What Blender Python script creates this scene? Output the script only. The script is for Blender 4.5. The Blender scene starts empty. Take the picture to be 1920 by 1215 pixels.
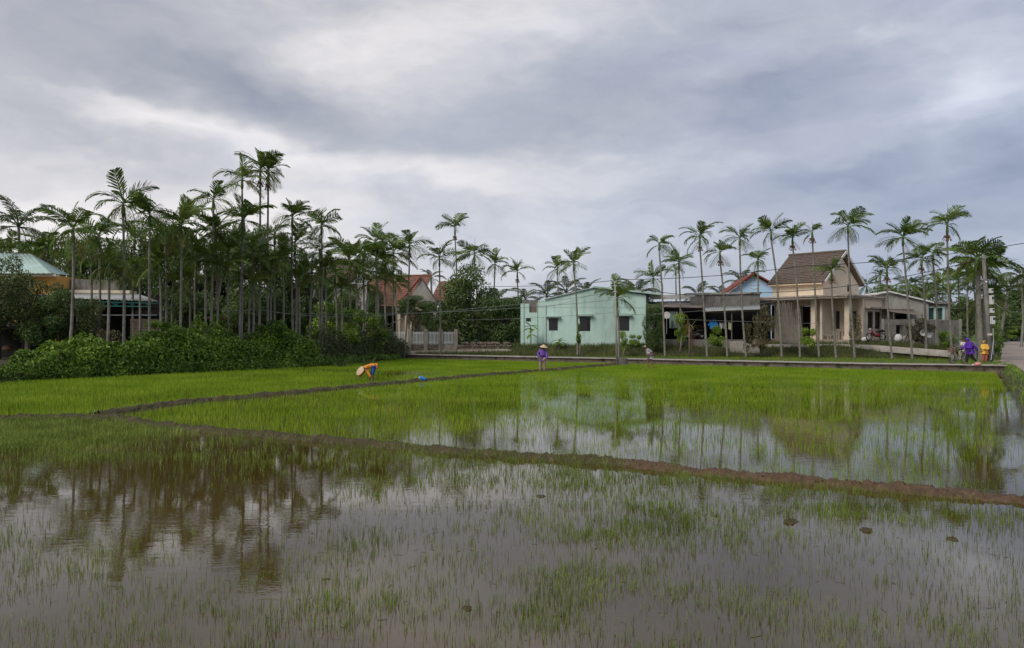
import bpy, bmesh, math, random
import numpy as np
from math import sin, cos, pi, radians, atan2, sqrt, exp
from mathutils import Vector, Matrix, noise as mnoise

random.seed(7)
rng = np.random.default_rng(11)
scene = bpy.context.scene
COL = scene.collection

# ------------------------------------------------------------------ camera
FPX, CX, HY, CH = 1387.0, 960.0, 620.0, 2.5      # focal length in photo pixels, image centre, horizon row, eye height
cam_data = bpy.data.cameras.new('camera')
cam = bpy.data.objects.new('camera', cam_data)
COL.objects.link(cam)
cam.location = (0, 0, CH)
cam.rotation_euler = (radians(90), 0, 0)
cam_data.sensor_width = 36.0
cam_data.lens = 36.0 * FPX / 1920.0
cam_data.shift_y = (HY - 607.5) / 1920.0
cam_data.clip_end = 6000
scene.camera = cam

# ------------------------------------------------------------------ view transform
scene.view_settings.view_transform = 'Standard'
scene.view_settings.look = 'None'
scene.view_settings.gamma = 1.0
scene.view_settings.exposure = 0.58
scene.view_settings.use_curve_mapping = False

# ------------------------------------------------------------------ sky (overcast) and sun
SUN_EL, SUN_AZ = radians(42), radians(-135)        # azimuth measured from +Y towards +X
world = bpy.data.worlds.new('World')
scene.world = world
world.use_nodes = True
wn, wl = world.node_tree.nodes, world.node_tree.links
wn.clear()
def W(t, **k):
    n = wn.new(t)
    for a, b in k.items(): setattr(n, a, b)
    return n
def wmath(op, a, b=None, clamp=False):
    n = W('ShaderNodeMath', operation=op, use_clamp=clamp)
    for i, v in enumerate((a, b)):
        if v is None: continue
        if isinstance(v, (int, float)): n.inputs[i].default_value = v
        else: wl.new(v, n.inputs[i])
    return n.outputs[0]
tc = W('ShaderNodeTexCoord')
dirv = tc.outputs['Generated']
def wnoise(vec, scale, detail, stretch, rough=0.55, off=(0, 0, 0), rot=(0, 0, 0)):
    mp = W('ShaderNodeMapping'); mp.inputs['Scale'].default_value = stretch
    mp.inputs['Location'].default_value = off; mp.inputs['Rotation'].default_value = rot
    wl.new(vec, mp.inputs['Vector'])
    n = W('ShaderNodeTexNoise'); n.inputs['Scale'].default_value = scale
    n.inputs['Detail'].default_value = detail; n.inputs['Roughness'].default_value = rough
    wl.new(mp.outputs[0], n.inputs['Vector'])
    return n
warp = wnoise(dirv, 3.0, 4, (1, 1, 2.6), 0.6)
sub = W('ShaderNodeVectorMath', operation='SUBTRACT'); sub.inputs[1].default_value = (.5, .5, .5)
wl.new(warp.outputs['Color'], sub.inputs[0])
scl = W('ShaderNodeVectorMath', operation='MULTIPLY'); scl.inputs[1].default_value = (.30, .30, .16)
wl.new(sub.outputs[0], scl.inputs[0])
wadd = W('ShaderNodeVectorMath', operation='ADD')
wl.new(dirv, wadd.inputs[0]); wl.new(scl.outputs[0], wadd.inputs[1])
wdir = wadd.outputs[0]
def blob(px, py, rx, ry, tilt, amount):
    d = Vector(((px - CX) / FPX, 1, (HY - py) / FPX)); L = d.length; d.normalize()
    az = atan2(d.x, d.y)
    mp = W('ShaderNodeMapping', vector_type='TEXTURE')
    mp.inputs['Location'].default_value = d
    mp.inputs['Rotation'].default_value = (0, radians(tilt), -az)
    mp.inputs['Scale'].default_value = (rx / FPX / L * 1.5, 0.5, ry / FPX / L * 1.5)
    wl.new(wdir, mp.inputs['Vector'])
    g = W('ShaderNodeTexGradient', gradient_type='QUADRATIC_SPHERE')
    wl.new(mp.outputs[0], g.inputs[0])
    return wmath('MULTIPLY', g.outputs['Fac'], amount * 1.08)
# soft cloud masses of the overcast (photo direction x, y, half sizes, tilt, brightness)
light_blobs = [
    (260, 205, 330, 50, 15, .62), (740, 90, 360, 130, 5, .46), (300, 420, 900, 220, 0, .66), (860, 345, 330, 45, -4, .30),
    (1150, 430, 430, 90, -6, .34), (1240, 285, 300, 70, -8, .18), (1830, 190, 230, 110, -15, .50), (1330, 150, 200, 50, -20, .20),
    (560, 290, 260, 45, 14, .30), (1640, 25, 200, 60, 10, .22), (960, 60, 160, 200, 0, .22), (330, 110, 200, 30, 6, .14),
    (130, 130, 330, 80, 4, -.42), (480, 175, 330, 55, 14, -.36), (1010, 170, 170, 130, 30, -.30), (1250, 215, 380, 60, -5, -.28),
    (1500, 120, 260, 120, -25, -.30), (1560, 330, 420, 60, -8, -.34), (1420, 25, 300, 45, 0, -.24), (1880, 300, 200, 50, -10, -.28),
    (80, 30, 300, 60, 0, -.12), (700, 20, 220, 50, 0, -.18), (1700, 430, 500, 80, 0, -.16)]
tot = None
for b in light_blobs:
    o = blob(*b)
    tot = o if tot is None else wmath('ADD', tot, o)
n1 = wnoise(wdir, 2.6, 5, (1, 1, 3.4), 0.52, (3.1, 0, 0), (0, .1, 0))
n2 = wnoise(wdir, 7.0, 7, (1, 1, 2.2), 0.6, (7, 2, 0), (0, .18, 0))
tot = wmath('ADD', tot, wmath('MULTIPLY', wmath('SUBTRACT', n1.outputs['Fac'], 0.5), 0.85))
tot = wmath('ADD', tot, wmath('MULTIPLY', wmath('SUBTRACT', n2.outputs['Fac'], 0.5), 0.55))
tot = wmath('ADD', tot, 0.44, True)
ramp = W('ShaderNodeValToRGB')
el = ramp.color_ramp.elements
el[0].position, el[0].color = 0.0, (0.235, 0.250, 0.305, 1)
el[1].position, el[1].color = 1.0, (0.66, 0.635, 0.635, 1)
e = el.new(.5); e.color = (0.385, 0.392, 0.428, 1)
wl.new(tot, ramp.inputs[0])
# the right of the view is a bluer, thinner overcast
sepx = W('ShaderNodeSeparateXYZ'); wl.new(dirv, sepx.inputs[0])
bl = wmath('ADD', wmath('MULTIPLY', sepx.outputs['X'], 0.85), wmath('MULTIPLY', wmath('SUBTRACT', n1.outputs['Fac'], .5), -1.1))
bl = wmath('ADD', bl, 0.22, True)
tint = W('ShaderNodeMix', data_type='RGBA', blend_type='MULTIPLY')
tint.inputs['B'].default_value = (0.80, 0.91, 1.09, 1)
wl.new(bl, tint.inputs['Factor']); wl.new(ramp.outputs['Color'], tint.inputs['A'])
cl = W('ShaderNodeVectorMath', operation='SCALE'); cl.inputs['Scale'].default_value = 9.2
wl.new(tint.outputs['Result'], cl.inputs[0])
sky = W('ShaderNodeTexSky', sky_type='NISHITA', sun_disc=False, sun_elevation=SUN_EL, sun_rotation=SUN_AZ)
mixs = W('ShaderNodeMix', data_type='RGBA'); mixs.inputs['Factor'].default_value = 0.95
wl.new(sky.outputs[0], mixs.inputs['A']); wl.new(cl.outputs[0], mixs.inputs['B'])
bg = W('ShaderNodeBackground'); bg.inputs['Strength'].default_value = 0.10
wl.new(mixs.outputs['Result'], bg.inputs[0])
wo = W('ShaderNodeOutputWorld'); wl.new(bg.outputs[0], wo.inputs[0])

sd = bpy.data.lights.new('sun', 'SUN'); sd.energy = 1.5; sd.angle = radians(30); sd.color = (1, .96, .9)
sun = bpy.data.objects.new('sun', sd); COL.objects.link(sun)
sv = Vector((sin(SUN_AZ) * cos(SUN_EL), cos(SUN_AZ) * cos(SUN_EL), sin(SUN_EL)))
sun.rotation_euler = sv.to_track_quat('Z', 'Y').to_euler()

# ------------------------------------------------------------------ photo geometry helpers
def at(px, py, Y):                     # point of the photo at depth Y
    return Vector(((px - CX) * Y / FPX, Y, CH - (py - HY) * Y / FPX))
def on_ground(px, py, z=0.0):          # point of the photo at height z
    Y = FPX * (CH - z) / (py - HY)
    return Vector(((px - CX) * Y / FPX, Y, z))

# ------------------------------------------------------------------ object helpers
def link(o, parent=None):
    COL.objects.link(o)
    if parent is not None: o.parent = parent
    return o
def tag(o, label, cat, group=None):
    o['label'] = label; o['category'] = cat
    if group: o['group'] = group
    return o
def thing(name, label, cat, loc=(0, 0, 0), rz=0.0, group=None):
    o = bpy.data.objects.new(name, None); o.empty_display_size = .2
    o.location = loc; o.rotation_euler = (0, 0, rz)
    link(o); return tag(o, label, cat, group)
def kind(o, k): o['kind'] = k; return o
def mesh_np(name, verts, faces, mat, parent=None, smooth=False, loc=None):
    """verts (n,3) array; faces (m,k) array, all with k corners."""
    me = bpy.data.meshes.new(name)
    verts = np.asarray(verts, dtype=np.float32); faces = np.asarray(faces, dtype=np.int32)
    m, k = faces.shape
    me.vertices.add(len(verts)); me.vertices.foreach_set('co', verts.ravel())
    me.loops.add(m * k); me.loops.foreach_set('vertex_index', faces.ravel())
    me.polygons.add(m); me.polygons.foreach_set('loop_start', np.arange(0, m * k, k, dtype=np.int32))
    me.polygons.foreach_set('loop_total', np.full(m, k, dtype=np.int32))
    me.update(calc_edges=True)
    if smooth: me.polygons.foreach_set('use_smooth', np.ones(m, dtype=bool))
    if mat: me.materials.append(mat)
    o = bpy.data.objects.new(name, me)
    if loc is not None: o.location = loc
    return link(o, parent)
class MB:
    def __init__(s): s.v, s.f = [], []
    def add(s, vs, fs):
        b = len(s.v); s.v += [tuple(v) for v in vs]; s.f += [tuple(i + b for i in f) for f in fs]; return s
    def hexa(s, p):                     # 8 points: bottom ring 0-3, top ring 4-7
        return s.add(p, [(3, 2, 1, 0), (4, 5, 6, 7), (0, 1, 5, 4), (1, 2, 6, 5), (2, 3, 7, 6), (3, 0, 4, 7)])
    def box(s, x0, x1, y0, y1, z0, z1):
        return s.hexa([(x0, y0, z0), (x1, y0, z0), (x1, y1, z0), (x0, y1, z0), (x0, y0, z1), (x1, y0, z1), (x1, y1, z1), (x0, y1, z1)])
    def bar(s, a, b, w, h=None, up=(0, 0, 1)):
        a, b = Vector(a), Vector(b); h = h or w; d = (b - a).normalized(); u = Vector(up)
        if abs(d.dot(u)) > .95: u = Vector((1, 0, 0))
        r = d.cross(u).normalized() * w / 2; t = r.cross(d).normalized() * h / 2
        return s.hexa([a - r - t, a + r - t, a + r + t, a - r + t, b - r - t, b + r - t, b + r + t, b - r + t])
    def tube(s, pts, rad, n=6, caps=True):
        pts = [Vector(p) for p in pts]; m = len(pts)
        if isinstance(rad, (int, float)): rad = [rad] * m
        vs, fs = [], []
        for i, p in enumerate(pts):
            d = (pts[min(i + 1, m - 1)] - pts[max(i - 1, 0)]).normalized()
            u = Vector((0, 0, 1)) if abs(d.z) < .9 else Vector((1, 0, 0))
            a = d.cross(u).normalized(); c = a.cross(d)
            for k in range(n):
                q = 2 * pi * k / n; vs.append(p + (a * cos(q) + c * sin(q)) * rad[i])
        for i in range(m - 1):
            for k in range(n):
                k2 = (k + 1) % n; fs.append((i * n + k, i * n + k2, (i + 1) * n + k2, (i + 1) * n + k))
        if caps: fs.append(tuple(range(n))[::-1]); fs.append(tuple((m - 1) * n + k for k in range(n)))
        return s.add(vs, fs)
    def prism(s, poly, y0, y1):         # polygon in x,z extruded along y
        n = len(poly); vs = [(x, y0, z) for x, z in poly] + [(x, y1, z) for x, z in poly]
        return s.add(vs, [tuple(range(n)), tuple(range(2 * n - 1, n - 1, -1))] + [(i, i + n, (i + 1) % n + n, (i + 1) % n) for i in range(n)])
    def wall(s, top, z0, holes, y0, y1):
        """top: [(x,z)...] outline of the wall top; holes: (x0,x1,z0,z1); left as real openings through the wall."""
        def T(x):
            for (a, za), (b, zb) in zip(top, top[1:]):
                if a - 1e-6 <= x <= b + 1e-6: return za if b - a < 1e-6 else za + (zb - za) * (x - a) / (b - a)
            return top[-1][1]
        xs = sorted({round(x, 4) for x, _ in top} | {round(h[i], 4) for h in holes for i in (0, 1)})
        for a, b in zip(xs, xs[1:]):
            if b - a < 1e-3: continue
            m = (a + b) / 2; e = 1e-5
            cuts = sorted([(h[2], h[3]) for h in holes if h[0] <= m <= h[1]])
            z = z0
            for c0, c1 in cuts:
                if c0 - z > 1e-3: s.box(a, b, y0, y1, z, c0)
                z = c1
            za, zb = T(a + e), T(b - e)
            s.hexa([(a, y0, z), (b, y0, z), (b, y1, z), (a, y1, z), (a, y0, za), (b, y0, zb), (b, y1, zb), (a, y1, za)])
        return s
    def build(s, name, mat, parent=None, smooth=False, bevel=0, loc=None):
        me = bpy.data.meshes.new(name); me.from_pydata(s.v, [], s.f)
        bm = bmesh.new(); bm.from_mesh(me); bmesh.ops.recalc_face_normals(bm, faces=bm.faces); bm.to_mesh(me); bm.free()
        if smooth:
            for p in me.polygons: p.use_smooth = True
        if mat: me.materials.append(mat)
        o = bpy.data.objects.new(name, me)
        if loc is not None: o.location = loc
        link(o, parent)
        if bevel:
            b = o.modifiers.new('bevel', 'BEVEL'); b.width = bevel; b.segments = 1; b.limit_method = 'ANGLE'
        return o
def part(name, me, mat_unused, parent, loc=(0, 0, 0), rot=(0, 0, 0), sc=(1, 1, 1)):
    o = bpy.data.objects.new(name, me); o.location = loc; o.rotation_euler = rot; o.scale = sc
    return link(o, parent)

# ------------------------------------------------------------------ materials
MATS = {}
def new_mat(name):
    m = bpy.data.materials.new(name); m.use_nodes = True; MATS[name] = m
    return m, m.node_tree.nodes, m.node_tree.links, m.node_tree.nodes['Principled BSDF']
def surf(name, c1, c2=None, scale=3.0, rough=.85, bump=.0, bscale=30., stain=None, sscale=(1, 1, .25), metal=0., thr=(.45, .65), streak=None, spec=.35):
    """two-tone base with noise, optional vertical rain stains of a third colour, optional bump."""
    m, N, L, B = new_mat(name)
    B.inputs['Roughness'].default_value = rough; B.inputs['Metallic'].default_value = metal
    B.inputs['Specular IOR Level'].default_value = spec
    c2 = c2 or tuple(x * .75 for x in c1)
    tc = N.new('ShaderNodeTexCoord')
    nz = N.new('ShaderNodeTexNoise'); nz.inputs['Scale'].default_value = scale; nz.inputs['Detail'].default_value = 7; nz.inputs['Roughness'].default_value = .65
    L.new(tc.outputs['Object'], nz.inputs['Vector'])
    mx = N.new('ShaderNodeMix'); mx.data_type = 'RGBA'
    mx.inputs['A'].default_value = (*c1, 1); mx.inputs['B'].default_value = (*c2, 1)
    mr = N.new('ShaderNodeMapRange'); mr.inputs['From Min'].default_value = .35; mr.inputs['From Max'].default_value = .68
    L.new(nz.outputs['Fac'], mr.inputs['Value']); L.new(mr.outputs[0], mx.inputs['Factor'])
    out = mx.outputs['Result']
    if stain:
        mp = N.new('ShaderNodeMapping'); mp.inputs['Scale'].default_value = sscale
        L.new(tc.outputs['Object'], mp.inputs['Vector'])
        n2 = N.new('ShaderNodeTexNoise'); n2.inputs['Scale'].default_value = 2.2; n2.inputs['Detail'].default_value = 9; n2.inputs['Roughness'].default_value = .7
        L.new(mp.outputs[0], n2.inputs['Vector'])
        r2 = N.new('ShaderNodeMapRange'); r2.inputs['From Min'].default_value = thr[0]; r2.inputs['From Max'].default_value = thr[1]
        L.new(n2.outputs['Fac'], r2.inputs['Value'])
        m2 = N.new('ShaderNodeMix'); m2.data_type = 'RGBA'; m2.inputs['B'].default_value = (*stain, 1)
        L.new(out, m2.inputs['A']); L.new(r2.outputs[0], m2.inputs['Factor']); out = m2.outputs['Result']
    L.new(out, B.inputs['Base Color'])
    if bump:
        n3 = N.new('ShaderNodeTexNoise'); n3.inputs['Scale'].default_value = bscale; n3.inputs['Detail'].default_value = 6
        L.new(tc.outputs['Object'], n3.inputs['Vector'])
        bp = N.new('ShaderNodeBump'); bp.inputs['Strength'].default_value = bump; bp.inputs['Distance'].default_value = .03
        L.new(n3.outputs['Fac'], bp.inputs['Height']); L.new(bp.outputs[0], B.inputs['Normal'])
    return m
def leafmat(name, cs, trans=.25, rough=.5, nscale=.8, spec=.3):
    """leaf colours: random per leaf, broad light and dark patches over the plant, some light through the leaf."""
    m, N, L, B = new_mat(name)
    geo = N.new('ShaderNodeNewGeometry'); oi = N.new('ShaderNodeObjectInfo')
    nz = N.new('ShaderNodeTexNoise'); nz.inputs['Scale'].default_value = nscale; nz.inputs['Detail'].default_value = 3
    L.new(geo.outputs['Position'], nz.inputs['Vector'])
    def mth(op, a, b):
        n = N.new('ShaderNodeMath'); n.operation = op
        for i, v in enumerate((a, b)):
            if isinstance(v, (int, float)): n.inputs[i].default_value = v
            else: L.new(v, n.inputs[i])
        return n.outputs[0]
    f = mth('ADD', mth('MULTIPLY', geo.outputs['Random Per Island'], .45), mth('MULTIPLY', nz.outputs['Fac'], .75))
    f = mth('ADD', f, mth('MULTIPLY', oi.outputs['Random'], .22)); f = mth('SUBTRACT', f, .18)
    rp = N.new('ShaderNodeValToRGB'); e = rp.color_ramp.elements
    e[0].color = (*cs[0], 1); e[1].color = (*cs[-1], 1); e[0].position = .15; e[1].position = .85
    for i, c in enumerate(cs[1:-1]):
        q = e.new(.15 + .7 * (i + 1) / (len(cs) - 1)); q.color = (*c, 1)
    L.new(f, rp.inputs[0]); L.new(rp.outputs[0], B.inputs['Base Color'])
    B.inputs['Roughness'].default_value = rough; B.inputs['Specular IOR Level'].default_value = spec
    if trans:
        tr = N.new('ShaderNodeBsdfTranslucent'); L.new(rp.outputs[0], tr.inputs['Color'])
        ms = N.new('ShaderNodeMixShader'); ms.inputs[0].default_value = trans
        L.new(B.outputs[0], ms.inputs[1]); L.new(tr.outputs[0], ms.inputs[2])
        L.new(ms.outputs[0], N['Material Output'].inputs['Surface'])
    return m

M_ground = surf('earth', (.060, .055, .030), (.035, .045, .018), .6, .95, .5, 12, stain=(.07, .05, .035), sscale=(1, 1, 1))
M_path = surf('path_concrete', (.42, .38, .33), (.30, .27, .23), 1.5, .9, .3, 20, stain=(.16, .13, .10), sscale=(1, 1, 1), thr=(.55, .75))
M_wallside = surf('path_side', (.19, .15, .12), (.12, .095, .075), 2.5, .95, .6, 14, stain=(.035, .045, .02), sscale=(1, 1, 1), thr=(.5, .62))
M_road = surf('road_concrete', (.33, .27, .225), (.25, .20, .165), .8, .9, .3, 25, stain=(.13, .10, .08), sscale=(.4, 1, 1), thr=(.55, .7))
M_mud = surf('mud', (.125, .072, .038), (.066, .038, .020), 9, .7, 1.0, 30, stain=(.14, .09, .052), sscale=(3, 3, 3), thr=(.52, .66))
M_mudgreen = surf('mud_mossy', (.078, .052, .026), (.040, .044, .012), 4, .8, .9, 25, stain=(.14, .10, .06), sscale=(3, 3, 3), thr=(.55, .68))
M_rice = leafmat('rice', [(.095, .18, .008), (.175, .31, .010), (.27, .42, .016), (.42, .52, .05)] or [(0.0616, 0.1288, 0.0112), (0.1064, 0.2128, 0.0112), (0.1512, 0.28, 0.0134), (0.224, 0.3472, 0.0336)], .45, .45, .35)
M_rice_near = leafmat('rice_near', [(.065, .095, .016), (.13, .185, .024), (.22, .30, .04), (.36, .40, .11)] or [(0.0473, 0.0743, 0.0162), (0.0878, 0.1418, 0.0216), (0.135, 0.2295, 0.027), (0.216, 0.297, 0.0675)], .3, .45, .8)
M_grass = leafmat('bank_grass', [(0.036, 0.054, 0.0144), (0.072, 0.099, 0.0216), (0.126, 0.153, 0.036), (0.198, 0.18, 0.081)], .2, .6, .5)
M_leaf_dark = leafmat('leaf_dark', [(.028, .055, .015), (.062, .110, .026), (.115, .175, .044), (.19, .24, .08)] or [(0.018, 0.036, 0.0126), (0.036, 0.0684, 0.0216), (0.0612, 0.108, 0.0324), (0.099, 0.144, 0.0504)], .18, .4, .7)
M_leaf_hedge = leafmat('leaf_hedge', [(.036, .072, .010), (.095, .175, .018), (.19, .30, .030), (.32, .44, .06)] or [(0.0186, 0.0496, 0.0109), (0.0372, 0.093, 0.0186), (0.0697, 0.1628, 0.0279), (0.1318, 0.248, 0.0465)], .22, .4, .6)
M_leaf_olive = leafmat('leaf_olive', [(.028, .045, .012), (.055, .080, .020), (.095, .125, .035), (.15, .165, .06)] or [(0.0406, 0.0493, 0.0174), (0.0725, 0.0841, 0.0261), (0.1087, 0.1232, 0.0406), (0.145, 0.1377, 0.058)], .2, .5, .6)
M_leaf_dry = leafmat('leaf_dry', [(0.0585, 0.0455, 0.026), (0.104, 0.078, 0.039), (0.13, 0.13, 0.052), (0.182, 0.13, 0.065)], .2, .6, 1.0)
M_palm = leafmat('palm_leaf', [(.034, .064, .012), (.075, .132, .020), (.135, .205, .032), (.25, .30, .075)] or [(0.0266, 0.057, 0.0152), (0.0532, 0.1045, 0.0228), (0.095, 0.1615, 0.0342), (0.1615, 0.2185, 0.057)], .36, .4, .5)
M_palm_old = leafmat('palm_leaf_old', [(.05, .06, .018), (.09, .10, .025), (.16, .15, .035), (.20, .13, .05)], .3, .5, 1.5)
M_palm_dry = leafmat('palm_leaf_dry', [(.07, .05, .03), (.13, .085, .045), (.24, .12, .045), (.30, .14, .05)], .2, .7, 1.5)
M_coco = leafmat('coconut_leaf', [(0.034, 0.0612, 0.0204), (0.0646, 0.102, 0.034), (0.1105, 0.1445, 0.0476), (0.17, 0.187, 0.0765)], .36, .4, .5)
M_trunk = surf('palm_trunk', (.27, .25, .21), (.14, .13, .10), 5, .9, .7, 20, stain=(.085, .095, .055), sscale=(1, 1, .3), thr=(.5, .66))
M_shaft = surf('crownshaft', (.10, .16, .045), (.06, .10, .03), 3, .5)
M_bark = surf('bark', (.10, .085, .065), (.05, .042, .032), 6, .95, .8, 20)
M_twig = surf('dry_twig', (.30, .27, .22), (.2, .17, .13), 6, .9)
# ------------------------------------------------------------------ outlines of the place
def lerp_poly(pts, x):
    if x <= pts[0][0]: a, b = pts[0], pts[1]
    elif x >= pts[-1][0]: a, b = pts[-2], pts[-1]
    else:
        for a, b in zip(pts, pts[1:]):
            if a[0] <= x <= b[0]: break
    return a[1] + (b[1] - a[1]) * (x - a[0]) / (b[0] - a[0])
PATH_A, PATH_K = 61.0, -0.57                       # front face of the raised path: Y = 61 - 0.57 X
PN = sqrt(1 + PATH_K ** 2)
def s_path(x, y): return (y - (PATH_A + PATH_K * x)) / PN      # metres beyond the front face
PW = 2.2                                           # width of the path
HEDGE = [(-46, 8), (-33, 24), (-24.9, 36), (-18.2, 45), (-13.4, 51.7), (-9.9, 64.5), (-9.0, 75)]
def d_poly(pts, x, y):                             # signed distance to a polyline, positive on its left side
    best, sg = 1e9, 1
    for (ax, ay), (bx, by) in zip(pts, pts[1:]):
        dx, dy = bx - ax, by - ay; t = max(0, min(1, ((x - ax) * dx + (y - ay) * dy) / (dx * dx + dy * dy)))
        q = sqrt((x - ax - t * dx) ** 2 + (y - ay - t * dy) ** 2)
        if q < best - 1e-9: best = q; sg = 1 if (dx * (y - ay) - dy * (x - ax)) > 0 else -1
    return best * sg
RIGHT = [(2.2, 0.5), (8.9, 10.9), (20.2, 28.9), (29.7, 44.3), (31.0, 47.5), (41.2, 63.0), (93, 142), (200, 300)]
BANK = [(-60, 78), (-9.5, 69.8), (2, 67.2), (12.8, 63.6), (24, 61.5), (31.5, 59.0), (34.7, 57.8), (60, 50)]
DIKE_A = [(-30, 21.3), (-14.4, 20.8), (-12.2, 21.3), (-10.6, 20.6), (-10.0, 19.8), (-6.7, 17.9), (-3.0, 16.1), (-.75, 14.9), (1.7, 14.0), (3.0, 13.2), (4.75, 12.2), (6.3, 11.4), (8.6, 10.2), (14, 9.0)]
DIKE_B = [(-12.3, 21.6), (-11.5, 25.3), (-9.4, 28.2), (-6.3, 33.7), (-1.8, 40.8), (3.1, 47.5), (7.4, 53.8), (7.9, 56.3)]
def dikeA_y(x): return lerp_poly(DIKE_A, x)
def smooth(a, b, x):
    t = max(0, min(1, (x - a) / (b - a))); return t * t * (3 - 2 * t)
def land_top(x):                                   # height of the house ground
    return 1.05 + .3 * smooth(8, 24, x) - .45 * smooth(30, 38, x)
def H(x, y):
    """height of the ground"""
    nz = .05 * mnoise.noise((x * .7, y * .7, 0)) + .03 * mnoise.noise((x * 2.1, y * 2.1, 3))
    h = -.35
    s = s_path(x, y)
    if s > 1.0 and x > -11:
        h = max(h, .26)
        by = lerp_poly(BANK, x)
        h = max(h, .26 + (land_top(x) - .26) * smooth(by - .3, by + 2.2, y) + nz)
    dh = d_poly(HEDGE, x, y)
    if dh > -.1 and x < -8.6:
        h = max(h, -.35 + .75 * smooth(-.1, .5, dh) + .45 * smooth(.5, 6, dh) + nz)
    dr = -d_poly(RIGHT, x, y)                      # beyond the right-hand bank
    if dr > -.6 :
        t = smooth(-.6, .0, dr); road = .42
        h = (max(h, -.35 + .77 * t) if s < 1.0 else h + (road - h) * smooth(-3.5, -.2, dr)) if dr < 0 else (road + (.0 if dr < 6 else .25 * smooth(6, 9, dr)) + (nz * .4 if dr > 6 else 0))
    elif s >= 1.0 and dr > -3.5:
        h = h + (.42 - h) * smooth(-3.5, -.2, dr)
    return h
gx = np.concatenate([np.array([-3000, -1200, -500, -250, -150, -110]), np.arange(-80, 80, .8), np.arange(80, 200, 6), np.array([260, 500, 1200, 3000])])
gy = np.concatenate([np.array([-600, -100, -30, -8]), np.arange(0, 30, 1.5), np.arange(30, 85, .6), np.arange(85, 200, 5), np.array([240, 320, 500, 900, 1800, 4000])])
vs = [(x, y, H(x, y)) for y in gy for x in gx]
nx = len(gx)
ii = np.arange((len(gy) - 1) * (nx - 1)); r, c = ii // (nx - 1), ii % (nx - 1); b0 = r * nx + c
kind(mesh_np('ground', vs, np.stack([b0, b0 + 1, b0 + nx + 1, b0 + nx], 1), M_ground, smooth=True), 'structure')

# water of the paddies
m, N, L, B = new_mat('paddy_water')
tcn = N.new('ShaderNodeTexCoord')
def wn_(sc, det, mapping, loc=(0, 0, 0)):
    mp = N.new('ShaderNodeMapping'); mp.inputs['Scale'].default_value = mapping; mp.inputs['Location'].default_value = loc
    L.new(tcn.outputs['Object'], mp.inputs['Vector'])
    n = N.new('ShaderNodeTexNoise'); n.inputs['Scale'].default_value = sc; n.inputs['Detail'].default_value = det
    L.new(mp.outputs[0], n.inputs['Vector']); return n
na = wn_(.35, 5, (1, 1, 1)); nb = wn_(5.0, 3, (.6, 1.5, 1)); nc = wn_(17., 2, (.7, 1.6, 1)); nd = wn_(.22, 2, (1, 1.6, 1), (4, 2, 0))
cr = N.new('ShaderNodeValToRGB'); cr.color_ramp.elements[0].color = (.052, .030, .006, 1); cr.color_ramp.elements[1].color = (.076, .051, .016, 1)
cr.color_ramp.elements[0].position = .35; cr.color_ramp.elements[1].position = .65
L.new(na.outputs['Fac'], cr.inputs[0]); L.new(cr.outputs[0], B.inputs['Base Color'])
B.inputs['Roughness'].default_value = .012; B.inputs['IOR'].default_value = 1.52
mg = N.new('ShaderNodeMapRange'); mg.inputs['From Min'].default_value = .42; mg.inputs['From Max'].default_value = .60; mg.inputs['To Min'].default_value = .25; mg.inputs['To Max'].default_value = 1
L.new(nd.outputs['Fac'], mg.inputs['Value'])
ad = N.new('ShaderNodeMath'); ad.operation = 'MULTIPLY_ADD'; ad.inputs[1].default_value = .3
L.new(nc.outputs['Fac'], ad.inputs[0]); L.new(nb.outputs['Fac'], ad.inputs[2])
mu = N.new('ShaderNodeMath'); mu.operation = 'MULTIPLY'; L.new(ad.outputs[0], mu.inputs[0]); L.new(mg.outputs[0], mu.inputs[1])
bp = N.new('ShaderNodeBump'); bp.inputs['Strength'].default_value = .5; bp.inputs['Distance'].default_value = .0030
L.new(mu.outputs[0], bp.inputs['Height']); L.new(bp.outputs[0], B.inputs['Normal'])
M_water = m
kind(mesh_np('paddy_water', [(-48, -3, 0), (36, -3, 0), (36, 43, 0), (-4, 66, 0), (-14, 72, 0), (-48, 66, 0)], [(0, 1, 2, 3, 4, 5)], M_water), 'structure')

# raised concrete path and its stained side
def path_pt(x, s, z): # x along the front line, s metres behind the front
    y = PATH_A + PATH_K * x
    return Vector((x - PATH_K / PN * s, y + s / PN, z))
xs = np.arange(-11, 31.01, .5)
V, F = [], []
for i, x in enumerate(xs):
    w = .05 * mnoise.noise((x * .8, 0, 5)); z = .35 + .02 * mnoise.noise((x * 1.3, 0, 9)) + .05 * smooth(22, 30, x)
    prof = [(0.02 + w, -.4), (0.0 + w, .05), (.02 + w * .6, z - .07), (-.05 + w, z - .06), (-.05 + w, z)]
    V += [path_pt(x, a, b) for a, b in prof]
n = 5
F = [(i * n + k, (i + 1) * n + k, (i + 1) * n + k + 1, i * n + k + 1) for i in range(len(xs) - 1) for k in range(4)]
F.append((4, 3, 2, 1)) if False else None
F = [f for f in F if f]
kind(mesh_np('path_side', V, F, M_wallside), 'structure')
xl = len(xs)
V = []
for i, x in enumerate(xs):
    w = .05 * mnoise.noise((x * .8, 0, 5)); z = .35 + .02 * mnoise.noise((x * 1.3, 0, 9)) + .05 * smooth(22, 30, x)
    w2 = .08 * mnoise.noise((x * 1.1, 4, 5))
    V += [path_pt(x, -.05 + w, z), path_pt(x, PW * .5, z + .02), path_pt(x, PW + w2, z), path_pt(x, PW + w2 + .02, z - .25)]
kind(mesh_np('path', V, [(i * 4 + k, (i + 1) * 4 + k, (i + 1) * 4 + k + 1, i * 4 + k + 1) for i in range(xl - 1) for k in range(3)], M_path), 'structure')
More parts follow.
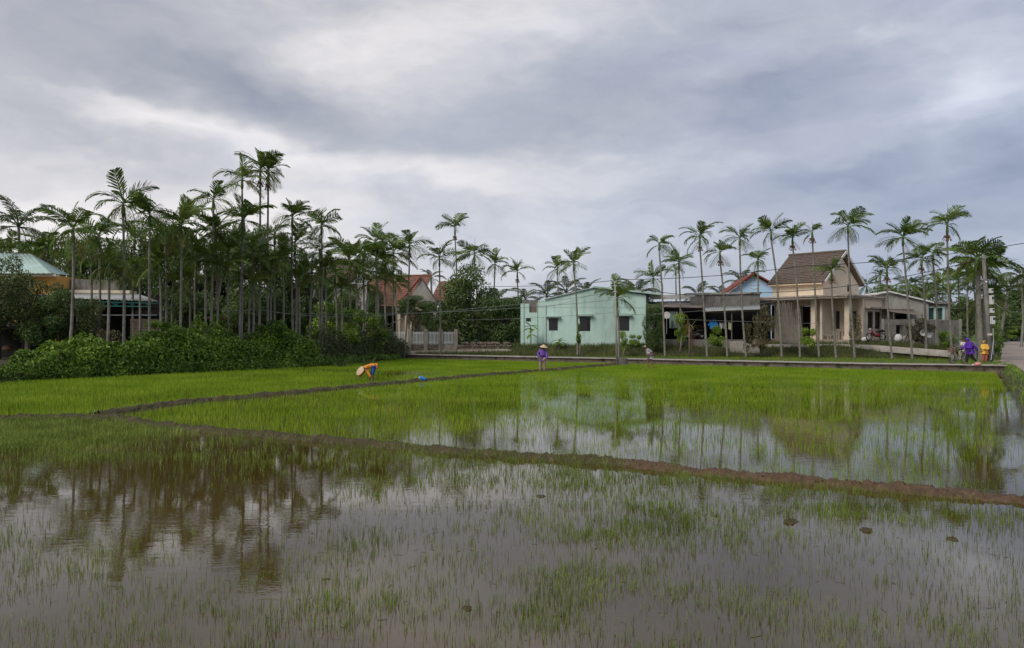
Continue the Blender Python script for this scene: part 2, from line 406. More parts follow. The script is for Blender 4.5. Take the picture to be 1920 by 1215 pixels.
# road running away beside the fields
V, F = [], []
rp = RIGHT[:-1]
for i, (x, y) in enumerate(rp):
    a = Vector(rp[max(i - 1, 0)]); b_ = Vector(rp[min(i + 1, len(rp) - 1)]); d = (b_ - a).normalized(); nn = Vector((d.y, -d.x))
    for q in (.35, 2.5, 5.2): V.append((x + nn.x * q, y + nn.y * q, .45))
F = [(i * 3 + k, i * 3 + k + 1, (i + 1) * 3 + k + 1, (i + 1) * 3 + k) for i in range(len(rp) - 1) for k in range(2)]
kind(mesh_np('road', V, F, M_road), 'structure')

# mud dikes between the paddies
def dike(name, pts, half, hgt, mat, step=.06, seed=0, zfun=None):
    P = [Vector((a, b, 0)) for a, b in pts]; L_ = [0]
    for a, b in zip(P, P[1:]): L_.append(L_[-1] + (b - a).length)
    n = int(L_[-1] / step); rows = []
    K = 17
    for i in range(n + 1):
        t = L_[-1] * i / n
        j = max(k for k in range(len(L_)) if L_[k] <= t + 1e-9); j = min(j, len(P) - 2)
        p = P[j].lerp(P[j + 1], (t - L_[j]) / (L_[j + 1] - L_[j]))
        tt = min(t + .6, L_[-1]); t0 = max(t - .6, 0)
        def pos(q):
            j = min(max(k for k in range(len(L_)) if L_[k] <= q + 1e-9), len(P) - 2); return P[j].lerp(P[j + 1], (q - L_[j]) / (L_[j + 1] - L_[j]))
        d = (pos(tt) - pos(t0)).normalized(); nn = Vector((-d.y, d.x, 0)); p = (pos(tt) + pos(t0) + p) / 3
        p = p + nn * .10 * mnoise.noise((t * .5, seed, 0))
        hw = half * (1 + .25 * mnoise.noise((t * .9, seed, 2)) + .25 * mnoise.noise((t * 3.1, seed, 6))); hh = hgt * (1 + .35 * mnoise.noise((t * 1.3, seed, 4)))
        for k in range(K):
            u = (k / (K - 1) - .5) * 2
            q = p + nn * hw * u * 1.15
            z = hh * (1 - abs(u) ** 2.2) - .04 - (.1 if abs(u) > .99 else 0)
            l = mnoise.noise((q.x * 2.3, q.y * 2.3, seed)) * .35 + mnoise.noise((q.x * 5.7, q.y * 5.7, seed)) * .35 + abs(mnoise.noise((q.x * 11, q.y * 11, seed + 1))) * .55 - .15 + mnoise.noise((q.x * 24, q.y * 24, seed)) * .38 + mnoise.noise((q.x * 43, q.y * 43, seed)) * .22
            z += l * hgt * .68 * (1 - abs(u) ** 4)
            q = q + nn * mnoise.noise((q.x * 9, q.y * 9, seed + 7)) * .07 + nn * mnoise.noise((q.x * 3, q.y * 3, seed + 8)) * .08
            rows.append((q.x, q.y, z + (zfun(t / L_[-1]) if zfun else 0)))
    F = [(i * K + k, (i + 1) * K + k, (i + 1) * K + k + 1, i * K + k + 1) for i in range(n) for k in range(K - 1)]
    return kind(mesh_np(name, rows, F, mat), 'structure')
iM = DIKE_A.index((1.7, 14.0))
dike('muddy_bank', [(.9, 14.43)] + DIKE_A[iM:], .22, .14, M_mud, .02, 3)
dike('mossy_bank', DIKE_A[:iM + 1] + [(2.3, 13.65)], .21, .15, M_mudgreen, .035, 3)
dike('mossy_bank', DIKE_B, .27, .17, M_mudgreen, .08, 9)

# ------------------------------------------------------------------ rice seedlings
def proj(x, y, z=0): return CX + FPX * x / y, HY + FPX * (CH - z) / y
def np_poly(pts, x): return np.interp(x, [p[0] for p in pts], [p[1] for p in pts])
def side_line(pts, X, Y):  # >0 left of the polyline for monotone-Y polylines
    return np.interp(Y, [p[1] for p in pts], [p[0] for p in pts]) - X
def vnoise(X, Y, sc, seed):
    """cheap smooth value noise, vectorised"""
    r = np.random.default_rng(seed); T = r.random((256, 256))
    x, y = X * sc + 1000, Y * sc + 1000; xi, yi = np.floor(x).astype(int), np.floor(y).astype(int); fx, fy = x - xi, y - yi
    fx, fy = fx * fx * (3 - 2 * fx), fy * fy * (3 - 2 * fy)
    g = lambda a, b: T[a % 256, b % 256]
    return (g(xi, yi) * (1 - fx) + g(xi + 1, yi) * fx) * (1 - fy) + (g(xi, yi + 1) * (1 - fx) + g(xi + 1, yi + 1) * fx) * fy
def fbm(X, Y, sc, seed): return (vnoise(X, Y, sc, seed) + .5 * vnoise(X, Y, sc * 2.1, seed + 1) + .25 * vnoise(X, Y, sc * 4.3, seed + 2)) / 1.75
def blobs(px, py, base, lst):
    d = np.full(px.shape, base, float)
    for (x, y, rx, ry, v) in lst:
        w = np.exp(-(((px - x) / rx) ** 2 + ((py - y) / ry) ** 2)); d = d * (1 - w) + v * w
    return d
def blades(name, X, Y, Z, h, w, mat, lean=.25, three=False, bend=.5):
    n = len(X)
    a = rng.random(n) * 2 * pi; ln = rng.normal(0, lean, n) * h + .05 * h; la = rng.random(n) * 2 * pi
    dx, dy = np.cos(a) * w / 2, np.sin(a) * w / 2 * .4
    # the blades mostly face the open side of the field but each is turned on its own
    tx, ty = np.cos(la) * ln, np.sin(la) * ln
    if three:
        m = .55
        V = np.stack([np.stack([X - dx, Y - dy, Z - .02], 1), np.stack([X + dx, Y + dy, Z - .02], 1),
                      np.stack([X + dx * .8 + tx * m * .5, Y + dy * .8 + ty * m * .5, Z + h * m], 1), np.stack([X - dx * .8 + tx * m * .5, Y - dy * .8 + ty * m * .5, Z + h * m], 1),
                      np.stack([X + tx * 1.3, Y + ty * 1.3, Z + h * (1 - np.abs(ln / h) * .5)], 1)], 1).reshape(-1, 3)
        b = np.arange(n) * 5
        F = np.concatenate([np.stack([b, b + 1, b + 2], 1), np.stack([b, b + 2, b + 3], 1), np.stack([b + 3, b + 2, b + 4], 1)])
    else:
        V = np.stack([np.stack([X - dx, Y - dy, Z - .02], 1), np.stack([X + dx, Y + dy, Z - .02], 1), np.stack([X + tx, Y + ty, Z + h], 1)], 1).reshape(-1, 3)
        b = np.arange(n) * 3; F = np.stack([b, b + 1, b + 2], 1)
    return kind(mesh_np(name, V, F, mat), 'stuff')
def cand(n, x0, x1, y0, y1):
    X = rng.uniform(x0, x1, n); Y = rng.uniform(y0, y1, n)
    k = (np.abs(X) < Y * .73 + .8); return X[k], Y[k]
# foreground paddy
X, Y = cand(520000, -17, 9, 4.6, 22)
k = (Y < np_poly(DIKE_A, X) - .25) & (side_line(RIGHT, X, Y) > .1); X, Y = X[k], Y[k]
px, py = CX + FPX * X / Y, HY + FPX * CH / Y
D = blobs(px, py, .30, [(20, 822, 190, 26, 1.7), (360, 850, 200, 30, .14), (560, 838, 150, 22, .12), (120, 862, 120, 14, .5), (230, 930, 260, 60, .07), (430, 905, 170, 22, .22), (450, 980, 200, 70, .10), (120, 885, 160, 18, .08),
    (590, 920, 60, 90, .03), (760, 900, 150, 60, .10), (720, 980, 160, 40, .08), (960, 1030, 120, 40, .05), (900, 1110, 60, 40, .05), (480, 1040, 200, 60, .26), (200, 1140, 300, 60, .26),
    (700, 1060, 120, 60, .45), (640, 1160, 110, 50, .85), (1140, 985, 120, 35, .95), (1030, 1150, 60, 40, .8), (1090, 1110, 60, 35, .95), (1240, 1110, 60, 30, .8),
    (1500, 950, 350, 40, .42), (1750, 1090, 160, 60, .38), (1830, 1130, 60, 40, .5), (1400, 1060, 250, 60, .26), (1650, 1180, 200, 40, .30), (1220, 920, 200, 30, .20), (1860, 950, 120, 14, .06), (1500, 940, 400, 8, .12)])
D *= 1 - .88 * np.exp(-(((px - 300) / 330) ** 4 + ((py - 945) / 85) ** 4)); D *= 1 - .6 * np.exp(-(((px - 420) / 230) ** 4 + ((py - 1060) / 60) ** 4))
D *= .35 + 1.5 * np.clip((fbm(X, Y, .9, 5) - .30) * 2.2, 0, 1)
D *= .25 + 1.1 * np.clip((fbm(X, Y, 3.5, 15) - .25) * 2.2, 0, 1)
k = rng.random(len(X)) < D * 1.1; X, Y = X[k], Y[k]
nrep = 2
X = np.concatenate([X, X + rng.normal(0, .012, len(X))]); Y = np.concatenate([Y, Y + rng.normal(0, .012, len(Y))])
k = rng.random(len(X)) < .72; X, Y = X[k], Y[k]
h = rng.uniform(.045, .112, len(X)) * (1 + .5 * np.clip((Y - 8) / 10, 0, 1)); w = rng.uniform(.0030, .0054, len(X)) * (1 + np.clip((Y - 7) / 14, 0, 1) * 1.1)
blades('rice_seedlings', X, Y, np.zeros(len(X)), h, w, M_rice_near, .32, True)
# paddy beyond the front dike, both sides of the second dike
X, Y = cand(950000, -30, 32, 10.5, 72)
k = (Y > np_poly(DIKE_A, X) + .28) & (s_path(X, Y) < -.1); X, Y = X[k], Y[k]
k = (side_line(RIGHT, X, Y) > .75) & (side_line(HEDGE, X, Y) < -.5); X, Y = X[k], Y[k]
px, py = CX + FPX * X / Y, HY + FPX * CH / Y
sB = np.where(Y > 21.6, side_line(DIKE_B, X, Y), -(X + 12.3))
inB = (sB > -.75) & (sB < .32); leftB = sB > 0
D2 = blobs(px, py, 1.0, [(300, 790, 300, 25, 1.3), (640, 790, 260, 24, 1.0), (1150, 800, 240, 55, .58), (1420, 810, 330, 65, .55), (1700, 800, 240, 80, .58), (1000, 760, 90, 22, .55), (1100, 745, 130, 8, .40),
    (1230, 728, 60, 8, .8), (760, 825, 140, 18, .42), (870, 845, 120, 12, .25), (1900, 800, 40, 70, .0), (1880, 890, 90, 50, .03), (1500, 735, 200, 12, .8), (1780, 745, 160, 12, .55), (620, 745, 120, 8, .6), (800, 765, 150, 12, .62), (1000, 835, 120, 25, .25), (1300, 870, 400, 20, .50)])
D1 = blobs(px, py, 1.0, [(740, 700, 80, 5, .12), (620, 695, 120, 5, .35), (480, 705, 130, 6, .5), (560, 722, 100, 4, 1.0), (200, 735, 300, 15, .95), (720, 708, 90, 3, .45)])
D = np.where(leftB, D1, D2)
D *= np.where(D < .6, .55 + .75 * np.clip((fbm(X, Y, .35, 25) - .28) * 2.4, 0, 1), .8 + .4 * np.clip((fbm(X, Y, .35, 25) - .28) * 2.4, 0, 1))
D *= np.where(D < .6, .45 + .9 * np.clip((fbm(X, Y, 1.6, 35) - .3) * 2.4, 0, 1), 1)
k = (~inB) & (rng.random(len(X)) < D); X, Y = X[k], Y[k]
n_all = len(X)
h = rng.uniform(.07, .14, n_all) * np.interp(Y, [14, 20, 34], [1.35, 1.25, 1.0]) * np.where(s_path(X, Y) > -1.2, .7, 1); w = rng.uniform(.005, .009, n_all) * np.interp(Y, [11, 20, 30, 55], [1.1, 1.35, 1.5, 2.4])
blades('rice_seedlings', X, Y, np.zeros(n_all), h, w, M_rice, .16)
# strip of rice behind the path
X = rng.uniform(-8, 36, 60000); Y = rng.uniform(44, 70, 60000)
k = (s_path(X, Y) > PW + .15) & (Y < np_poly(BANK, X)) & (side_line(RIGHT, X, Y) > 1.2); X, Y = X[k], Y[k]
g = rng.random(len(X)) < np.clip((X - 2) / 14, .12, 1)
blades('rice_seedlings', X[g], Y[g], np.full(g.sum(), .26), rng.uniform(.10, .18, g.sum()), rng.uniform(.014, .022, g.sum()), M_rice, .2)
# rough grass: on the banks, the verge and the dikes
def grass_on(name, X, Y, hmin, hmax, wid, mat=M_grass, lean=.5, z=None):
    Z = np.array([H(a, b) for a, b in zip(X, Y)]) if z is None else z
    return blades(name, X, Y, Z, rng.uniform(hmin, hmax, len(X)), np.full(len(X), wid) * rng.uniform(.7, 1.3, len(X)), mat, lean)
X = rng.uniform(-9, 38, 60000); Y = np_poly(BANK, X) + rng.uniform(-.8, 3.5, len(X)) ** 1.0
k = (side_line(RIGHT, X, Y) > .2) & (s_path(X, Y) > PW); X, Y = X[k], Y[k]
k = rng.random(len(X)) < .25 + 1.2 * (fbm(X, Y, .8, 44) - .2); X, Y = X[k], Y[k]
grass_on('rough_grass', X, Y, .12, .45, .04)
X = rng.uniform(6, 45, 150000); Y = rng.uniform(9, 62, 150000)
sr = side_line(RIGHT, X, Y); k = (sr > -.30) & (sr < np.where(Y > 46, 2.6, .95)); X, Y = X[k], Y[k]
grass_on('verge_grass', X, Y, .06, .24, .03, M_leaf_hedge)
def on_dike(pts, n, half, t0=0, t1=1):
    P = np.array(pts); L_ = np.concatenate([[0], np.cumsum(np.hypot(*(P[1:] - P[:-1]).T))]); t = rng.uniform(t0, t1, n) * L_[-1]
    x = np.interp(t, L_, P[:, 0]); y = np.interp(t, L_, P[:, 1]); return x + rng.normal(0, half, n) * .5, y + rng.normal(0, half, n)
X, Y = on_dike(DIKE_A[:iM + 1], 9000, .15); k = rng.random(len(X)) < fbm(X, Y, 1.3, 60) * 1.2 - .25; X, Y = X[k], Y[k]
blades('dike_grass', X, Y, np.full(len(X), .05), rng.uniform(.05, .16, len(X)), rng.uniform(.008, .016, len(X)), M_rice_near, .5)
X, Y = on_dike(DIKE_A[iM - 2:iM + 2], 2600, .12); k = fbm(X, Y, 1.6, 61) > .45; X, Y = X[k], Y[k]
blades('dike_grass', X, Y, np.full(len(X), .06), rng.uniform(.04, .12, len(X)), rng.uniform(.006, .011, len(X)), M_rice_near, .6)
X, Y = on_dike(DIKE_A[iM:], 2600, .16); k = fbm(X, Y, 1.1, 66) > .60; X, Y = X[k], Y[k]
blades('dike_grass', X, Y, np.full(len(X), .04), rng.uniform(.04, .13, len(X)), rng.uniform(.004, .009, len(X)), M_rice_near, .7)
X, Y = on_dike(DIKE_B, 5200, .15); k = rng.random(len(X)) < fbm(X, Y, .8, 62) * 1.3 - .2; X, Y = X[k], Y[k]
blades('dike_grass', X, Y, np.full(len(X), .05), rng.uniform(.06, .18, len(X)), rng.uniform(.014, .024, len(X)), M_rice_near, .5)

# scraps of straw and leaf afloat
X, Y = cand(9000, -14, 9, 4.8, 20); k = (Y < np_poly(DIKE_A, X) - .3) & (rng.random(len(X)) < .12 + .5 * (fbm(X, Y, .5, 77) > .58)) & (side_line(RIGHT, X, Y) > .1); X, Y = X[k], Y[k]; n = len(X)
a = rng.random(n) * 2 * pi; l = rng.uniform(.01, .05, n); w = rng.uniform(.002, .006, n)
V = np.stack([np.stack([X + np.cos(a) * l * p - np.sin(a) * w * q, Y + np.sin(a) * l * p + np.cos(a) * w * q, np.full(n, .003)], 1) for p, q in ((-1, -1), (1, -1), (1, 1), (-1, 1))], 1).reshape(-1, 3)
kind(mesh_np('floating_straw', V, np.arange(4 * n).reshape(n, 4), M_leaf_dry), 'stuff')
# clods of mud and weed standing out of the foreground water
CLODS = [(1015, 931, .055, 'small green-brown clod in open water below the middle of the front dike'), (1237, 955, .05, 'low mud clod among sparse seedlings just below the front dike'),
    (1482, 979, .085, 'broad flat brown mud clod, the widest one in the foreground water'), (1625, 995, .075, 'long thin mud clod between the widest clod and the road side'),
    (1786, 1011, .06, 'mud clod closest to the road side of the foreground paddy'), (875, 1141, .05, 'lumpy dark mud clod in bare water near the camera'),
    (1342, 968, .045, 'tiny mud clod beside the widest clod'), (1043, 1156, .035, 'small dark clod amid a thick seedling patch near the camera'),
    (1118, 1029, .028, 'speck of dark mud below the thick seedling clump'), (612, 1086, .035, 'small clod alone in the water under the palm reflections')]
for i, (x, y, r, lb) in enumerate(CLODS):
    p = on_ground(x, y); mb_v, mb_f = [], []
    for a in range(7):
        for q in range(14):
            th = a / 6 * pi / 2; ph = q / 14 * 2 * pi
            rr = r * (1 + .35 * mnoise.noise((cos(ph) * 2 + i * 5, sin(ph) * 2, th * 2)))
            mb_v.append((rr * 1.6 * cos(ph) * cos(th), rr * cos(ph + .5 * i) * 0 + rr * sin(ph) * cos(th), rr * .55 * sin(th) * (1 + .8 * mnoise.noise((q * .7, a, i))) - .012))
    mb_f = [(a * 14 + q, a * 14 + (q + 1) % 14, (a + 1) * 14 + (q + 1) % 14, (a + 1) * 14 + q) for a in range(6) for q in range(14)]
    o = mesh_np('mud_clod', mb_v, mb_f, M_mudgreen, smooth=True, loc=p)
    o.rotation_euler.z = i * 1.3 * .3; tag(o, lb, 'mud clod', 'mud clods standing in the foreground water')
# ------------------------------------------------------------------ buildings
class Facade:
    """a wall standing in the place: passes through photo column px0 at depth Y0, turned by a (radians) so that it comes nearer to the right"""
    def __init__(s, px0, Y0, a, zb):
        s.t0 = (px0 - CX) / FPX; s.X0 = s.t0 * Y0; s.Y0 = Y0; s.a = a; s.zb = zb
    def u(s, px, v=0.0):       # local x of photo column px on the plane v metres behind
        t = (px - CX) / FPX; ox, oy = s.X0 + v * sin(s.a), s.Y0 + v * cos(s.a)
        return (t * oy - ox) / (cos(s.a) + t * sin(s.a))
    def z(s, px, py, v=0.0):   # local z
        u = s.u(px, v); Y = s.Y0 - u * sin(s.a) + v * cos(s.a)
        return CH - (py - HY) * Y / FPX - s.zb
    def root(s, name, label, cat):
        return thing(name, label, cat, (s.X0, s.Y0, s.zb), -s.a)
M_mint = surf('mint_paint', (.50, .66, .585), (.45, .61, .54), 1.2, .85, .2, 25, stain=(.28, .37, .31), sscale=(.8, .8, .14), thr=(.50, .76))
M_mintroof = surf('pale_green_sheet', (.42, .55, .48), (.34, .45, .40), 1.5, .6)
M_glass = surf('dark_glass', (.012, .014, .016), (.02, .022, .025), 2, .12, spec=.6)
M_dark = surf('interior_shade', (.020, .018, .016), (.012, .011, .010), 2, .95)  # near-black colour standing in for the shade inside rooms and sheds
M_frame_dk = surf('dark_frame', (.045, .042, .045), None, 3, .6)
M_grey = surf('weathered_concrete', (.22, .205, .185), (.14, .13, .115), 1.3, .95, .5, 15, stain=(.055, .052, .045), sscale=(1, 1, .3), thr=(.5, .68))
M_greylt = surf('grey_plaster', (.34, .32, .285), (.25, .24, .215), 1.1, .95, .3, 15, stain=(.12, .115, .10), sscale=(1, 1, .25), thr=(.52, .7))
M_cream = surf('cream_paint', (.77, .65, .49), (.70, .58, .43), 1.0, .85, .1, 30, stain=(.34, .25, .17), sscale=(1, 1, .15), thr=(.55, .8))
M_creamdk = surf('cream_shaded_copy', (.66, .57, .45), (.58, .49, .38), 1.0, .85, .1, 30, stain=(.24, .19, .14), sscale=(1, 1, .2), thr=(.52, .8))  # darker cream copy, with the shade under roofs put into its colour
M_pinkroof = surf('porch_slab', (.52, .43, .36), (.42, .34, .28), 1.2, .9, .2, 20, stain=(.16, .13, .11), sscale=(1, 1, .5), thr=(.5, .7))
M_tile = surf('brown_tile', (.155, .115, .088), (.095, .073, .058), 5, .9, .4, 20, stain=(.16, .125, .10), sscale=(2, 2, 2), thr=(.52, .64))
M_redtile = surf('red_tile', (.30, .13, .09), (.19, .09, .065), 5, .9, .4, 20, stain=(.11, .07, .05), sscale=(2, 2, 2), thr=(.5, .62))
M_redtrim = surf('red_trim', (.22, .05, .035), (.16, .04, .03), 3, .8)
M_blue = surf('pale_blue_paint', (.45, .64, .82), (.41, .59, .76), 1.2, .85)
M_white = surf('white_paint', (.74, .73, .70), (.62, .61, .59), 4, .8, stain=(.4, .39, .37), sscale=(2, 2, .5), thr=(.58, .75))
M_sheet = surf('tin_sheet', (.42, .43, .40), (.30, .30, .28), 2, .55, stain=(.20, .15, .11), sscale=(1, .3, 1), thr=(.55, .7))
M_rust = surf('rusty_sheet', (.20, .165, .14), (.13, .105, .09), 2, .8, stain=(.10, .06, .04), sscale=(1, .3, 1), thr=(.5, .66))
M_wood = surf('old_wood', (.20, .16, .12), (.12, .095, .07), 6, .9, .4, 20)
M_bamboo = surf('grey_bamboo', (.22, .195, .165), (.13, .115, .095), 5, .8)
M_teal = surf('teal_steel', (.035, .20, .17), (.03, .15, .13), 3, .5)
M_yellow = surf('yellow_paint', (.62, .34, .08), (.52, .28, .07), 1.2, .85, stain=(.3, .18, .06), sscale=(1, 1, .2), thr=(.55, .75))
M_lav = surf('pale_plaster', (.42, .38, .38), (.34, .31, .31), 1.2, .9, stain=(.2, .18, .17), sscale=(1, 1, .2), thr=(.52, .72))
M_stonewall = surf('rubble_stone', (.24, .19, .145), (.13, .105, .085), 7, .95, .7, 12, stain=(.07, .055, .045), sscale=(3, 3, 3), thr=(.48, .6))
M_postc = surf('post_concrete', (.40, .345, .27), (.30, .26, .20), 3, .9, .2, 20, stain=(.2, .16, .12), sscale=(2, 2, .5), thr=(.52, .7))
M_pole = surf('pole_concrete', (.33, .32, .28), (.25, .24, .21), 3, .9, .2, 20)
M_steel = surf('grey_steel', (.40, .41, .41), (.30, .31, .31), 3, .5, metal=.2)
M_wire = surf('wire', (.035, .035, .035), None, 3, .6)
M_wirelt = surf('pale_wire', (.20, .22, .20), None, 3, .6)
M_tarp = surf('green_tarp', (.04, .28, .20), (.03, .20, .15), 3, .6)
M_black = surf('black_rubber', (.02, .02, .02), None, 3, .6)

def window(parent, x0, x1, z0, z1, yf, leaves=2, bars=0, mat=M_frame_dk, depth=.12, fw=.06, pane=M_glass, hood=None, sill=None):
    """frame in an opening; the panes sit behind it"""
    f = MB(); yb = yf + depth
    f.box(x0, x1, yf + .03, yb, z0, z0 + fw).box(x0, x1, yf + .03, yb, z1 - fw, z1)
    f.box(x0, x0 + fw, yf + .03, yb, z0 + fw, z1 - fw).box(x1 - fw, x1, yf + .03, yb, z0 + fw, z1 - fw)
    for k in range(1, leaves):
        xm = x0 + (x1 - x0) * k / leaves; f.box(xm - fw * .5, xm + fw * .5, yf + .035, yb - .01, z0 + fw, z1 - fw)
    for k in range(bars):
        zm = z0 + fw + (z1 - z0 - 2 * fw) * (k + 1) / (bars + 1); f.box(x0 + fw, x1 - fw, yf + .045, yf + .06, zm - .012, zm + .012)
    w = f.build('window', mat, parent)
    for k in range(leaves):
        a = x0 + (x1 - x0) * k / leaves + fw * .5; b = x0 + (x1 - x0) * (k + 1) / leaves - fw * .5
        MB().box(a, b, yb - .045, yb - .03, z0 + fw * .9, z1 - fw * .9).build('pane', pane, w)
    if hood: MB().box(x0 - .25, x1 + .25, yf - .42, yf - .003, z1 + .10, z1 + .20).box(x0 - .25, x1 + .25, yf - .42, yf - .36, z1 + .20, z1 + .24).build('hood', hood, w)
    if sill: MB().box(x0 - .08, x1 + .08, yf - .1, yf - .003, z0 - .07, z0).build('sill', sill, w)
    return w
def courses(P0, U, Vv, lu, lv, rows, tw, thick, mat, parent, name='tile_field', skip=0, jitter=.012):
    """roof of tile courses. P0 eave corner, U along the eave, Vv up the slope: every tile its own tilted slab, joined into one field."""
    P0, U, Vv = Vector(P0), Vector(U).normalized(), Vector(Vv).normalized(); Nn = U.cross(Vv).normalized()
    if Nn.z < 0: Nn = -Nn
    mb = MB(); rh = lv / rows; n = int(lu / tw)
    for r in range(rows):
        for k in range(n):
            a = P0 + U * (k * tw + tw * .03) + Vv * (r * rh - .03); b = a + U * tw * .94
            j = random.uniform(-jitter, jitter); up = Vv * (rh + .05)
            l0 = Nn * (thick * 1.7 + j); l1 = Nn * (thick * .5 + j)
            mb.hexa([a + l0 - Nn * thick, b + l0 - Nn * thick, b + up + l1 - Nn * thick, a + up + l1 - Nn * thick, a + l0, b + l0, b + up + l1, a + up + l1])
    return kind(mb.build(name, mat, parent), 'stuff')
def corrugated(name, p00, p10, p11, p01, mat, parent, pitch=.22, amp=.025):
    """sheet between four corners, ribs running from edge 00-10 to edge 01-11"""
    p00, p10, p11, p01 = map(Vector, (p00, p10, p11, p01)); n = max(2, int((p10 - p00).length / pitch) * 2)
    Nn = (p10 - p00).cross(p01 - p00).normalized(); V = []
    for i in range(n + 1):
        t = i / n; o = Nn * (amp if i % 2 else -amp)
        V += [p00.lerp(p10, t) + o, p01.lerp(p11, t) + o, p00.lerp(p10, t) + o + Vector((0, 0, -.02)), p01.lerp(p11, t) + o + Vector((0, 0, -.02))]
    F = []
    for i in range(n):
        b = i * 4; F += [(b, b + 4, b + 5, b + 1), (b + 2, b + 3, b + 7, b + 6), (b, b + 2, b + 6, b + 4), (b + 1, b + 5, b + 7, b + 3)]
    return mesh_np(name, V, F, mat, parent)

# --- mint house
F = Facade(1000, 69.6, radians(13), .75)
R_ = F.root('mint_house', 'long mint green house wall with three dark windows and low gabled roof', 'house')
u, z = F.u, F.z
xl_, xr_ = u(1009), u(1211)
top = [(u(1009), z(1009, 564)), (u(1022), z(1022, 562)), (u(1113), z(1113, 540)), (u(1211), z(1211, 553))]
wins = [(1029, 1046, 597, 620), (1087, 1107, 594.5, 621), (1158, 1180, 594, 620.5)]
hol = [(u(a), u(b), z((a + b) / 2, d), z((a + b) / 2, c)) for a, b, c, d in wins]
MB().wall(top, 0, hol, 0, .2).build('wall', M_mint, R_)
MB().box(xl_, xl_ + .2, .203, 8, 0, top[0][1] - .05).build('wall', M_mint, R_)
MB().box(xr_ - .2, xr_, .203, 8, 0, top[-1][1] - .05).build('wall', M_mint, R_)
MB().box(xl_ + .22, xr_ - .22, .4, .45, 0, top[0][1] - .1).build('inner_shade_panel', M_dark, R_)  # near-black sheet behind the windows, painted as the unlit inside
for i, h_ in enumerate(hol):
    window(R_, *h_, 0, leaves=2 if i == 0 else 1, bars=0 if i == 0 else (7 if i == 1 else 3), hood=M_mintroof, fw=.07)
def roofslab(a, b, z_off, y0, y1, th, mat, nm, prj=0.0):
    (xa, za), (xb, zb) = a, b
    MB().hexa([(xa, y0, za + z_off), (xb, y0, zb + z_off), (xb, y1, zb + z_off), (xa, y1, za + z_off), (xa, y0, za + z_off + th), (xb, y0, zb + z_off + th), (xb, y1, zb + z_off + th), (xa, y1, za + z_off + th)]).build(nm, mat, R_)
roofslab(top[1], top[2], .012, -.18, 9, .07, M_mintroof, 'roof_sheet')
zr = z(1235, 554)
roofslab(top[2], (u(1238), zr + .02), .012, -.35, 9, .16, M_mintroof, 'roof_sheet')
# low wing at its left end with a ruined parapet
MB().wall([(u(976), z(976, 569)), (u(992), z(992, 569)), (u(992.1), z(992, 586)), (u(1008.5), z(1008, 586)), (u(1008.9), z(1008, 560))], 0, [(u(986), u(995.5), z(990, 603), z(990, 596))], .03, .2).build('wing_wall', M_mint, R_)
window(R_, u(986), u(995.5), z(990, 603), z(990, 596), .03, leaves=1, bars=0, fw=.04)
MB().box(u(976), u(976) + .15, .203, 6, 0, z(976, 569)).build('wing_wall', M_mint, R_)
MB().box(u(977), u(1008.8), .5, .7, 0, z(1000, 562)).build('rear_wall', M_grey, R_)
MB().box(u(992.3), u(1008.6), .21, .4, z(1000, 586) - .1, z(1000, 573)).build('rubble_patch', M_stonewall, R_)
for px in (1024, 1007.5, 982):
    MB().tube([(u(px), -.04, 0), (u(px), -.04, z(px, 568 if px < 1020 else 572))], .035, 6).build('drain_pipe', M_steel if px == 1024 else M_mint, R_)
MB().box(xl_ - .02, xr_ + .02, -.05, -.003, 0, .22).build('plinth', M_grey, R_)

# --- lane ledge on top of the right-hand bank
lp = [(1424, 645.5, 63.5), (1500, 645.5, 62.8), (1570, 645, 62.2), (1640, 647, 60.6), (1720, 653, 58.5), (1784, 657.5, 57.0)]
V = []
for x, y, Y in lp:
    p = at(x, y, Y); V += [(p.x, p.y, p.z - .5), (p.x, p.y, p.z), (p.x + .5, p.y + 2.4, p.z + .01), (p.x + .5, p.y + 2.4, p.z - .5)]
kind(mesh_np('lane', V, [(i * 4 + k, (i + 1) * 4 + k, (i + 1) * 4 + k + 1, i * 4 + k + 1) for i in range(len(lp) - 1) for k in range(3)], M_path), 'structure')

# --- cream house with tiled upper storey
A27 = radians(47)
F = Facade(1589, 63.5, A27, 1.25)              # porch corner nearest the viewer
R_ = F.root('cream_house', 'cream house with brown tiled upper roof, columned porch and flat slab', 'house')
u, z = F.u, F.z
def UV(px, u0):                                 # depth v on the right-hand side plane x=u0
    t = (px - CX) / FPX; sa, ca = sin(F.a), cos(F.a)
    # X0+u0*ca+v*sa = t*(Y0-u0*sa+v*ca)
    return (t * (F.Y0 - u0 * sa) - F.X0 - u0 * ca) / (sa - t * ca)
def zside(px, py, u0):
    v = UV(px, u0); Y = F.Y0 - u0 * sin(F.a) + v * cos(F.a); return CH - (py - HY) * Y / FPX - F.zb
xL = u(1430); fl = z(1588, 637); zs = z(1588, 559)        # floor and soffit heights
MB().box(xL - .3, .45, -.75, 9.2, -.8, fl).build('terrace', M_pinkroof, R_)
MB().box(xL - .1, .15, -1.15, -.753, -.8, fl - .17).build('step', M_path, R_)
MB().box(xL - .1, .15, -1.55, -1.153, -.8, fl - .34).build('step', M_path, R_)
MB().box(xL - .9, .40, -1.05, 9.0, zs, zs + .16).box(xL - 1.0, .5, -1.15, 9.1, zs + .163, zs + .30).build('porch_slab', M_pinkroof, R_)
for px in (1434, 1525, 1588):
    c = u(px); MB().box(c - .2, c + .2, -.05, .35, fl, zs).box(c - .26, c + .26, -.11, .41, fl + .001, fl + .3).box(c - .24, c + .24, -.09, .39, zs - .2, zs - .002).build('column', M_cream, R_)
yb = 2.6
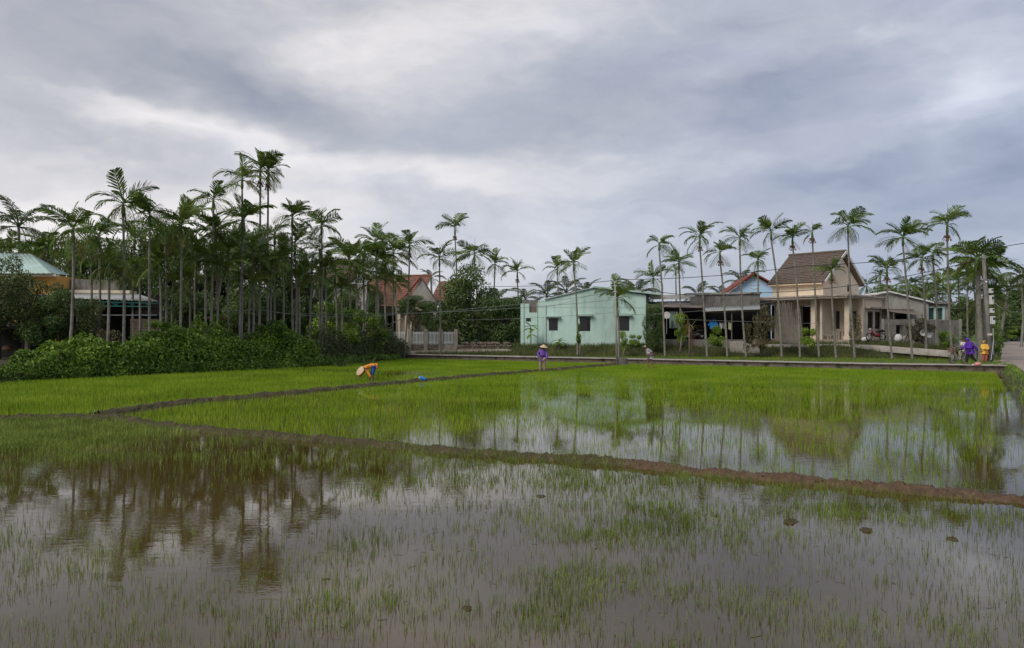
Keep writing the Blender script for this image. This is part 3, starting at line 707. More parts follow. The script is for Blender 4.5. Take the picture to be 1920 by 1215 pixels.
wl_ = [(u(1552, yb), u(1559.5, yb), z(1556, 617, yb), z(1556, 583, yb)), (u(1567, yb), u(1574.5, yb), z(1570, 617, yb), z(1570, 583, yb)), (u(1598, yb) , u(1606, yb), z(1600, 617, yb), z(1600, 583, yb))]
dr_ = [(u(1500, yb), u(1519, yb), fl, z(1505, 574, yb)), (u(1441, yb), u(1452, yb), fl, z(1446, 572, yb))]
wl_ = [w for w in wl_ if w[1] < .2]
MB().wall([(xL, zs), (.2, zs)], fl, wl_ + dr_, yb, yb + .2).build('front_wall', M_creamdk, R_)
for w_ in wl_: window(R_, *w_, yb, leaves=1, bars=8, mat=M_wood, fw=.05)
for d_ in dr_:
    MB().box(d_[0], d_[1], yb + .6, yb + .65, d_[2], d_[3]).build('room_shade_panel', M_dark, R_)  # near-black sheet in each doorway, painting the shade of the room
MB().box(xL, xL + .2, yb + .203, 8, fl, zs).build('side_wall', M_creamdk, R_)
# right side: recessed porch with a column, then a wing with a pair of tall windows
us = .0
vw = UV(1622, .25)
hl = [(UV(1627, .25), UV(1637, .25)), (UV(1640.5, .25), UV(1650.5, .25))]
vend = UV(1655, .25)
wz0, wz1 = zside(1638, 617, .25), zside(1638, 584, .25)
sw = bpy.data.objects.new('side_wing', None); sw.location = (.25, 0, 0); sw.rotation_euler = (0, 0, pi / 2); link(sw, R_)
# local x of the wing = depth v; local y = -u (towards the house)
MB().wall([(vw, zs), (vend, zs)], fl, [(a, b, wz0, wz1) for a, b in hl], 0, .2).build('wing_wall', M_cream, sw)
for a, b in hl:
    f = MB(); f.box(a, a + .06, .03, .12, wz0, wz1).box(b - .06, b, .03, .12, wz0, wz1).box(a + .06, b - .06, .03, .12, wz0, wz0 + .06).box(a + .06, b - .06, .03, .12, wz1 - .06, wz1)
    for k in range(9): f.box(a + .06, b - .06, .05, .065, wz0 + .1 + k * .17, wz0 + .125 + k * .17)
    f.build('window', M_wood, sw); MB().box(a, b, .14, .16, wz0, wz1).build('pane', M_glass, sw)
MB().box(vw - .2, vend + .25, -.5, -.003, zside(1638, 579, .25), zside(1638, 576, .25)).build('wing_hood', M_pinkroof, sw)
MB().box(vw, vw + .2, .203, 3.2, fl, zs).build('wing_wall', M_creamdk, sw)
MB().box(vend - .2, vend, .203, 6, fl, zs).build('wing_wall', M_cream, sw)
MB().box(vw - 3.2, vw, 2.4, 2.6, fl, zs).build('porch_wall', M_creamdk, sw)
vc = UV(1614, .1); MB().box(vc - .2, vc + .2, -.1, .3, fl, zs).build('column', M_cream, sw)
a = UV(1601, -2.2); MB().box(a - .5, a + .5, 2.33, 2.397, fl + .9, fl + 2.4).build('window', M_frame_dk, sw)
MB().box(UV(1605, .25), UV(1621, .25), -.05, .5, fl + .003, fl + .75).build('parapet', M_cream, sw)
# upper storey: front eave from 1447 to 1543, gable peak 1577
yu = 2.0
uL, uR = u(1449, yu), u(1543, yu)
ze = z(1543, 528, yu); zb_ = zs + .3
dv = lambda px: UV(px, uR)
vp, ve = dv(1577), dv(1610)
depth = ve - yu
vm = yu + depth * .5
zpk = zside(1577, 480, uR)
MB().box(uL, uR - .2, yu, yu + .2, zb_, ze).build('upper_wall', M_cream, R_)
MB().box(uL, uL + .2, yu + .203, ve, zb_, ze).build('upper_wall', M_cream, R_)
g = bpy.data.objects.new('gable_side', None); g.location = (uR, 0, 0); g.rotation_euler = (0, 0, pi / 2); link(g, R_)
zee = zside(1608, 528, uR) if False else ze
wv = (dv(1588.5), dv(1595), zside(1592, 547, uR), zside(1592, 533.5, uR))
MB().wall([(yu, ze), (vm, zpk - .1), (ve, ze)], zb_, [wv], 0, .2).build('gable_wall', M_cream, g)
MB().box(wv[0], wv[1], .08, .1, wv[2], wv[3]).build('gable_window', M_glass, g)
MB().wall([(yu, ze), (vm, zpk - .1), (ve, ze)], ze - .1, [], uR - uL - .2, uR - uL).build('gable_wall', M_cream, g)
for sgn in (0, 1):
    a_ = (uL - .3, yu - .55, ze - .05) if not sgn else (uL - .3, ve + .55, ze - .05)
    b_ = (uL - .3, vm, zpk + .38)
    Vv = Vector(b_) - Vector(a_); lv = Vv.length
    Uv = Vector((1, 0, 0)); lu = uR - uL + .75
    Nn = Uv.cross(Vv).normalized(); Nn = -Nn if Nn.z < 0 else Nn
    A = Vector(a_); mb = MB(); q = [A, A + Uv * lu, A + Uv * lu + Vv, A + Vv]; mb.hexa([p - Nn * .1 for p in q] + [p for p in q]); mb.build('roof_deck', M_wood, R_)
    courses(a_, Uv, Vv, lu, lv, 17, .3, .035, M_tile, R_)
MB().tube([(uL - .35, vm, zpk + .46), (uR + .45, vm, zpk + .46)], .13, 8).build('ridge_cap', M_tile, R_)
for s_ in (-1, 1):
    ye = yu - .55 if s_ < 0 else ve + .55
    MB().bar((uR + .47, ye, ze - .06), (uR + .47, vm, zpk + .36), .07, .22).build('barge_board', M_white, R_)
MB().box(uL - .25, uR + .1, yu - .5, yu - .003, ze - .22, ze - .12).build('eave_slab', M_cream, R_)
cream_F, cream_fl, cream_zs = F, fl, zs
cream_root = R_
def on_cream(px, v, zz):                          # world point on the cream house's terrace
    uu = F_c.u(px, v); return Vector((F_c.X0 + uu * cos(F_c.a) + v * sin(F_c.a), F_c.Y0 - uu * sin(F_c.a) + v * cos(F_c.a), F_c.zb + zz))
F_c = F

# --- open shed between the mint house and the cream house
F = Facade(1320, 64.5, radians(17), 1.05)
R_ = F.root('open_shed', 'low open-fronted shed with corrugated eaves under a stained concrete parapet', 'shed')
u, z = F.u, F.z
fz = z(1320, 637)
MB().box(u(1222), u(1428), 0, 6.5, -.8, fz).build('floor_slab', M_grey, R_)
MB().box(u(1222), u(1450), 5.0, 5.2, fz, z(1320, 560)).build('back_wall', M_dark, R_)  # back wall coloured near black to carry the shed's shade
MB().box(u(1222), u(1222) + .15, 1.2, 5.0, fz, z(1222, 575)).build('side_wall', M_grey, R_)
MB().box(u(1428) - .15, u(1428), 1.2, 5.0, fz, z(1428, 575)).build('side_wall', M_grey, R_)
v = 3.0
MB().wall([(u(1294, v), z(1294, 556, v)), (u(1320, v), z(1320, 553, v)), (u(1425, v), z(1425, 550, v))], z(1320, 577, v), [], v, v + .25).build('parapet_wall', M_grey, R_)
MB().box(u(1290, v), u(1428, v), v - .15, v + .4, z(1360, 553, v) + .05, z(1360, 552, v) + .18).build('parapet_cap', M_greylt, R_)
corrugated('roof_sheet', (u(1318), -.5, z(1318, 584)), (u(1425), -.5, z(1425, 580)), (u(1425, 3), 2.98, z(1425, 571, 3)), (u(1318, 3), 2.98, z(1318, 575, 3)), M_sheet, R_)
corrugated('roof_sheet', (u(1214), -.2, z(1214, 575)), (u(1317), -.2, z(1317, 577)), (u(1317, 4), 4.5, z(1317, 568, 4)), (u(1214, 4), 4.5, z(1214, 565, 4)), M_rust, R_)
MB().box(u(1214), u(1290), 2.0, 2.1, z(1250, 561, 2), z(1250, 553, 2)).build('fascia', M_sheet, R_)
for px in (1232, 1278, 1322, 1372, 1420):
    MB().tube([(u(px), -.1, fz), (u(px), -.1, z(px, 581))], .055, 6).build('post', M_wood, R_)
MB().bar((u(1320), -.15, z(1320, 586)), (u(1424), -.15, z(1424, 582)), .1, .12).build('beam', M_wood, R_)
# corrugated hanging wall panel at the shed's left, mint green
corrugated('wall_sheet', (u(1254), .4, z(1254, 615)), (u(1270), .4, z(1270, 615)), (u(1270), .4, z(1270, 583)), (u(1254), .4, z(1254, 583)), M_mintroof, R_, pitch=.12, amp=.012)
MB().box(u(1368), u(1424), -.6, -.05, -.8, fz - .12).build('step', M_path, R_)
def on_shed(px, py, v=0.0):
    uu = Fs.u(px, v); return Vector((Fs.X0 + uu * cos(Fs.a) + v * sin(Fs.a), Fs.Y0 - uu * sin(Fs.a) + v * cos(Fs.a), Fs.zb + Fs.z(px, py, v)))
Fs = F

# --- pale blue gabled house behind
F = Facade(1413, 82, radians(8), .9)
R_ = F.root('blue_house', 'pale blue gable with red roof edge and round relief rising behind the shed', 'house')
u, z = F.u, F.z
xa, xp, xb = u(1362), u(1413), u(1462)
za_, zp_, zb2 = z(1362, 549), z(1413, 514), z(1462, 541)
MB().wall([(xa, za_ - .3), (xp, zp_ - .1), (xb, zb2 - .3)], 0, [], 0, .2).build('gable_wall', M_blue, R_)
MB().box(xa, xa + .2, .203, 9, 0, za_ - .3).build('side_wall', M_blue, R_)
MB().box(xb - .2, xb, .203, 9, 0, zb2 - .3).build('side_wall', M_blue, R_)
for (p, q) in (((xa - .6, za_ - .35), (xp, zp_ + .08)), ((xb + .6, zb2 - .35), (xp, zp_ + .08))):
    MB().hexa([(p[0], -.5, p[1]), (q[0], -.5, q[1]), (q[0], 9, q[1]), (p[0], 9, p[1]), (p[0], -.5, p[1] + .08), (q[0], -.5, q[1] + .08), (q[0], 9, q[1] + .08), (p[0], 9, p[1] + .08)]).build('roof_slab', M_redtrim, R_)
    MB().bar((p[0], -.56, p[1] + .0), (q[0], -.56, q[1] + .0), .10, .16).build('barge_board', M_redtrim, R_)
    MB().bar((p[0] * .94 + xp * .06, -.03, p[1] - .15), (q[0], -.03, q[1] - .3), .05, .12).build('trim', M_white, R_)
cx_, cz_ = u(1414), z(1414, 533)
pts = [(cx_ + .5 * cos(t * pi / 12), -.03, cz_ + .5 * sin(t * pi / 12)) for t in range(25)]
MB().tube(pts, .04, 5).build('round_relief', M_white, R_)
MB().bar((cx_ - .4, -.03, cz_ - .05), (cx_ + .4, -.03, cz_ - .05), .05, .05).build('relief_bar', M_white, R_)
pts = [(u(1384) + .45 * cos(t * pi / 10), -.03, z(1384, 549) + .45 * sin(t * pi / 10)) for t in range(11)]
MB().tube(pts, .05, 5).build('arch_relief', M_white, R_)

# --- grey concrete house at the right
F = Facade(1665, 68.0, radians(6), 1.0)
R_ = F.root('grey_house', 'unpainted grey concrete house with a shallow gable and white roof edge', 'house')
u, z = F.u, F.z
tp = [(u(1640), z(1640, 553)), (u(1666), z(1666, 548)), (u(1741), z(1741, 567))]
MB().wall(tp, 0, [(u(1660), u(1680), z(1670, 636), z(1670, 612)), (u(1679), u(1700), z(1690, 598), z(1690, 589))], 0, .2).build('gable_wall', M_greylt, R_)
MB().box(u(1741) - .2, u(1741), .203, 8, 0, tp[-1][1]).build('side_wall', M_greylt, R_)
MB().box(u(1642), u(1740), .6, .7, 0, z(1680, 575)).build('room_shade_panel', M_dark, R_)  # near-black sheet painting the shade behind the gable openings
for a_, b_ in zip(tp, tp[1:]):
    e_ = .35 if b_[0] > tp[1][0] else 0
    MB().hexa([(a_[0], -.3, a_[1]), (b_[0] + e_, -.3, b_[1] - e_ * .2), (b_[0] + e_, 8, b_[1] - e_ * .2), (a_[0], 8, a_[1]), (a_[0], -.3, a_[1] + .12), (b_[0] + e_, -.3, b_[1] + .12 - e_ * .2), (b_[0] + e_, 8, b_[1] + .12 - e_ * .2), (a_[0], 8, a_[1] + .12)]).build('roof_slab', M_white, R_)
# flat wing with arched opening
w0, w1 = u(1741), u(1783)
MB().wall([(w0 + .003, z(1741, 571)), (w1, z(1780, 570))], 0, [(u(1742.5), u(1754), z(1750, 599), z(1750, 578)), (u(1756.5), u(1770), z(1763, 599), z(1763, 578))], .3, .5).build('wing_wall', M_greylt, R_)
MB().box(w0 + .01, w1 + .3, -.1, 5, z(1760, 570), z(1760, 567)).build('wing_roof', M_grey, R_)
for a_, b_ in ((1742.5, 1754), (1756.5, 1770)):
    MB().box(u(a_), u(b_), .42, .45, z(1755, 599), z(1755, 578)).build('teal_screen', surf('teal_screen', (.03, .075, .08), None, 2, .6) if 'teal_screen' not in MATS else MATS['teal_screen'], R_)
for q in (1741.6, 1755.2, 1771.6):
    MB().box(u(q) - .09, u(q) + .09, .2, .297, z(q, 600), z(q, 574)).build('pilaster', M_mintroof, R_)
MB().box(u(1740), u(1775), .2, .297, z(1755, 577), z(1755, 574) - .001).build('lintel', M_mintroof, R_)
# lean-to roof on its front
corrugated('lean_to_roof', (u(1656), -2.2, z(1656, 585, -2.2)), (u(1712), -2.2, z(1712, 592, -2.2)), (u(1712), -.02, z(1712, 580)), (u(1656), -.02, z(1656, 579)), M_rust, R_)
for px in (1658, 1685, 1710): MB().tube([(u(px), -2.1, -.3), (u(px), -2.1, z(px, 587, -2.1))], .05, 5).build('post', M_wood, R_)
# yard wall in front
F = Facade(1655, 64.5, radians(2), .95)
R_ = F.root('yard_wall', 'rough grey concrete yard wall with dark square opening before the grey house', 'wall')
u, z = F.u, F.z
MB().wall([(u(1655), z(1655, 599)), (u(1712), z(1712, 599)), (u(1713), z(1713, 601)), (u(1800), z(1800, 600))], -.6, [(u(1680), u(1694), z(1687, 628), z(1687, 609))], 0, .18).build('wall_panel', M_grey, R_)
MB().box(u(1679.5), u(1694.5), .7, .75, z(1687, 630), z(1687, 606)).build('recess_shade_panel', M_dark, R_)  # near-black sheet painting the shade in the square opening
for px in (1655, 1712, 1756, 1800): MB().box(u(px) - .12, u(px) + .12, -.06, -.003, -.6, z(px, 598)).build('post', M_greylt, R_)

# --- red tiled house behind the picket fence
F = Facade(790, 79, radians(12), .9)
R_ = F.root('red_roofed_house', 'house with weathered red tile roof and plain gable above the picket fence', 'house')
u, z = F.u, F.z
g0, g1, gp = u(764), u(819), u(790)
zl, zr_, zp_ = z(764, 562), z(817, 566), z(790, 522)
MB().wall([(g0, z(764, 556)), (gp, zp_), (g1, z(818, 566))], 0, [], 0, .2).build('gable_wall', M_greylt, R_)
zw = z(764, 580)
MB().wall([(u(664), z(664, 576)), (g0 - .003, z(764, 576))], 0, [(u(690), u(706), z(700, 640), z(700, 590)), (u(722), u(740), z(730, 650), z(730, 588))], .6, .8).build('front_wall', M_creamdk, R_)
MB().box(u(668), u(750), 1.3, 1.35, 0, z(700, 585)).build('room_shade_panel', M_dark, R_)  # near-black sheet painting the unlit rooms behind the front wall
MB().box(g1, u(866), 1.2, 1.4, 0, z(830, 562)).build('front_wall', M_creamdk, R_)
# left main slope: eave rises to a ridge parallel to the facade
P0 = (u(668), -.9, z(668, 575, -.9)); Pr = (u(700, 4.2), 4.2, z(745, 519, 4.2))
Vv = Vector((0, 5.1, Pr[2] - P0[2])); lu = g0 - u(668) + 1.3
A = Vector(P0); Uv = Vector((1, 0, 0)); Nn = Uv.cross(Vv).normalized()
mb = MB(); q = [A, A + Uv * lu, A + Uv * lu + Vv, A + Vv]; mb.hexa([p - Nn * .12 for p in q] + [p - Nn * .01 for p in q]); mb.build('roof_deck', M_wood, R_)
courses(P0, Uv, Vv, lu, Vv.length, 15, .32, .04, M_redtile, R_)
MB().tube([A + Vv + Vector((0, 0, .1)), A + Uv * lu + Vv + Vector((0, 0, .1))], .13, 7).build('ridge_cap', M_redtile, R_)
# right slope behind the gable
P0 = (gp + .6, .9, z(830, 566, .9)); Vv = Vector((0, 3.6, z(820, 528, 4.5) - P0[2])); lu = u(858) - gp - .6
A = Vector(P0); Nn = Uv.cross(Vv).normalized()
mb = MB(); q = [A, A + Uv * lu, A + Uv * lu + Vv, A + Vv]; mb.hexa([p - Nn * .12 for p in q] + [p - Nn * .01 for p in q]); mb.build('roof_deck', M_wood, R_)
courses(P0, Uv, Vv, lu, Vv.length, 11, .32, .04, M_redtile, R_)
for e_, ze_ in ((g0 - .35, z(760, 558)), (g1 + .15, z(819, 569))):
    MB().bar((e_, -.1, ze_), (gp, -.1, zp_ + .12), .34, .09).build('verge_tile', M_redtrim if e_ < gp else M_tile, R_)
    s_ = 1 if e_ > gp else -1
for px in (754, 768, 778):
    MB().box(u(px) - .16, u(px) + .16, -1.0, -.7, 0, z(px, 583)).build('column', M_cream, R_)
MB().box(u(750), u(800), -1.2, -.003, z(770, 583) + .003, z(770, 577)).build('porch_slab', M_creamdk, R_)

# --- pale house with a tiled hip and green tarp glimpsed between the trunks
F = Facade(640, 76, radians(12), .7)
R_ = F.root('pale_house', 'pale plastered house with small grey tiled roof glimpsed between palm trunks', 'house')
u, z = F.u, F.z
MB().wall([(u(584), z(584, 532)), (u(690), z(690, 532))], 0, [(u(600), u(612), z(606, 585), z(606, 560)), (u(650), u(664), z(657, 610), z(657, 575))], 0, .2).build('front_wall', M_lav, R_)
MB().box(u(586), u(688), .8, .85, 0, z(640, 534)).build('room_shade_panel', M_dark, R_)  # near-black sheet painting the shade behind the two openings
P0 = (u(583), -.6, z(583, 533)); Vv = Vector((.0, 3.2, z(620, 488, 2.6) - z(620, 533))); lu = u(668) - u(583)
courses(P0, Uv, Vv, lu, Vv.length, 12, .35, .04, M_tile, R_)
MB().box(u(583), u(668), -.4, 6, z(620, 534) - .1, z(620, 534)).build('roof_deck', M_wood, R_)
MB().box(u(570), u(640), -1.6, -1.4, z(600, 568), z(600, 565)).build('canopy_edge', M_white, R_)
MB().box(u(575), u(581), -1.6, -1.3, 0, z(580, 568)).build('column', M_white, R_)
p = at(607, 556, 74)
o = MB().add([p + Vector(q) for q in ((-.9, 0, .4), (.2, -.3, .3), (1.0, 0, -.7), (-.2, -.6, -.6))], [(0, 1, 2, 3)]).build('tarpaulin', M_tarp); tag(o, 'small turquoise green tarpaulin hung on the pale house between palm trunks', 'tarpaulin')

# --- yellow house with pale green roof and long veranda at the far left
F = Facade(120, 52, radians(-4), .55)
R_ = F.root('yellow_house', 'yellow walled house with pale green metal roof half hidden by bushes', 'house')
u, z = F.u, F.z
corrugated('roof_sheet', (u(-60), -.8, z(-60, 514)), (u(108), -.8, z(108, 514)), (u(70, 3), 2.2, z(70, 476, 2.2)), (u(-60, 3), 2.2, z(-60, 474, 2.2)), M_mintroof, R_, pitch=.35, amp=.02)
mb = MB().add([(u(108), -.8, z(108, 514)), (u(125, 5), 5.5, z(125, 516, 5.5)), (u(70, 3), 2.2, z(70, 476, 2.2))], [(0, 1, 2)]); mb.build('roof_hip', M_mintroof, R_)
MB().box(u(-60), u(104), 0, .2, 0, z(100, 516)).build('front_wall', M_yellow, R_)
MB().box(u(104) - .2, u(104), .203, 6, 0, z(100, 516)).build('side_wall', M_yellow, R_)
MB().box(u(-60), u(112), -.5, -.003, z(100, 519), z(100, 515)).build('eave_trim', M_cream, R_)
F = Facade(180, 49.5, radians(-10), .55)
R_ = F.root('veranda', 'long low veranda with turquoise steel truss under pale sheet roof', 'veranda')
u, z = F.u, F.z
corrugated('roof_sheet', (u(56), -.4, z(56, 557)), (u(303), -.4, z(303, 565)), (u(262, 4), 4, z(262, 552, 4)), (u(56, 4), 4, z(56, 549, 4)), M_sheet, R_)
MB().box(u(60, 4), u(243, 4), 4.0, 5.6, z(160, 551, 4) + .05, z(160, 545, 4) + .05).build('upper_slab', M_cream, R_)
MB().box(u(110, 5), u(222, 5), 5.0, 5.2, z(160, 545, 4) + .06, z(160, 524, 5)).build('stained_parapet', M_grey, R_)
MB().bar((u(60), -.3, z(60, 563)), (u(300), -.3, z(300, 569)), .05, .07).build('truss_chord', M_teal, R_)
MB().bar((u(60), -.3, z(60, 572)), (u(286), -.3, z(286, 575)), .05, .08).build('truss_chord', M_teal, R_)
n = 15
for k in range(n):
    a = 70 + k * 15; MB().bar((u(a), -.3, z(a, 563.5)), (u(a), -.3, z(a, 572.5)), .045).build('truss_post', M_teal, R_)
    if k < n - 1:
        up = k % 2; MB().bar((u(a), -.3, z(a, 564 if up else 572)), (u(a + 15), -.3, z(a + 15, 572 if up else 564)), .03).build('truss_brace', M_teal, R_)
for px in (186, 92): MB().box(u(px) - .14, u(px) + .14, -.45, -.17, -.2, z(px, 574)).build('column', M_postc, R_)
MB().box(u(60, 4.5), u(298, 4.5), 4.5, 4.7, -.2, z(180, 552, 4.5)).build('back_wall', M_dark, R_)  # wall coloured near black: veranda shade put into the colour
MB().bar((u(150), -.5, z(150, 591)), (u(298), -.5, z(298, 591)), .05).build('rail', M_steel, R_)
for k in range(6):
    zz = z(265, 598 + k * 6); MB().box(u(245), u(298), -.1 + .01 * (k % 2), -.05, zz - .2, zz).build('plank', M_wood, R_)
MB().box(u(240), u(300), 1.5, 1.6, z(265, 592), z(265, 580)).build('sheet_edge', M_rust, R_)

# --- small teal house far down the road
F = Facade(1890, 152, radians(0), .4)
R_ = F.root('teal_house', 'small pale teal house with dark window far down the road', 'house')
u, z = F.u, F.z
MB().wall([(u(1868), z(1868, 598)), (u(1885), z(1885, 590)), (u(1965), z(1965, 590))], 0, [(u(1892), u(1899), z(1895, 615), z(1895, 602))], 0, .2).build('front_wall', M_mint, R_)
MB().box(u(1892) - .02, u(1899) + .02, .25, .3, z(1895, 616), z(1895, 601)).build('window', M_frame_dk, R_)
MB().box(u(1883), u(1968), -.6, 5, z(1890, 590), z(1890, 587.5)).build('roof_slab', M_mintroof, R_)

# --- picket fence and its wall
F = Facade(857, 69.5, radians(4), .0)
R_ = F.root('picket_fence', 'fence of white pickets between concrete posts on a rubble base', 'fence')
u, z = F.u, F.z
posts = [730, 768.5, 798.5, 826.5, 855]
for px in posts: MB().box(u(px) - .17, u(px) + .17, -.16, .18, z(px, 659), z(px, 617)).build('post', M_postc, R_)
pk = MB().box(-.032, .032, 0, .03, 0, 1.2); pk.v = [(x, y, zz + (.05 if zz > 1 and False else 0)) for x, y, zz in pk.v]
pkm = None
for a, b in zip(posts, posts[1:]):
    n = 9 if b - a < 35 else 11
    for k in range(n):
        x = u(a + 3.8 + (b - a - 7.6) * k / (n - 1)); zb0 = z((a + b) / 2, 646 - (k % 3 == 1) * .6)
        if pkm is None: o = pk.build('picket', M_white, R_, loc=(x, 0, zb0)); pkm = o.data
        else: part('picket', pkm, None, R_, (x, 0, zb0), (random.uniform(-.02, .02), random.uniform(-.015, .015), 0))
    for py in (624.5, 641.5): MB().box(u(a) + .18, u(b) - .18, .035, .07, z(a, py) - .04, z(a, py) + .04).build('rail', M_white, R_)
    MB().box(u(a) + .172, u(b) - .172, -.05, .12, z(a, 659), z(a, 646.5)).build('rubble_panel', M_stonewall if a in (768.5, 798.5) else M_postc, R_)
# low concrete kerb wall under it, running on beside the path, with a rubble course on top
V = []
kp = [(730, 663.5, 659, 70), (790, 664, 657.5, 69.6), (860, 664.5, 655.5, 69.2), (900, 663.5, 655, 69.0), (945, 661, 654.5, 68.8), (960, 659.5, 656, 68.6)]
for x, y0, y1, Y in kp:
    a, b = at(x, y0 + 3, Y - .1), at(x, y1, Y - .1); V += [tuple(a), tuple(b), (b.x, b.y + .35, b.z), (a.x, a.y + .35, a.z)]
kind(mesh_np('kerb', V, [(i * 4 + k, (i + 1) * 4 + k, (i + 1) * 4 + k + 1, i * 4 + k + 1) for i in range(len(kp) - 1) for k in range(3)], M_postc), 'structure')
R_ = thing('rubble_wall', 'dark low rubble stone wall between the picket fence and the mint house', 'wall', at(860, 655, 69.3))
stm = []
for s_ in range(5):
    vv = []
    for a in range(5):
        for q in range(7):
            th = (a / 4 - .5) * pi; ph = q / 7 * 2 * pi; rr = .19 * (1 + .5 * mnoise.noise((cos(ph) + s_ * 9, sin(ph), th)))
            vv.append((rr * 1.3 * cos(ph) * cos(th), rr * sin(ph) * cos(th), rr * .85 * sin(th)))
    ff = [(a * 7 + q, a * 7 + (q + 1) % 7, (a + 1) * 7 + (q + 1) % 7, (a + 1) * 7 + q) for a in range(4) for q in range(7)]
    me = bpy.data.meshes.new('stone'); me.from_pydata(vv, [], ff); me.materials.append(M_stonewall); stm.append(me)
base = at(860, 655, 69.3)
for row in range(3):
    for k in range(24):
        p = at(860 + k * 4.1 + row * 2 + random.uniform(-1, 1), 0, 69.3 - .2 * k / 24)
        q = Vector((p.x, p.y + .1, CH - (654 - row * 5 - (k / 24) * -0 - 620) * 69.3 / FPX)) - base
        if row == 2 and random.random() < .35: continue
        part('stone', stm[(k + row) % 5], None, R_, q, (random.uniform(-.4, .4), 0, random.uniform(0, 3)), (1, 1, random.uniform(.8, 1.2)))
# ------------------------------------------------------------------ palms
def frond_mesh(name, L, pairs, ll, lw, elev, droop, mat, seed, fold=.5, hang=.4, ragged=.15, lift=.15, base=.12):
    """one pinnate leaf growing from the origin towards +x. elev: start angle, droop: how much the stalk bends over, hang: how far the leaflets drop"""
    r = random.Random(seed); V, F = [], []
    P, D = [], []; p = Vector((0, 0, 0)); n = 12
    for i in range(n + 1):
        t = i / n; a = elev - droop * (t ** 1.25)
        d = Vector((cos(a), .10 * sin(seed * 3 + t * 2), sin(a))).normalized(); P.append(p.copy()); D.append(d); p = p + d * L / n
    def pos(t):
        i = min(int(t * n), n - 1); f = t * n - i; return P[i].lerp(P[i + 1], f), D[i].lerp(D[i + 1], f).normalized()
    def quad(a, b, c, d):
        k = len(V); V.extend([a, b, c, d]); F.append((k, k + 1, k + 2, k + 3))
    for i in range(n):                       # stalk, three sided
        w0 = .035 * L / 2 * (1 - i / n) ** .8 + .006; w1 = .035 * L / 2 * (1 - (i + 1) / n) ** .8 + .006
        s = Vector((0, 1, 0)); up0 = s.cross(D[i]) * -1; up1 = s.cross(D[i + 1]) * -1
        quad(P[i] - s * w0, P[i] + s * w0, P[i + 1] + s * w1, P[i + 1] - s * w1)
        quad(P[i] + s * w0, P[i] + up0 * -w0, P[i + 1] + up1 * -w1, P[i + 1] + s * w1)
    for k in range(pairs):
        t = base + (1 - base) * (k + .5) / pairs
        for sd in (-1, 1):
            o, d = pos(min(.999, t + r.uniform(-.012, .012)))
            s = Vector((0, sd, 0)); up = (s.cross(d) * (-sd)).normalized()
            if up.z < 0 and elev > -.3: up = -up
            env = (sin(pi * min(1, (t - base + .10) / (1.12 - base))) ** .55) * (1 - .25 * t)
            l = ll * env * r.uniform(1 - ragged, 1 + ragged * .5)
            fw = .45 + .55 * t + r.uniform(-.1, .1)
            dir0 = (s * (1 - .35 * fw) + d * fw + up * (lift * r.uniform(.3, 1.3))).normalized()
            m = o + dir0 * l * .5
            dir1 = (dir0 + Vector((0, 0, -1)) * hang * r.uniform(.5, 1.5)).normalized()
            e = m + dir1 * l * .5
            w = lw * r.uniform(.8, 1.2); wd = d * w * .5 + up * w * fold * .4 * sd * 0 + Vector((0, 0, w * .25))
            quad(o - wd * .5, o + wd * .5, m + wd, m - wd)
            quad(m - wd, m + wd, e + wd * .45, e - wd * .45)
    me = bpy.data.meshes.new(name); me.from_pydata([tuple(v) for v in V], [], F); me.materials.append(mat)
    return me
def variants(f): return [f(s) for s in range(3)]
FR = {
    'up': variants(lambda s: frond_mesh('frond', 1.75, 19, .66, .062, 1.28 - .12 * s, .75 + .3 * s, M_palm, 10 + s, hang=.12)),
    'mid': variants(lambda s: frond_mesh('frond', 1.95, 20, .74, .062, .95 - .12 * s, 1.35 + .25 * s, M_palm, 20 + s, hang=.30)),
    'low': variants(lambda s: frond_mesh('frond', 1.9, 20, .74, .062, .45 - .1 * s, 1.45 + .2 * s, M_palm, 30 + s, hang=.55)),
    'droop': variants(lambda s: frond_mesh('frond', 1.9, 21, .74, .06, -.25 - .15 * s, 1.05 + .1 * s, M_palm, 40 + s, hang=1.0)),
    'old': variants(lambda s: frond_mesh('frond', 1.8, 22, .72, .08, -.4, 1.0 + .1 * s, M_palm_old, 50 + s, hang=1.2)),
    'dry': variants(lambda s: frond_mesh('frond', 1.5, 16, .55, .05, -1.2, .35, M_palm_dry, 60 + s, hang=1.5)),
    'cup': variants(lambda s: frond_mesh('frond', 3.9, 44, 1.0, .055, 1.15, 1.2 + .2 * s, M_coco, 70 + s, hang=.7, base=.2)),
    'cmid': variants(lambda s: frond_mesh('frond', 4.1, 46, 1.05, .055, .6, 1.5 + .2 * s, M_coco, 80 + s, hang=1.2, base=.2)),
    'clow': variants(lambda s: frond_mesh('frond', 3.9, 44, 1.05, .055, .0, 1.4 + .1 * s, M_coco, 90 + s, hang=1.9, base=.2)),
}
def ring_trunk(pts, r0, r1, mat, parent, name='trunk', n=8, swell=1.0):
    """slender ringed stem through pts"""
    m = MB(); P = [Vector(p) for p in pts]; N_ = 26; C, Rr = [], []
    for i in range(N_ + 1):
        t = i / N_; q = t * (len(P) - 1); j = min(int(q), len(P) - 2); f = q - j
        a, b = P[j], P[j + 1]
        C.append(a.lerp(b, f)); Rr.append((r0 + (r1 - r0) * t) * (1.05 if i % 2 else .97) * (1 + (.35 if i == 0 else 0)))
    m.tube(C, Rr, n); return m.build(name, mat, parent, smooth=True)
betel = None
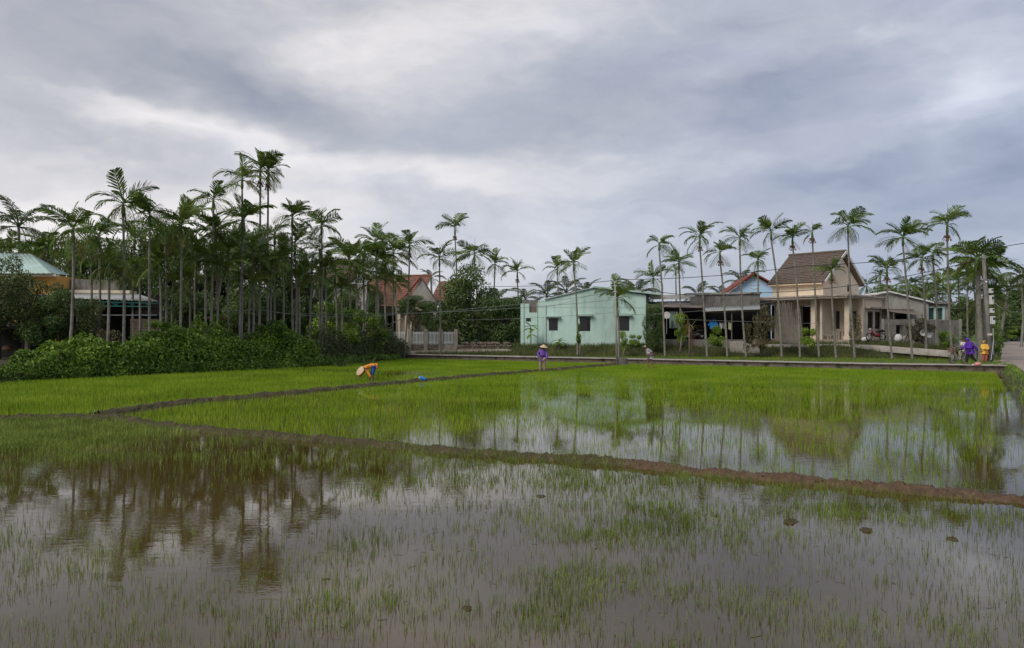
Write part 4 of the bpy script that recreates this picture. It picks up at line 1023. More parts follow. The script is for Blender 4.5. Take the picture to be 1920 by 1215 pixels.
def areca(px, cy, by, Y, label, bx=None, n=9, droop=3, size=1.0, old=0, dry=0, fruit=False, group=None, seed=None, spread=1.0, wind=0.0, cat='palm tree', rad=.078):
    """areca palm: crown centre at photo (px,cy), foot at (bx,by), depth Y"""
    global betel
    bx = px if bx is None else bx; rr = random.Random(seed if seed is not None else int(px * 7 + cy))
    if group == GL and droop < 6: droop += 1
    if group == GR: size *= .86
    if group == GL and 130 < px < 620 and Y < 62: Y *= .86; size *= .90
    if px < 760:
        size *= 1.06
        Y0 = Y
        while d_poly(HEDGE, (bx - CX) / FPX * Y, Y) < 1.3 and Y < 80: Y += .5
        size *= Y / Y0
    top, foot = at(px, cy, Y), at(bx, by, Y)
    gz = H(foot.x, foot.y); foot.z = min(foot.z, gz)
    if foot.z < gz - .6: foot.z = gz - .05
    foot.z = min(foot.z, gz) if abs(foot.z - gz) > .05 else foot.z
    if foot.z > gz: foot.z = gz
    foot.z -= .05
    R_ = thing('areca_palm', label, cat, foot, 0, group)
    T = top - foot; sh = .75 * size; hgt = T.z
    ax = Vector((T.x, 0, T.z)).normalized()
    bulge = rr.uniform(-.12, .12)
    pts = [Vector((0, 0, 0)), T * .33 + Vector((bulge, 0, 0)), T * .66 + Vector((bulge, 0, 0)), T - Vector((0, 0, sh))]
    ring_trunk(pts, rad * 1.15, rad * .8, M_trunk, R_)
    s0 = T - Vector((0, 0, sh)); m = MB().tube([s0, s0 + Vector((0, 0, sh * .25)), s0 + Vector((0, 0, sh * .8)), T + Vector((0, 0, .12))], [rad * .95, rad * 1.3, rad * .9, rad * .4], 8)
    m.build('crownshaft', M_shaft, R_, smooth=True)
    if group == GL and rr.random() < .5: old += 1
    kinds = []; wnd = rr.uniform(-.6, 1.3); n = n + rr.choice((-1, 0, 0, 1))
    if rr.random() < .4 and not dry: dry = 1
    nu = max(2, n // 3); kinds += ['up'] * nu; rest = n - nu
    kinds += ['mid'] * (rest - rest // 3) + ['low'] * (rest // 3) + ['droop'] * droop + ['old'] * old + ['dry'] * dry
    a0 = rr.uniform(0, 6.28)
    for i, kd in enumerate(kinds):
        ang = a0 + i * 2.39996 + rr.uniform(-.25, .25)
        ang += rr.uniform(-.45, .45); rot = (rr.uniform(-.8, .8), rr.uniform(-.30, .22) - .18 * wnd * cos(ang - .3), ang)
        dz = {'up': .05, 'mid': -.02, 'low': -.08, 'droop': -.15, 'old': -.22, 'dry': -.35}[kd]
        sc = size * rr.uniform(.72, 1.1) * (1 if kd not in ('up',) else .92)
        o = part('frond', rr.choice(FR[kd]), None, R_, T + Vector((cos(ang) * .05, sin(ang) * .05, dz * size)), rot, (sc * spread, sc, sc))
    if rr.random() < .45 or fruit:                         # unopened spear leaf
        MB().tube([T, T + Vector((.03, 0, .7 * size)), T + Vector((.02, .02, 1.25 * size))], [.03, .02, .004], 4).build('spear_leaf', M_shaft, R_)
    if fruit:
        if betel is None:
            m = MB(); q = random.Random(4)
            for k in range(34):
                a, d_ = q.uniform(0, 6.28), q.uniform(.08, .32); e = Vector((cos(a) * d_, sin(a) * d_, -q.uniform(.05, .5)))
                m.tube([(0, 0, 0), e * .6 + Vector((0, 0, .03)), e], [.012, .01, .035], 4)
            o = m.build('fruit_cluster', M_palm_dry, R_, loc=T - Vector((0, 0, sh + .02))); betel = o.data
        else: part('fruit_cluster', betel, None, R_, T - Vector((0, 0, sh + .02)))
    return R_
def coconut(px, cy, by, Y, label, bx=None, n=15, size=1.0, group='coconut palms beyond the houses'):
    bx = px if bx is None else bx; rr = random.Random(int(px * 3 + cy)); top, foot = at(px, cy, Y), at(bx, by, Y); foot.z = H(foot.x, foot.y) - .05
    R_ = thing('coconut_palm', label, 'palm tree', foot, 0, group); T = top - foot
    ring_trunk([Vector((0, 0, 0)), T * .4 + Vector((.25, 0, 0)), T], .17, .12, M_trunk, R_)
    for i in range(n):
        kd = 'cup' if i < n // 3 else ('cmid' if i < n * 2 // 3 else 'clow')
        a = i * 2.39996 + rr.uniform(-.3, .3)
        part('frond', rr.choice(FR[kd]), None, R_, T, (0, rr.uniform(-.12, .12), a), (size * rr.uniform(.85, 1.1),) * 3)
    return R_
GL, GR = 'areca palms of the grove behind the hedge', 'areca palms standing along the path verge'
GB = 'small areca palms beyond the houses'
# px, crown y, foot y, depth, label, options
P = [
 (185, 440, 606, 54, 'shaggy inner grove palm between the bushy palm and the tallest veranda palm', dict(size=1.10, n=10, droop=6, old=1, group=GL)),
 (262, 500, 606, 54, 'shaggy inner grove palm low behind the skirted palm of the veranda end', dict(size=1.00, n=10, droop=6, old=1, group=GL)),
 (300, 490, 606, 53, 'shaggy inner grove palm showing between the skirted and the broad yellow-green palm', dict(size=1.05, n=10, droop=6, old=0, group=GL)),
 (470, 530, 606, 55, 'shaggy inner grove palm lowest one before the stems of the tallest pair', dict(size=0.95, n=10, droop=6, old=0, group=GL)),
 (515, 440, 606, 60, 'shaggy inner grove palm behind the open stems of the tallest pair', dict(size=1.00, n=10, droop=6, old=0, group=GL)),
 (600, 470, 606, 60, 'shaggy inner grove palm under the spiky outer-edge crown', dict(size=0.95, n=10, droop=6, old=0, group=GL)),
 (682, 475, 606, 60, 'shaggy inner grove palm between the broad crown and the tufted palm', dict(size=0.95, n=10, droop=6, old=0, group=GL)),
 (722, 520, 606, 60, 'shaggy inner grove palm low over the red roof slope', dict(size=0.90, n=10, droop=6, old=0, group=GL)),
 (112, 490, 606, 60, 'shaggy inner grove palm over the ridge end of the pale green roof', dict(size=1.05, n=10, droop=6, old=0, group=GL)),
 (60, 478, 606, 62, 'shaggy inner grove palm low above the pale green roof slope', dict(size=1.00, n=10, droop=6, old=0, group=GL)),
 (231, 378, 640, 46, 'tallest areca palm above the veranda, with long arched fronds and hanging lower ones', dict(size=1.15, droop=4, old=1, n=9, group=GL)),
 (137, 425, 655, 45, 'bushy areca palm between yellow house and veranda with upright leading frond', dict(bx=128, size=1.15, n=11, droop=4, group=GL)),
 (205, 492, 640, 43, 'low areca palm before the veranda with yellowish drooping fronds', dict(bx=200, size=1.0, n=7, droop=3, old=3, group=GL)),
 (281, 400, 612, 49, 'areca palm with a thick skirt of hanging fronds at the end of the veranda roof', dict(size=1.05, n=8, droop=6, old=1, group=GL)),
 (340, 418, 622, 47, 'broad areca palm with yellow-green skirt and an orange dying frond', dict(bx=336, size=1.2, n=11, droop=4, old=3, dry=1, group=GL)),
 (400, 372, 600, 54, 'areca palm topping the middle of the grove left of the pair of tallest palms', dict(bx=393, size=1.0, n=9, droop=2, group=GL)),
 (405, 432, 612, 50, 'dense dark areca palm under the crown that tops the middle of the grove', dict(bx=408, size=1.15, n=10, droop=5, group=GL)),
 (454, 332, 600, 56, 'tall areca palm just left of the tallest pair, fronds sweeping sideways', dict(bx=452, size=1.1, n=9, droop=2, group=GL)),
 (488, 315, 592, 54, 'one of the two tallest areca palms, the one with the fuller crown', dict(bx=486, size=1.1, n=10, droop=4, fruit=True, group=GL)),
 (503, 322, 592, 55, 'one of the two tallest areca palms, its fronds reaching out to the open sky', dict(bx=502, size=1.05, n=7, droop=1, fruit=True, group=GL)),
 (457, 408, 606, 50, 'areca palm with shaggy hanging fronds below the tall sideways-swept crown', dict(bx=449, size=1.1, n=9, droop=7, group=GL)),
 (548, 405, 604, 57, 'areca palm just past the tallest pair with wide feathery arching fronds', dict(bx=551, size=1.15, n=10, droop=1, group=GL)),
 (553, 455, 606, 50, 'shorter areca palm with dark arching crown and pale brown skirt under the feathery one', dict(bx=553, size=1.05, n=9, droop=1, dry=1, old=1, group=GL)),
 (603, 420, 606, 57, 'areca palm at the grove outer edge with spiky top and hanging skirt', dict(size=1.05, n=9, droop=5, group=GL)),
 (508, 492, 612, 48, 'low areca palm with one yellow fan-like frond under the tallest pair', dict(bx=506, size=1.05, n=9, droop=1, old=2, group=GL)),
 (585, 506, 602, 52, 'small areca palm with yellow lower fronds before the pale house', dict(bx=583, size=.95, n=9, droop=3, old=1, group=GL)),
 (628, 512, 612, 53, 'thin small areca palm before the turquoise tarpaulin', dict(bx=631, size=.85, n=7, droop=3, group=GL)),
 (655, 484, 622, 52, 'wide areca palm with broad upright crown in front of the pale house', dict(bx=657, size=1.15, n=11, droop=4, old=1, group=GL)),
 (667, 502, 642, 50, 'areca palm with a yellowing skirt whose pale trunk stands before the red roof end', dict(bx=670, size=.95, n=7, droop=3, old=3, group=GL)),
 (704, 452, 632, 57, 'areca palm with tufted top rising over the red roof edge', dict(bx=703, size=1.0, n=9, droop=2, group=GL)),
 (706, 486, 640, 52, 'full areca palm below the tufted one with crossing fronds over the red roof', dict(bx=708, size=1.05, n=10, droop=4, group=GL)),
 (738, 470, 630, 55, 'areca palm with loose crown in front of the red tiled roof', dict(bx=735, size=1.0, n=9, droop=3, group=GL)),
 (741, 530, 632, 53, 'short young areca palm low in front of the red tiled roof', dict(bx=745, size=.9, n=9, droop=1, group=GL)),
 (768, 456, 560, 66, 'areca palm with curved crown and shaggy skirt above the red gable', dict(bx=757, size=1.15, n=8, droop=5, fruit=True, group='areca palms around the red roofed house')),
 (824, 482, 614, 68, 'areca palm with long hanging skirt rising in front of the plain gable', dict(bx=827, size=1.2, n=8, droop=4, group='areca palms around the red roofed house')),
 (853, 424, 560, 76, 'tall thin areca palm with flat windswept crown above the dark round tree', dict(bx=857, size=1.3, n=9, droop=0, fruit=True, group='areca palms around the red roofed house')),
 (890, 474, 570, 76, 'leaning areca palm with long drooping fronds just behind the dark round tree', dict(bx=898, size=1.35, n=8, droop=6, group='areca palms around the red roofed house')),
 (928, 492, 590, 78, 'areca palm with ragged grey skirt between the dark tree and the slim lone palm', dict(bx=927, size=1.15, n=8, droop=5, group='areca palms around the red roofed house')),
 (970, 508, 600, 80, 'slim lone areca palm at the ruined corner of the mint house', dict(bx=976, size=1.1, n=9, droop=1, fruit=True, group='areca palms around the mint house')),
 (1045, 502, 600, 84, 'areca palm with shaggy skirt behind the mint roof, the shorter of two close together', dict(bx=1053, size=1.15, n=8, droop=5, group='areca palms around the mint house')),
 (1076, 492, 654, 65, 'areca palm with green-lit top standing between two windows of the mint house', dict(bx=1083, size=1.0, n=8, droop=4, group='areca palms around the mint house')),
 (1157, 556, 656, 61, 'low wide areca palm directly behind the slim concrete pole', dict(bx=1160, size=1.2, n=13, droop=3, group='areca palms around the mint house', rad=.085)),
 (1225, 518, 600, 82, 'areca palm with shaggy crown behind the shed end of the mint house', dict(bx=1222, size=1.2, n=8, droop=4, group='areca palms around the mint house')),
 (1236, 456, 656, 61, 'areca palm with thin curled crown at the corner of the mint house and shed', dict(bx=1247, size=.95, n=6, droop=5, group=GR)),
 (1273, 490, 640, 65, 'round-crowned areca palm second along the verge, beside a bare thin stem', dict(bx=1279, size=1.1, n=11, droop=5, group=GR)),
 (1267, 508, 640, 76, 'thin areca palm half hidden behind the round-crowned one', dict(bx=1268, size=.7, n=5, droop=2, group=GR)),
 (1312, 442, 657, 60, 'tall areca palm with fruit under its big crown before the open shed', dict(bx=1326, size=1.25, n=10, droop=3, fruit=True, group=GR)),
 (1350, 472, 659, 60, 'areca palm with flat crown and yellow seed cluster between two taller ones', dict(bx=1364, size=1.05, n=8, droop=1, old=1, fruit=True, group=GR)),
 (1387, 444, 657, 60, 'areca palm with hanging brown skirt at the end of the open shed', dict(bx=1399, size=1.1, n=9, droop=4, group=GR)),
 (1421, 486, 640, 68, 'dark shorter areca palm before the blue gable', dict(bx=1427, size=1.05, n=8, droop=5, group=GR)),
 (1446, 432, 656, 59, 'areca palm with large arching crown at the left edge of the tiled roof', dict(bx=1466, size=1.2, n=9, droop=3, group=GR)),
 (1486, 444, 657, 59, 'areca palm with level crown and fruit before the brown tiled roof', dict(bx=1500, size=1.0, n=10, droop=0, fruit=True, group=GR)),
 (1523, 434, 657, 59, 'areca palm with very small sparse crown above the brown tiled ridge', dict(bx=1536, size=.75, n=5, droop=0, old=1, fruit=True, group=GR)),
 (1559, 506, 657, 57.5, 'short areca palm whose crown stands against the brown tiled roof', dict(bx=1568, size=.95, n=12, droop=1, fruit=True, group=GR)),
 (1590, 420, 655, 57, 'tall areca palm with heavy drooping crown in front of the cream gable', dict(bx=1603, size=1.25, n=8, droop=7, group=GR)),
 (1663, 502, 658, 56, 'short areca palm with round starry crown before the grey house', dict(bx=1673, size=1.05, n=12, droop=2, fruit=True, group=GR)),
 (1693, 442, 659, 55, 'tall areca palm with very full crown before the shallow grey gable', dict(bx=1711, size=1.2, n=12, droop=5, dry=1, group=GR)),
 (1728, 484, 640, 59, 'areca palm beside the full-crowned one, crown overlapping its neighbour', dict(bx=1737, size=1.1, n=10, droop=4, fruit=True, group=GR)),
 (1749, 474, 640, 60, 'thin areca palm squeezed behind, with crown touching two neighbours', dict(bx=1759, size=1.05, n=8, droop=4, group=GR)),
 (1776, 418, 648, 53, 'tallest areca palm by the road with wide open star-like crown', dict(bx=1786, size=1.3, n=11, droop=1, fruit=True, group=GR)),
 (1833, 482, 665, 50, 'thick-trunked areca palm behind the big utility pole, bright green top', dict(bx=1840, size=1.35, n=13, droop=7, old=2, group=GR, rad=.17)),
 (1848, 500, 665, 50.5, 'twin stem close beside the thick areca palm, with shaggy olive skirt', dict(bx=1850, size=1.3, n=11, droop=8, old=2, group=GR, rad=.16)),
 (1853, 552, 665, 51, 'low shaggy crown hanging around the meter boxes of the leaning pole', dict(bx=1846, size=1.1, n=8, droop=8, old=3, group=GR)),
 (1826, 520, 655, 54, 'ragged areca palm just before the thick twin pair, crown half hidden', dict(bx=1829, size=1.1, n=9, droop=6, old=1, group=GR)),
 (1758, 535, 620, 84, 'small shaggy areca palm beyond the grey flat wing', dict(size=1.3, n=7, droop=5, group=GB)),
 (1768, 520, 620, 90, 'slender areca palm beyond the arched teal opening', dict(size=1.2, n=8, droop=4, group=GB)),
 (1797, 525, 620, 80, 'areca palm beyond the yard wall just past the tallest roadside palm', dict(size=1.2, n=9, droop=3, group=GB)),
 (1782, 552, 630, 75, 'low dark areca palm whose crown hangs over the flat wing roof', dict(size=1.2, n=9, droop=4, group=GB)),
 (1706, 532, 600, 90, 'small areca palm above the slope of the grey gable', dict(size=1.2, n=9, droop=4, group=GB)),
 (1625, 533, 600, 95, 'small areca palm between the cream gable and the grey house', dict(size=1.25, n=8, droop=5, group=GB)),
 (1815, 500, 640, 66, 'areca palm half hidden in the thick pair by the utility pole', dict(size=1.1, n=9, droop=4, group=GB)),
 # inner grove
 (368, 462, 606, 56, 'inner grove palm showing a pale stem between the broad and the dense crowns', dict(size=1.0, n=8, droop=5, group=GL)),
 (384, 478, 606, 53, 'inner grove palm with low dark crown under the dense one', dict(size=1.0, n=9, droop=3, group=GL)),
 (428, 470, 606, 55, 'inner grove palm with thin stem just left of the shaggy one', dict(size=1.05, n=9, droop=4, group=GL)),
 (415, 500, 608, 52, 'low inner grove palm with hanging fronds and leaning stem', dict(bx=405, size=.95, n=8, droop=4, group=GL)),
 (474, 470, 604, 57, 'inner grove palm between the shaggy one and the tall pair stems', dict(size=1.1, n=8, droop=6, group=GL)),
 (488, 500, 604, 58, 'dark inner grove palm low behind the tall pair stems', dict(size=1.0, n=9, droop=5, group=GL)),
 (530, 480, 604, 58, 'inner grove palm behind the low yellow-fanned one', dict(size=1.0, n=8, droop=5, group=GL)),
 (310, 440, 610, 56, 'inner grove palm behind the broad yellow-skirted one', dict(size=1.1, n=10, droop=5, group=GL)),
 (252, 445, 600, 58, 'inner grove palm behind the tallest veranda palm', dict(size=1.15, n=10, droop=5, group=GL)),
 (170, 470, 610, 56, 'inner grove palm between the bushy palm and the low yellowish one', dict(size=1.1, n=10, droop=5, group=GL)),
 (90, 462, 600, 56, 'areca palm with olive fronds above the pale green metal roof', dict(size=1.15, n=10, droop=5, old=1, group=GL)),
 (20, 470, 600, 58, 'areca palm with bright new leaf at the very edge above the yellow house', dict(size=1.1, n=10, droop=4, group=GL)),
 (355, 520, 606, 58, 'low dark grove palm near the spiky dracaena', dict(size=1.0, n=9, droop=4, group=GL)),
 (325, 530, 600, 58, 'drooping grove palm low over the end of the veranda sheet', dict(size=1.0, n=8, droop=5, group=GL)),
 (610, 500, 606, 60, 'inner grove palm hiding the grey tiled roof of the pale house', dict(size=.95, n=8, droop=4, group=GL)),
 (560, 520, 606, 59, 'low inner grove palm beside the pale house corner', dict(size=.95, n=8, droop=4, group=GL)),
 (640, 540, 625, 54, 'thin young grove palm among reeds before the pale house wall', dict(size=.8, n=7, droop=3, group=GL)),
 (690, 530, 640, 54, 'low grove palm before the red roof eave with pale stem', dict(bx=687, size=.85, n=7, droop=4, group=GL)),
 (722, 492, 632, 59, 'inner grove palm filling the gap above the middle of the red roof', dict(size=.95, n=8, droop=4, group=GL)),
]
for (px, cy, by, Y, lb, o) in P: areca(px, cy, by, Y, lb, **o)
for a in [(35, 425, 600, 72, 'large coconut palm with long feathery fronds above the yellow house', dict(size=1.05, n=17)),
          (985, 562, 600, 100, 'coconut palm peeping over the ruined wing of the mint house', dict(size=.75)),
          (1025, 556, 600, 95, 'yellow-green coconut palm over the lower slope of the mint roof', dict(size=.85)),
          (1062, 548, 600, 98, 'coconut palm behind the two areca palms at the mint roof', dict(size=.85)),
          (1098, 550, 600, 105, 'coconut palm at the ridge of the mint roof', dict(size=.75)),
          (1195, 553, 600, 100, 'coconut palm over the shed side slope of the mint roof', dict(size=.95)),
          (1308, 556, 600, 98, 'coconut palm above the stained concrete parapet of the shed', dict(size=.8)),
          (1352, 556, 600, 100, 'small coconut palm just before the blue gable slope', dict(size=.65)),
          (1392, 532, 600, 95, 'olive coconut palm rising behind the blue gable', dict(size=.9)),
          (930, 570, 600, 88, 'grey-green coconut palm low between the dark tree and the mint house', dict(size=.9)),
          (955, 590, 620, 84, 'low coconut palm with dry fronds beside the ruined wing', dict(size=.75)),
          (808, 522, 600, 100, 'coconut palm showing between the red gable and the skirted areca palm', dict(size=.6)),
          (1890, 545, 650, 74, 'coconut palm arching over the road with glossy fronds', dict(size=.9, bx=1864)),
          (1915, 520, 620, 95, 'distant coconut palm over the trees at the road end', dict(size=.8)),
          (1650, 515, 600, 120, 'tiny far coconut palm between cream and grey houses', dict(size=.45))]:
    coconut(a[0], a[1], a[2], a[3], a[4], **a[5])

# ------------------------------------------------------------------ leafy trees, bushes, hedge
def leaf_cloud(lobes, n, size, seed, flat=.35, shell=.55):
    """n leaf quads spread through lumpy lobes (x,y,z,rx,ry,rz): denser near each lobe's skin, gaps between lobes"""
    r = np.random.default_rng(seed); lobes = np.array(lobes, float)
    wts = (lobes[:, 3] * lobes[:, 4] * lobes[:, 5]) ** .8; wts /= wts.sum()
    k = r.choice(len(lobes), n, p=wts); d = r.normal(size=(n, 3)); d /= np.linalg.norm(d, axis=1)[:, None]
    rad = r.random(n) ** .45 * (1 - shell) + shell * r.random(n) ** .12
    rad = np.minimum(rad, 1.0) * (1 + .22 * (vnoise(d[:, 0] * 2 + k, d[:, 2] * 2 + d[:, 1], 1.7, seed + 5) - .5) * 2)
    c = lobes[k, :3] + d * lobes[k, 3:6] * rad[:, None]
    nrm = d * .8 + r.normal(size=(n, 3)) * .8 + np.array([0, 0, flat]); nrm /= np.linalg.norm(nrm, axis=1)[:, None]
    a = np.cross(nrm, r.normal(size=(n, 3))); a /= np.linalg.norm(a, axis=1)[:, None]; b = np.cross(nrm, a)
    s = size * r.uniform(.6, 1.4, n)[:, None]
    V = np.stack([c - a * s, c + b * s * .42 + nrm * s * .12, c + a * s, c - b * s * .42 + nrm * s * .12], 1).reshape(-1, 3)
    return V, np.arange(n * 4).reshape(n, 4)
def lobes_for(rx, ry, rz, n, seed, up=0.0):
    r = random.Random(seed); L_ = []
    for i in range(n):
        a = r.uniform(0, 6.28); q = r.random() ** .5; h = r.uniform(-1, 1) 
        w = sqrt(max(0, 1 - h * h * .8))
        s = r.uniform(.22, .42)
        L_.append((rx * .78 * q * w * cos(a), ry * .78 * q * w * sin(a), rz * (.78 * h), rx * s, ry * s, rz * s * r.uniform(.7, 1)))
    return L_
def crown_mesh(name, rx, ry, rz, nl, n, size, mat, seed):
    V, Fq = leaf_cloud(lobes_for(rx, ry, rz, nl, seed), n, size, seed)
    o = mesh_np(name, V, Fq, mat); me = o.data; bpy.data.objects.remove(o); return me
CROWN = {
    'dark': [crown_mesh('crown', 1, 1, 1, 26, 14000, .036, M_leaf_dark, 100 + k) for k in range(3)],
    'olive': [crown_mesh('crown', 1, 1, 1, 24, 5200, .042, M_leaf_olive, 110 + k) for k in range(2)],
    'bush': [crown_mesh('foliage', 1, 1, 1, 16, 2600, .075, M_leaf_hedge, 120 + k) for k in range(3)],
    'dry': [crown_mesh('foliage', 1, 1, 1, 14, 1500, .075, M_leaf_dry, 130 + k) for k in range(2)],
    'far': [crown_mesh('crown', 1, 1, 1, 22, 5200, .050, M_leaf_dark, 140 + k) for k in range(2)],
}
def limb_tree(R_, h, rx, rz, mat=M_bark, seed=0, r0=.16, n=5):
    r = random.Random(seed); m = MB()
    m.tube([(0, 0, 0), (r.uniform(-.1, .1), 0, h * .3), (r.uniform(-.2, .2), 0, h * .6), (r.uniform(-.3, .3), 0, h)], [r0 * 1.2, r0, r0 * .8, r0 * .3], 7)
    m.build('trunk', mat, R_, smooth=True)
    for i in range(n):
        a = r.uniform(0, 6.28); z0 = h * r.uniform(.35, .7); l = rx * r.uniform(.5, .85)
        MB().tube([(0, 0, z0), (cos(a) * l * .4, sin(a) * l * .4, z0 + h * .18), (cos(a) * l, sin(a) * l, z0 + h * r.uniform(.3, .5))], [r0 * .55, r0 * .35, r0 * .12], 5).build('limb', mat, R_, smooth=True)
def tree(name, cat, label, px, ptop, pbot, Y, half_px, kd='dark', group=None, seed=0, depth=1.0, trunkpx=None, z_base=None, limbs=5, bark=None):
    """crown spans ptop..pbot rows and +-half_px columns of the photo at depth Y"""
    c = at(px, (ptop + pbot) / 2, Y); sc = Y / FPX; rx = half_px * sc; rz = (pbot - ptop) / 2 * sc
    g = H(c.x, Y) if z_base is None else z_base
    R_ = thing(name, label, cat, (c.x, Y, g), 0, group); h = c.z - g
    if limbs: limb_tree(R_, max(h + rz * .5, .5), rx, rz, bark or M_bark, seed, r0=min(.2, rx * .08) + .02, n=limbs)
    part(CROWN[kd][0].name.split('.')[0], CROWN[kd][seed % len(CROWN[kd])], None, R_, (0, 0, h), (0, 0, seed * 1.7), (rx / .9, max(rx, .6) * depth / .9, rz / .9))
    return R_
T_ = [
 ('round_tree', 'big dark round leafy tree between the red gable and the ruined wing', 878, 506, 650, 73, 62, 'dark', 1),
 ('leafy_tree', 'dark spreading tree in the corner against the ruined wing of the mint house', 950, 562, 655, 72, 42, 'dark', 2),
 ('leafy_tree', 'dark leafy tree just behind the last pickets of the fence', 822, 560, 650, 73, 34, 'dark', 0),
 ('leafy_tree', 'broad dark tree in front of the plain gable of the red roofed house', 775, 556, 590, 75, 40, 'dark', 1),
 ('leafy_tree', 'thin-leaved olive tree before the yellow wall, branches over the roof', 45, 520, 640, 44, 52, 'olive', 0),
 ('leafy_tree', 'dark leafy tree low in front of the yellow wall', 85, 560, 645, 43, 44, 'dark', 1),
 ('leafy_tree', 'tall olive tree screening the pale green roof slope at the scene edge', 18, 478, 600, 46, 36, 'olive', 1),
 ('leafy_tree', 'dark tree between the yellow house corner and the bushy palm', 112, 545, 645, 44, 30, 'dark', 2),
 ('leafy_tree', 'small tree with sparse top before the yellow house corner', 100, 530, 600, 45, 30, 'olive', 1),
 ('leafy_tree', 'olive tree partly hiding the near end of the veranda', 140, 560, 645, 43.5, 36, 'olive', 1),
 ('leafy_tree', 'green tree at the very edge with dense low crown beside the shaded doorway', -5, 520, 620, 42, 60, 'olive', 1),
 ('leafy_tree', 'thin olive tree in front of the veranda column', 178, 565, 640, 44.5, 24, 'olive', 0),
 ('leafy_tree', 'large bushy tree overhanging the road end above the teal house', 1897, 535, 618, 150, 42, 'far', 0),
 ('leafy_tree', 'dark tree mass between utility pole and road', 1857, 560, 660, 64, 22, 'far', 1),
 ('leafy_tree', 'dark tree behind the yard wall and banana plant', 1800, 560, 625, 74, 34, 'dark', 0),
 ('leafy_tree', 'distant broad tree behind the grey gable ridge', 1700, 527, 600, 110, 62, 'far', 0),
 ('leafy_tree', 'distant low tree right beside the cream gable', 1645, 545, 600, 105, 30, 'far', 1),
 ('leafy_tree', 'leafy tree climbing the corner where mint house meets the shed', 1226, 572, 660, 64, 20, 'dark', 2),
 ('leafy_tree', 'far hazy tree over the end of the road', 1935, 510, 600, 130, 60, 'far', 1)]
for (nm, lb, px, a, b, Y, hp, kd, sd_) in T_: tree(nm, 'tree', lb, px, a, b, Y, hp, kd, seed=sd_)
# dense dark growth that closes the view behind the grove: individual trees
BK = [(20, 470, 66, 60), (85, 480, 68, 55), (150, 476, 64, 50), (215, 470, 66, 50), (265, 462, 64, 46), (318, 455, 66, 46), (368, 450, 64, 46), (418, 462, 66, 44), (470, 455, 64, 44), (520, 480, 66, 40), (566, 500, 66, 34), (612, 548, 70, 26), (650, 560, 68, 26), (705, 575, 66, 24)]
WHERE = ['over the yellow house', 'above the metal roof ridge', 'behind the bushy areca palm', 'behind the stained veranda parapet', 'beyond the end of the veranda roof', 'behind the broad yellow-skirted palm', 'behind the dense middle crowns',
         'behind the shaggy grove palm', 'behind the stems of the tall pair', 'behind the feathery-crowned palm', 'at the grove outer edge', 'under the pale house roof', 'before the pale house wall', 'low under the red roof eave']
for i, ((px, tp_, Y, hp), wh) in enumerate(zip(BK, WHERE)):
    tree('thicket_tree', 'tree', 'dark dense thicket tree ' + wh, px, tp_ - 22, 632, Y, hp, 'dark', 'dark trees closing the grove', seed=i)
US = [(240, 545, 62, 42), (300, 550, 60, 40), (350, 548, 61, 40), (400, 545, 62, 40), (450, 548, 60, 40), (500, 545, 62, 40), (548, 552, 64, 36), (590, 575, 66, 32), (632, 585, 66, 30), (672, 590, 67, 28), (712, 598, 68, 26)]
for i, (px, tp_, Y, hp) in enumerate(US):
    tree('understory_tree', 'tree', ['dark undergrowth tree in shade beneath the grove crowns', 'low tree filling the shade between grove stems'][i % 2] + ' ' + ['at the veranda end', 'behind the dracaena', 'under the broad yellow-skirted palm', 'behind the fallen rust frond', 'under the shaggy palm', 'at the feet of the tallest pair', 'under the feathery palm', 'beside the pale house', 'below the turquoise tarpaulin', 'before the reeds', 'near the red roof corner'][i], px, tp_, 655, Y, hp, 'dark', 'low trees in the grove shade', seed=i + 3, limbs=3)
for i, (px, tp_, Y, hp, lb) in enumerate([(845, 548, 95, 45, 'distant tree behind the red roofed house garden'), (905, 560, 92, 45, 'distant tree behind the dark round tree'), (960, 572, 92, 40, 'distant tree behind the ruined wing'), (1240, 565, 100, 40, 'distant tree low behind the shed roof edge'), (1300, 568, 100, 40, 'distant tree low behind the stained parapet'),
        (1765, 560, 96, 40, 'distant tree behind the flat grey wing'), (1830, 548, 90, 42, 'distant tree beyond the thick twin palms'), (1870, 575, 110, 40, 'distant tree framing the teal house'), (1930, 560, 150, 30, 'tree overhanging the road from its far side'),
        (180, 560, 84, 50, 'far low tree behind the veranda'), (260, 562, 84, 50, 'far low tree behind the veranda end'), (340, 562, 84, 50, 'far low tree seen between stems of the broad palm'), (420, 562, 84, 50, 'far low tree behind the shaggy palm stems'), (500, 562, 84, 50, 'far low tree behind the stems of the tallest pair'), (570, 565, 88, 45, 'far low tree beside the pale house wall'), (880, 575, 88, 60, 'far low tree closing the gap behind the round tree')]):
    tree('far_tree', 'tree', lb, px, tp_, 650, Y, hp, 'far', 'trees beyond the houses', seed=i + 5, limbs=3)
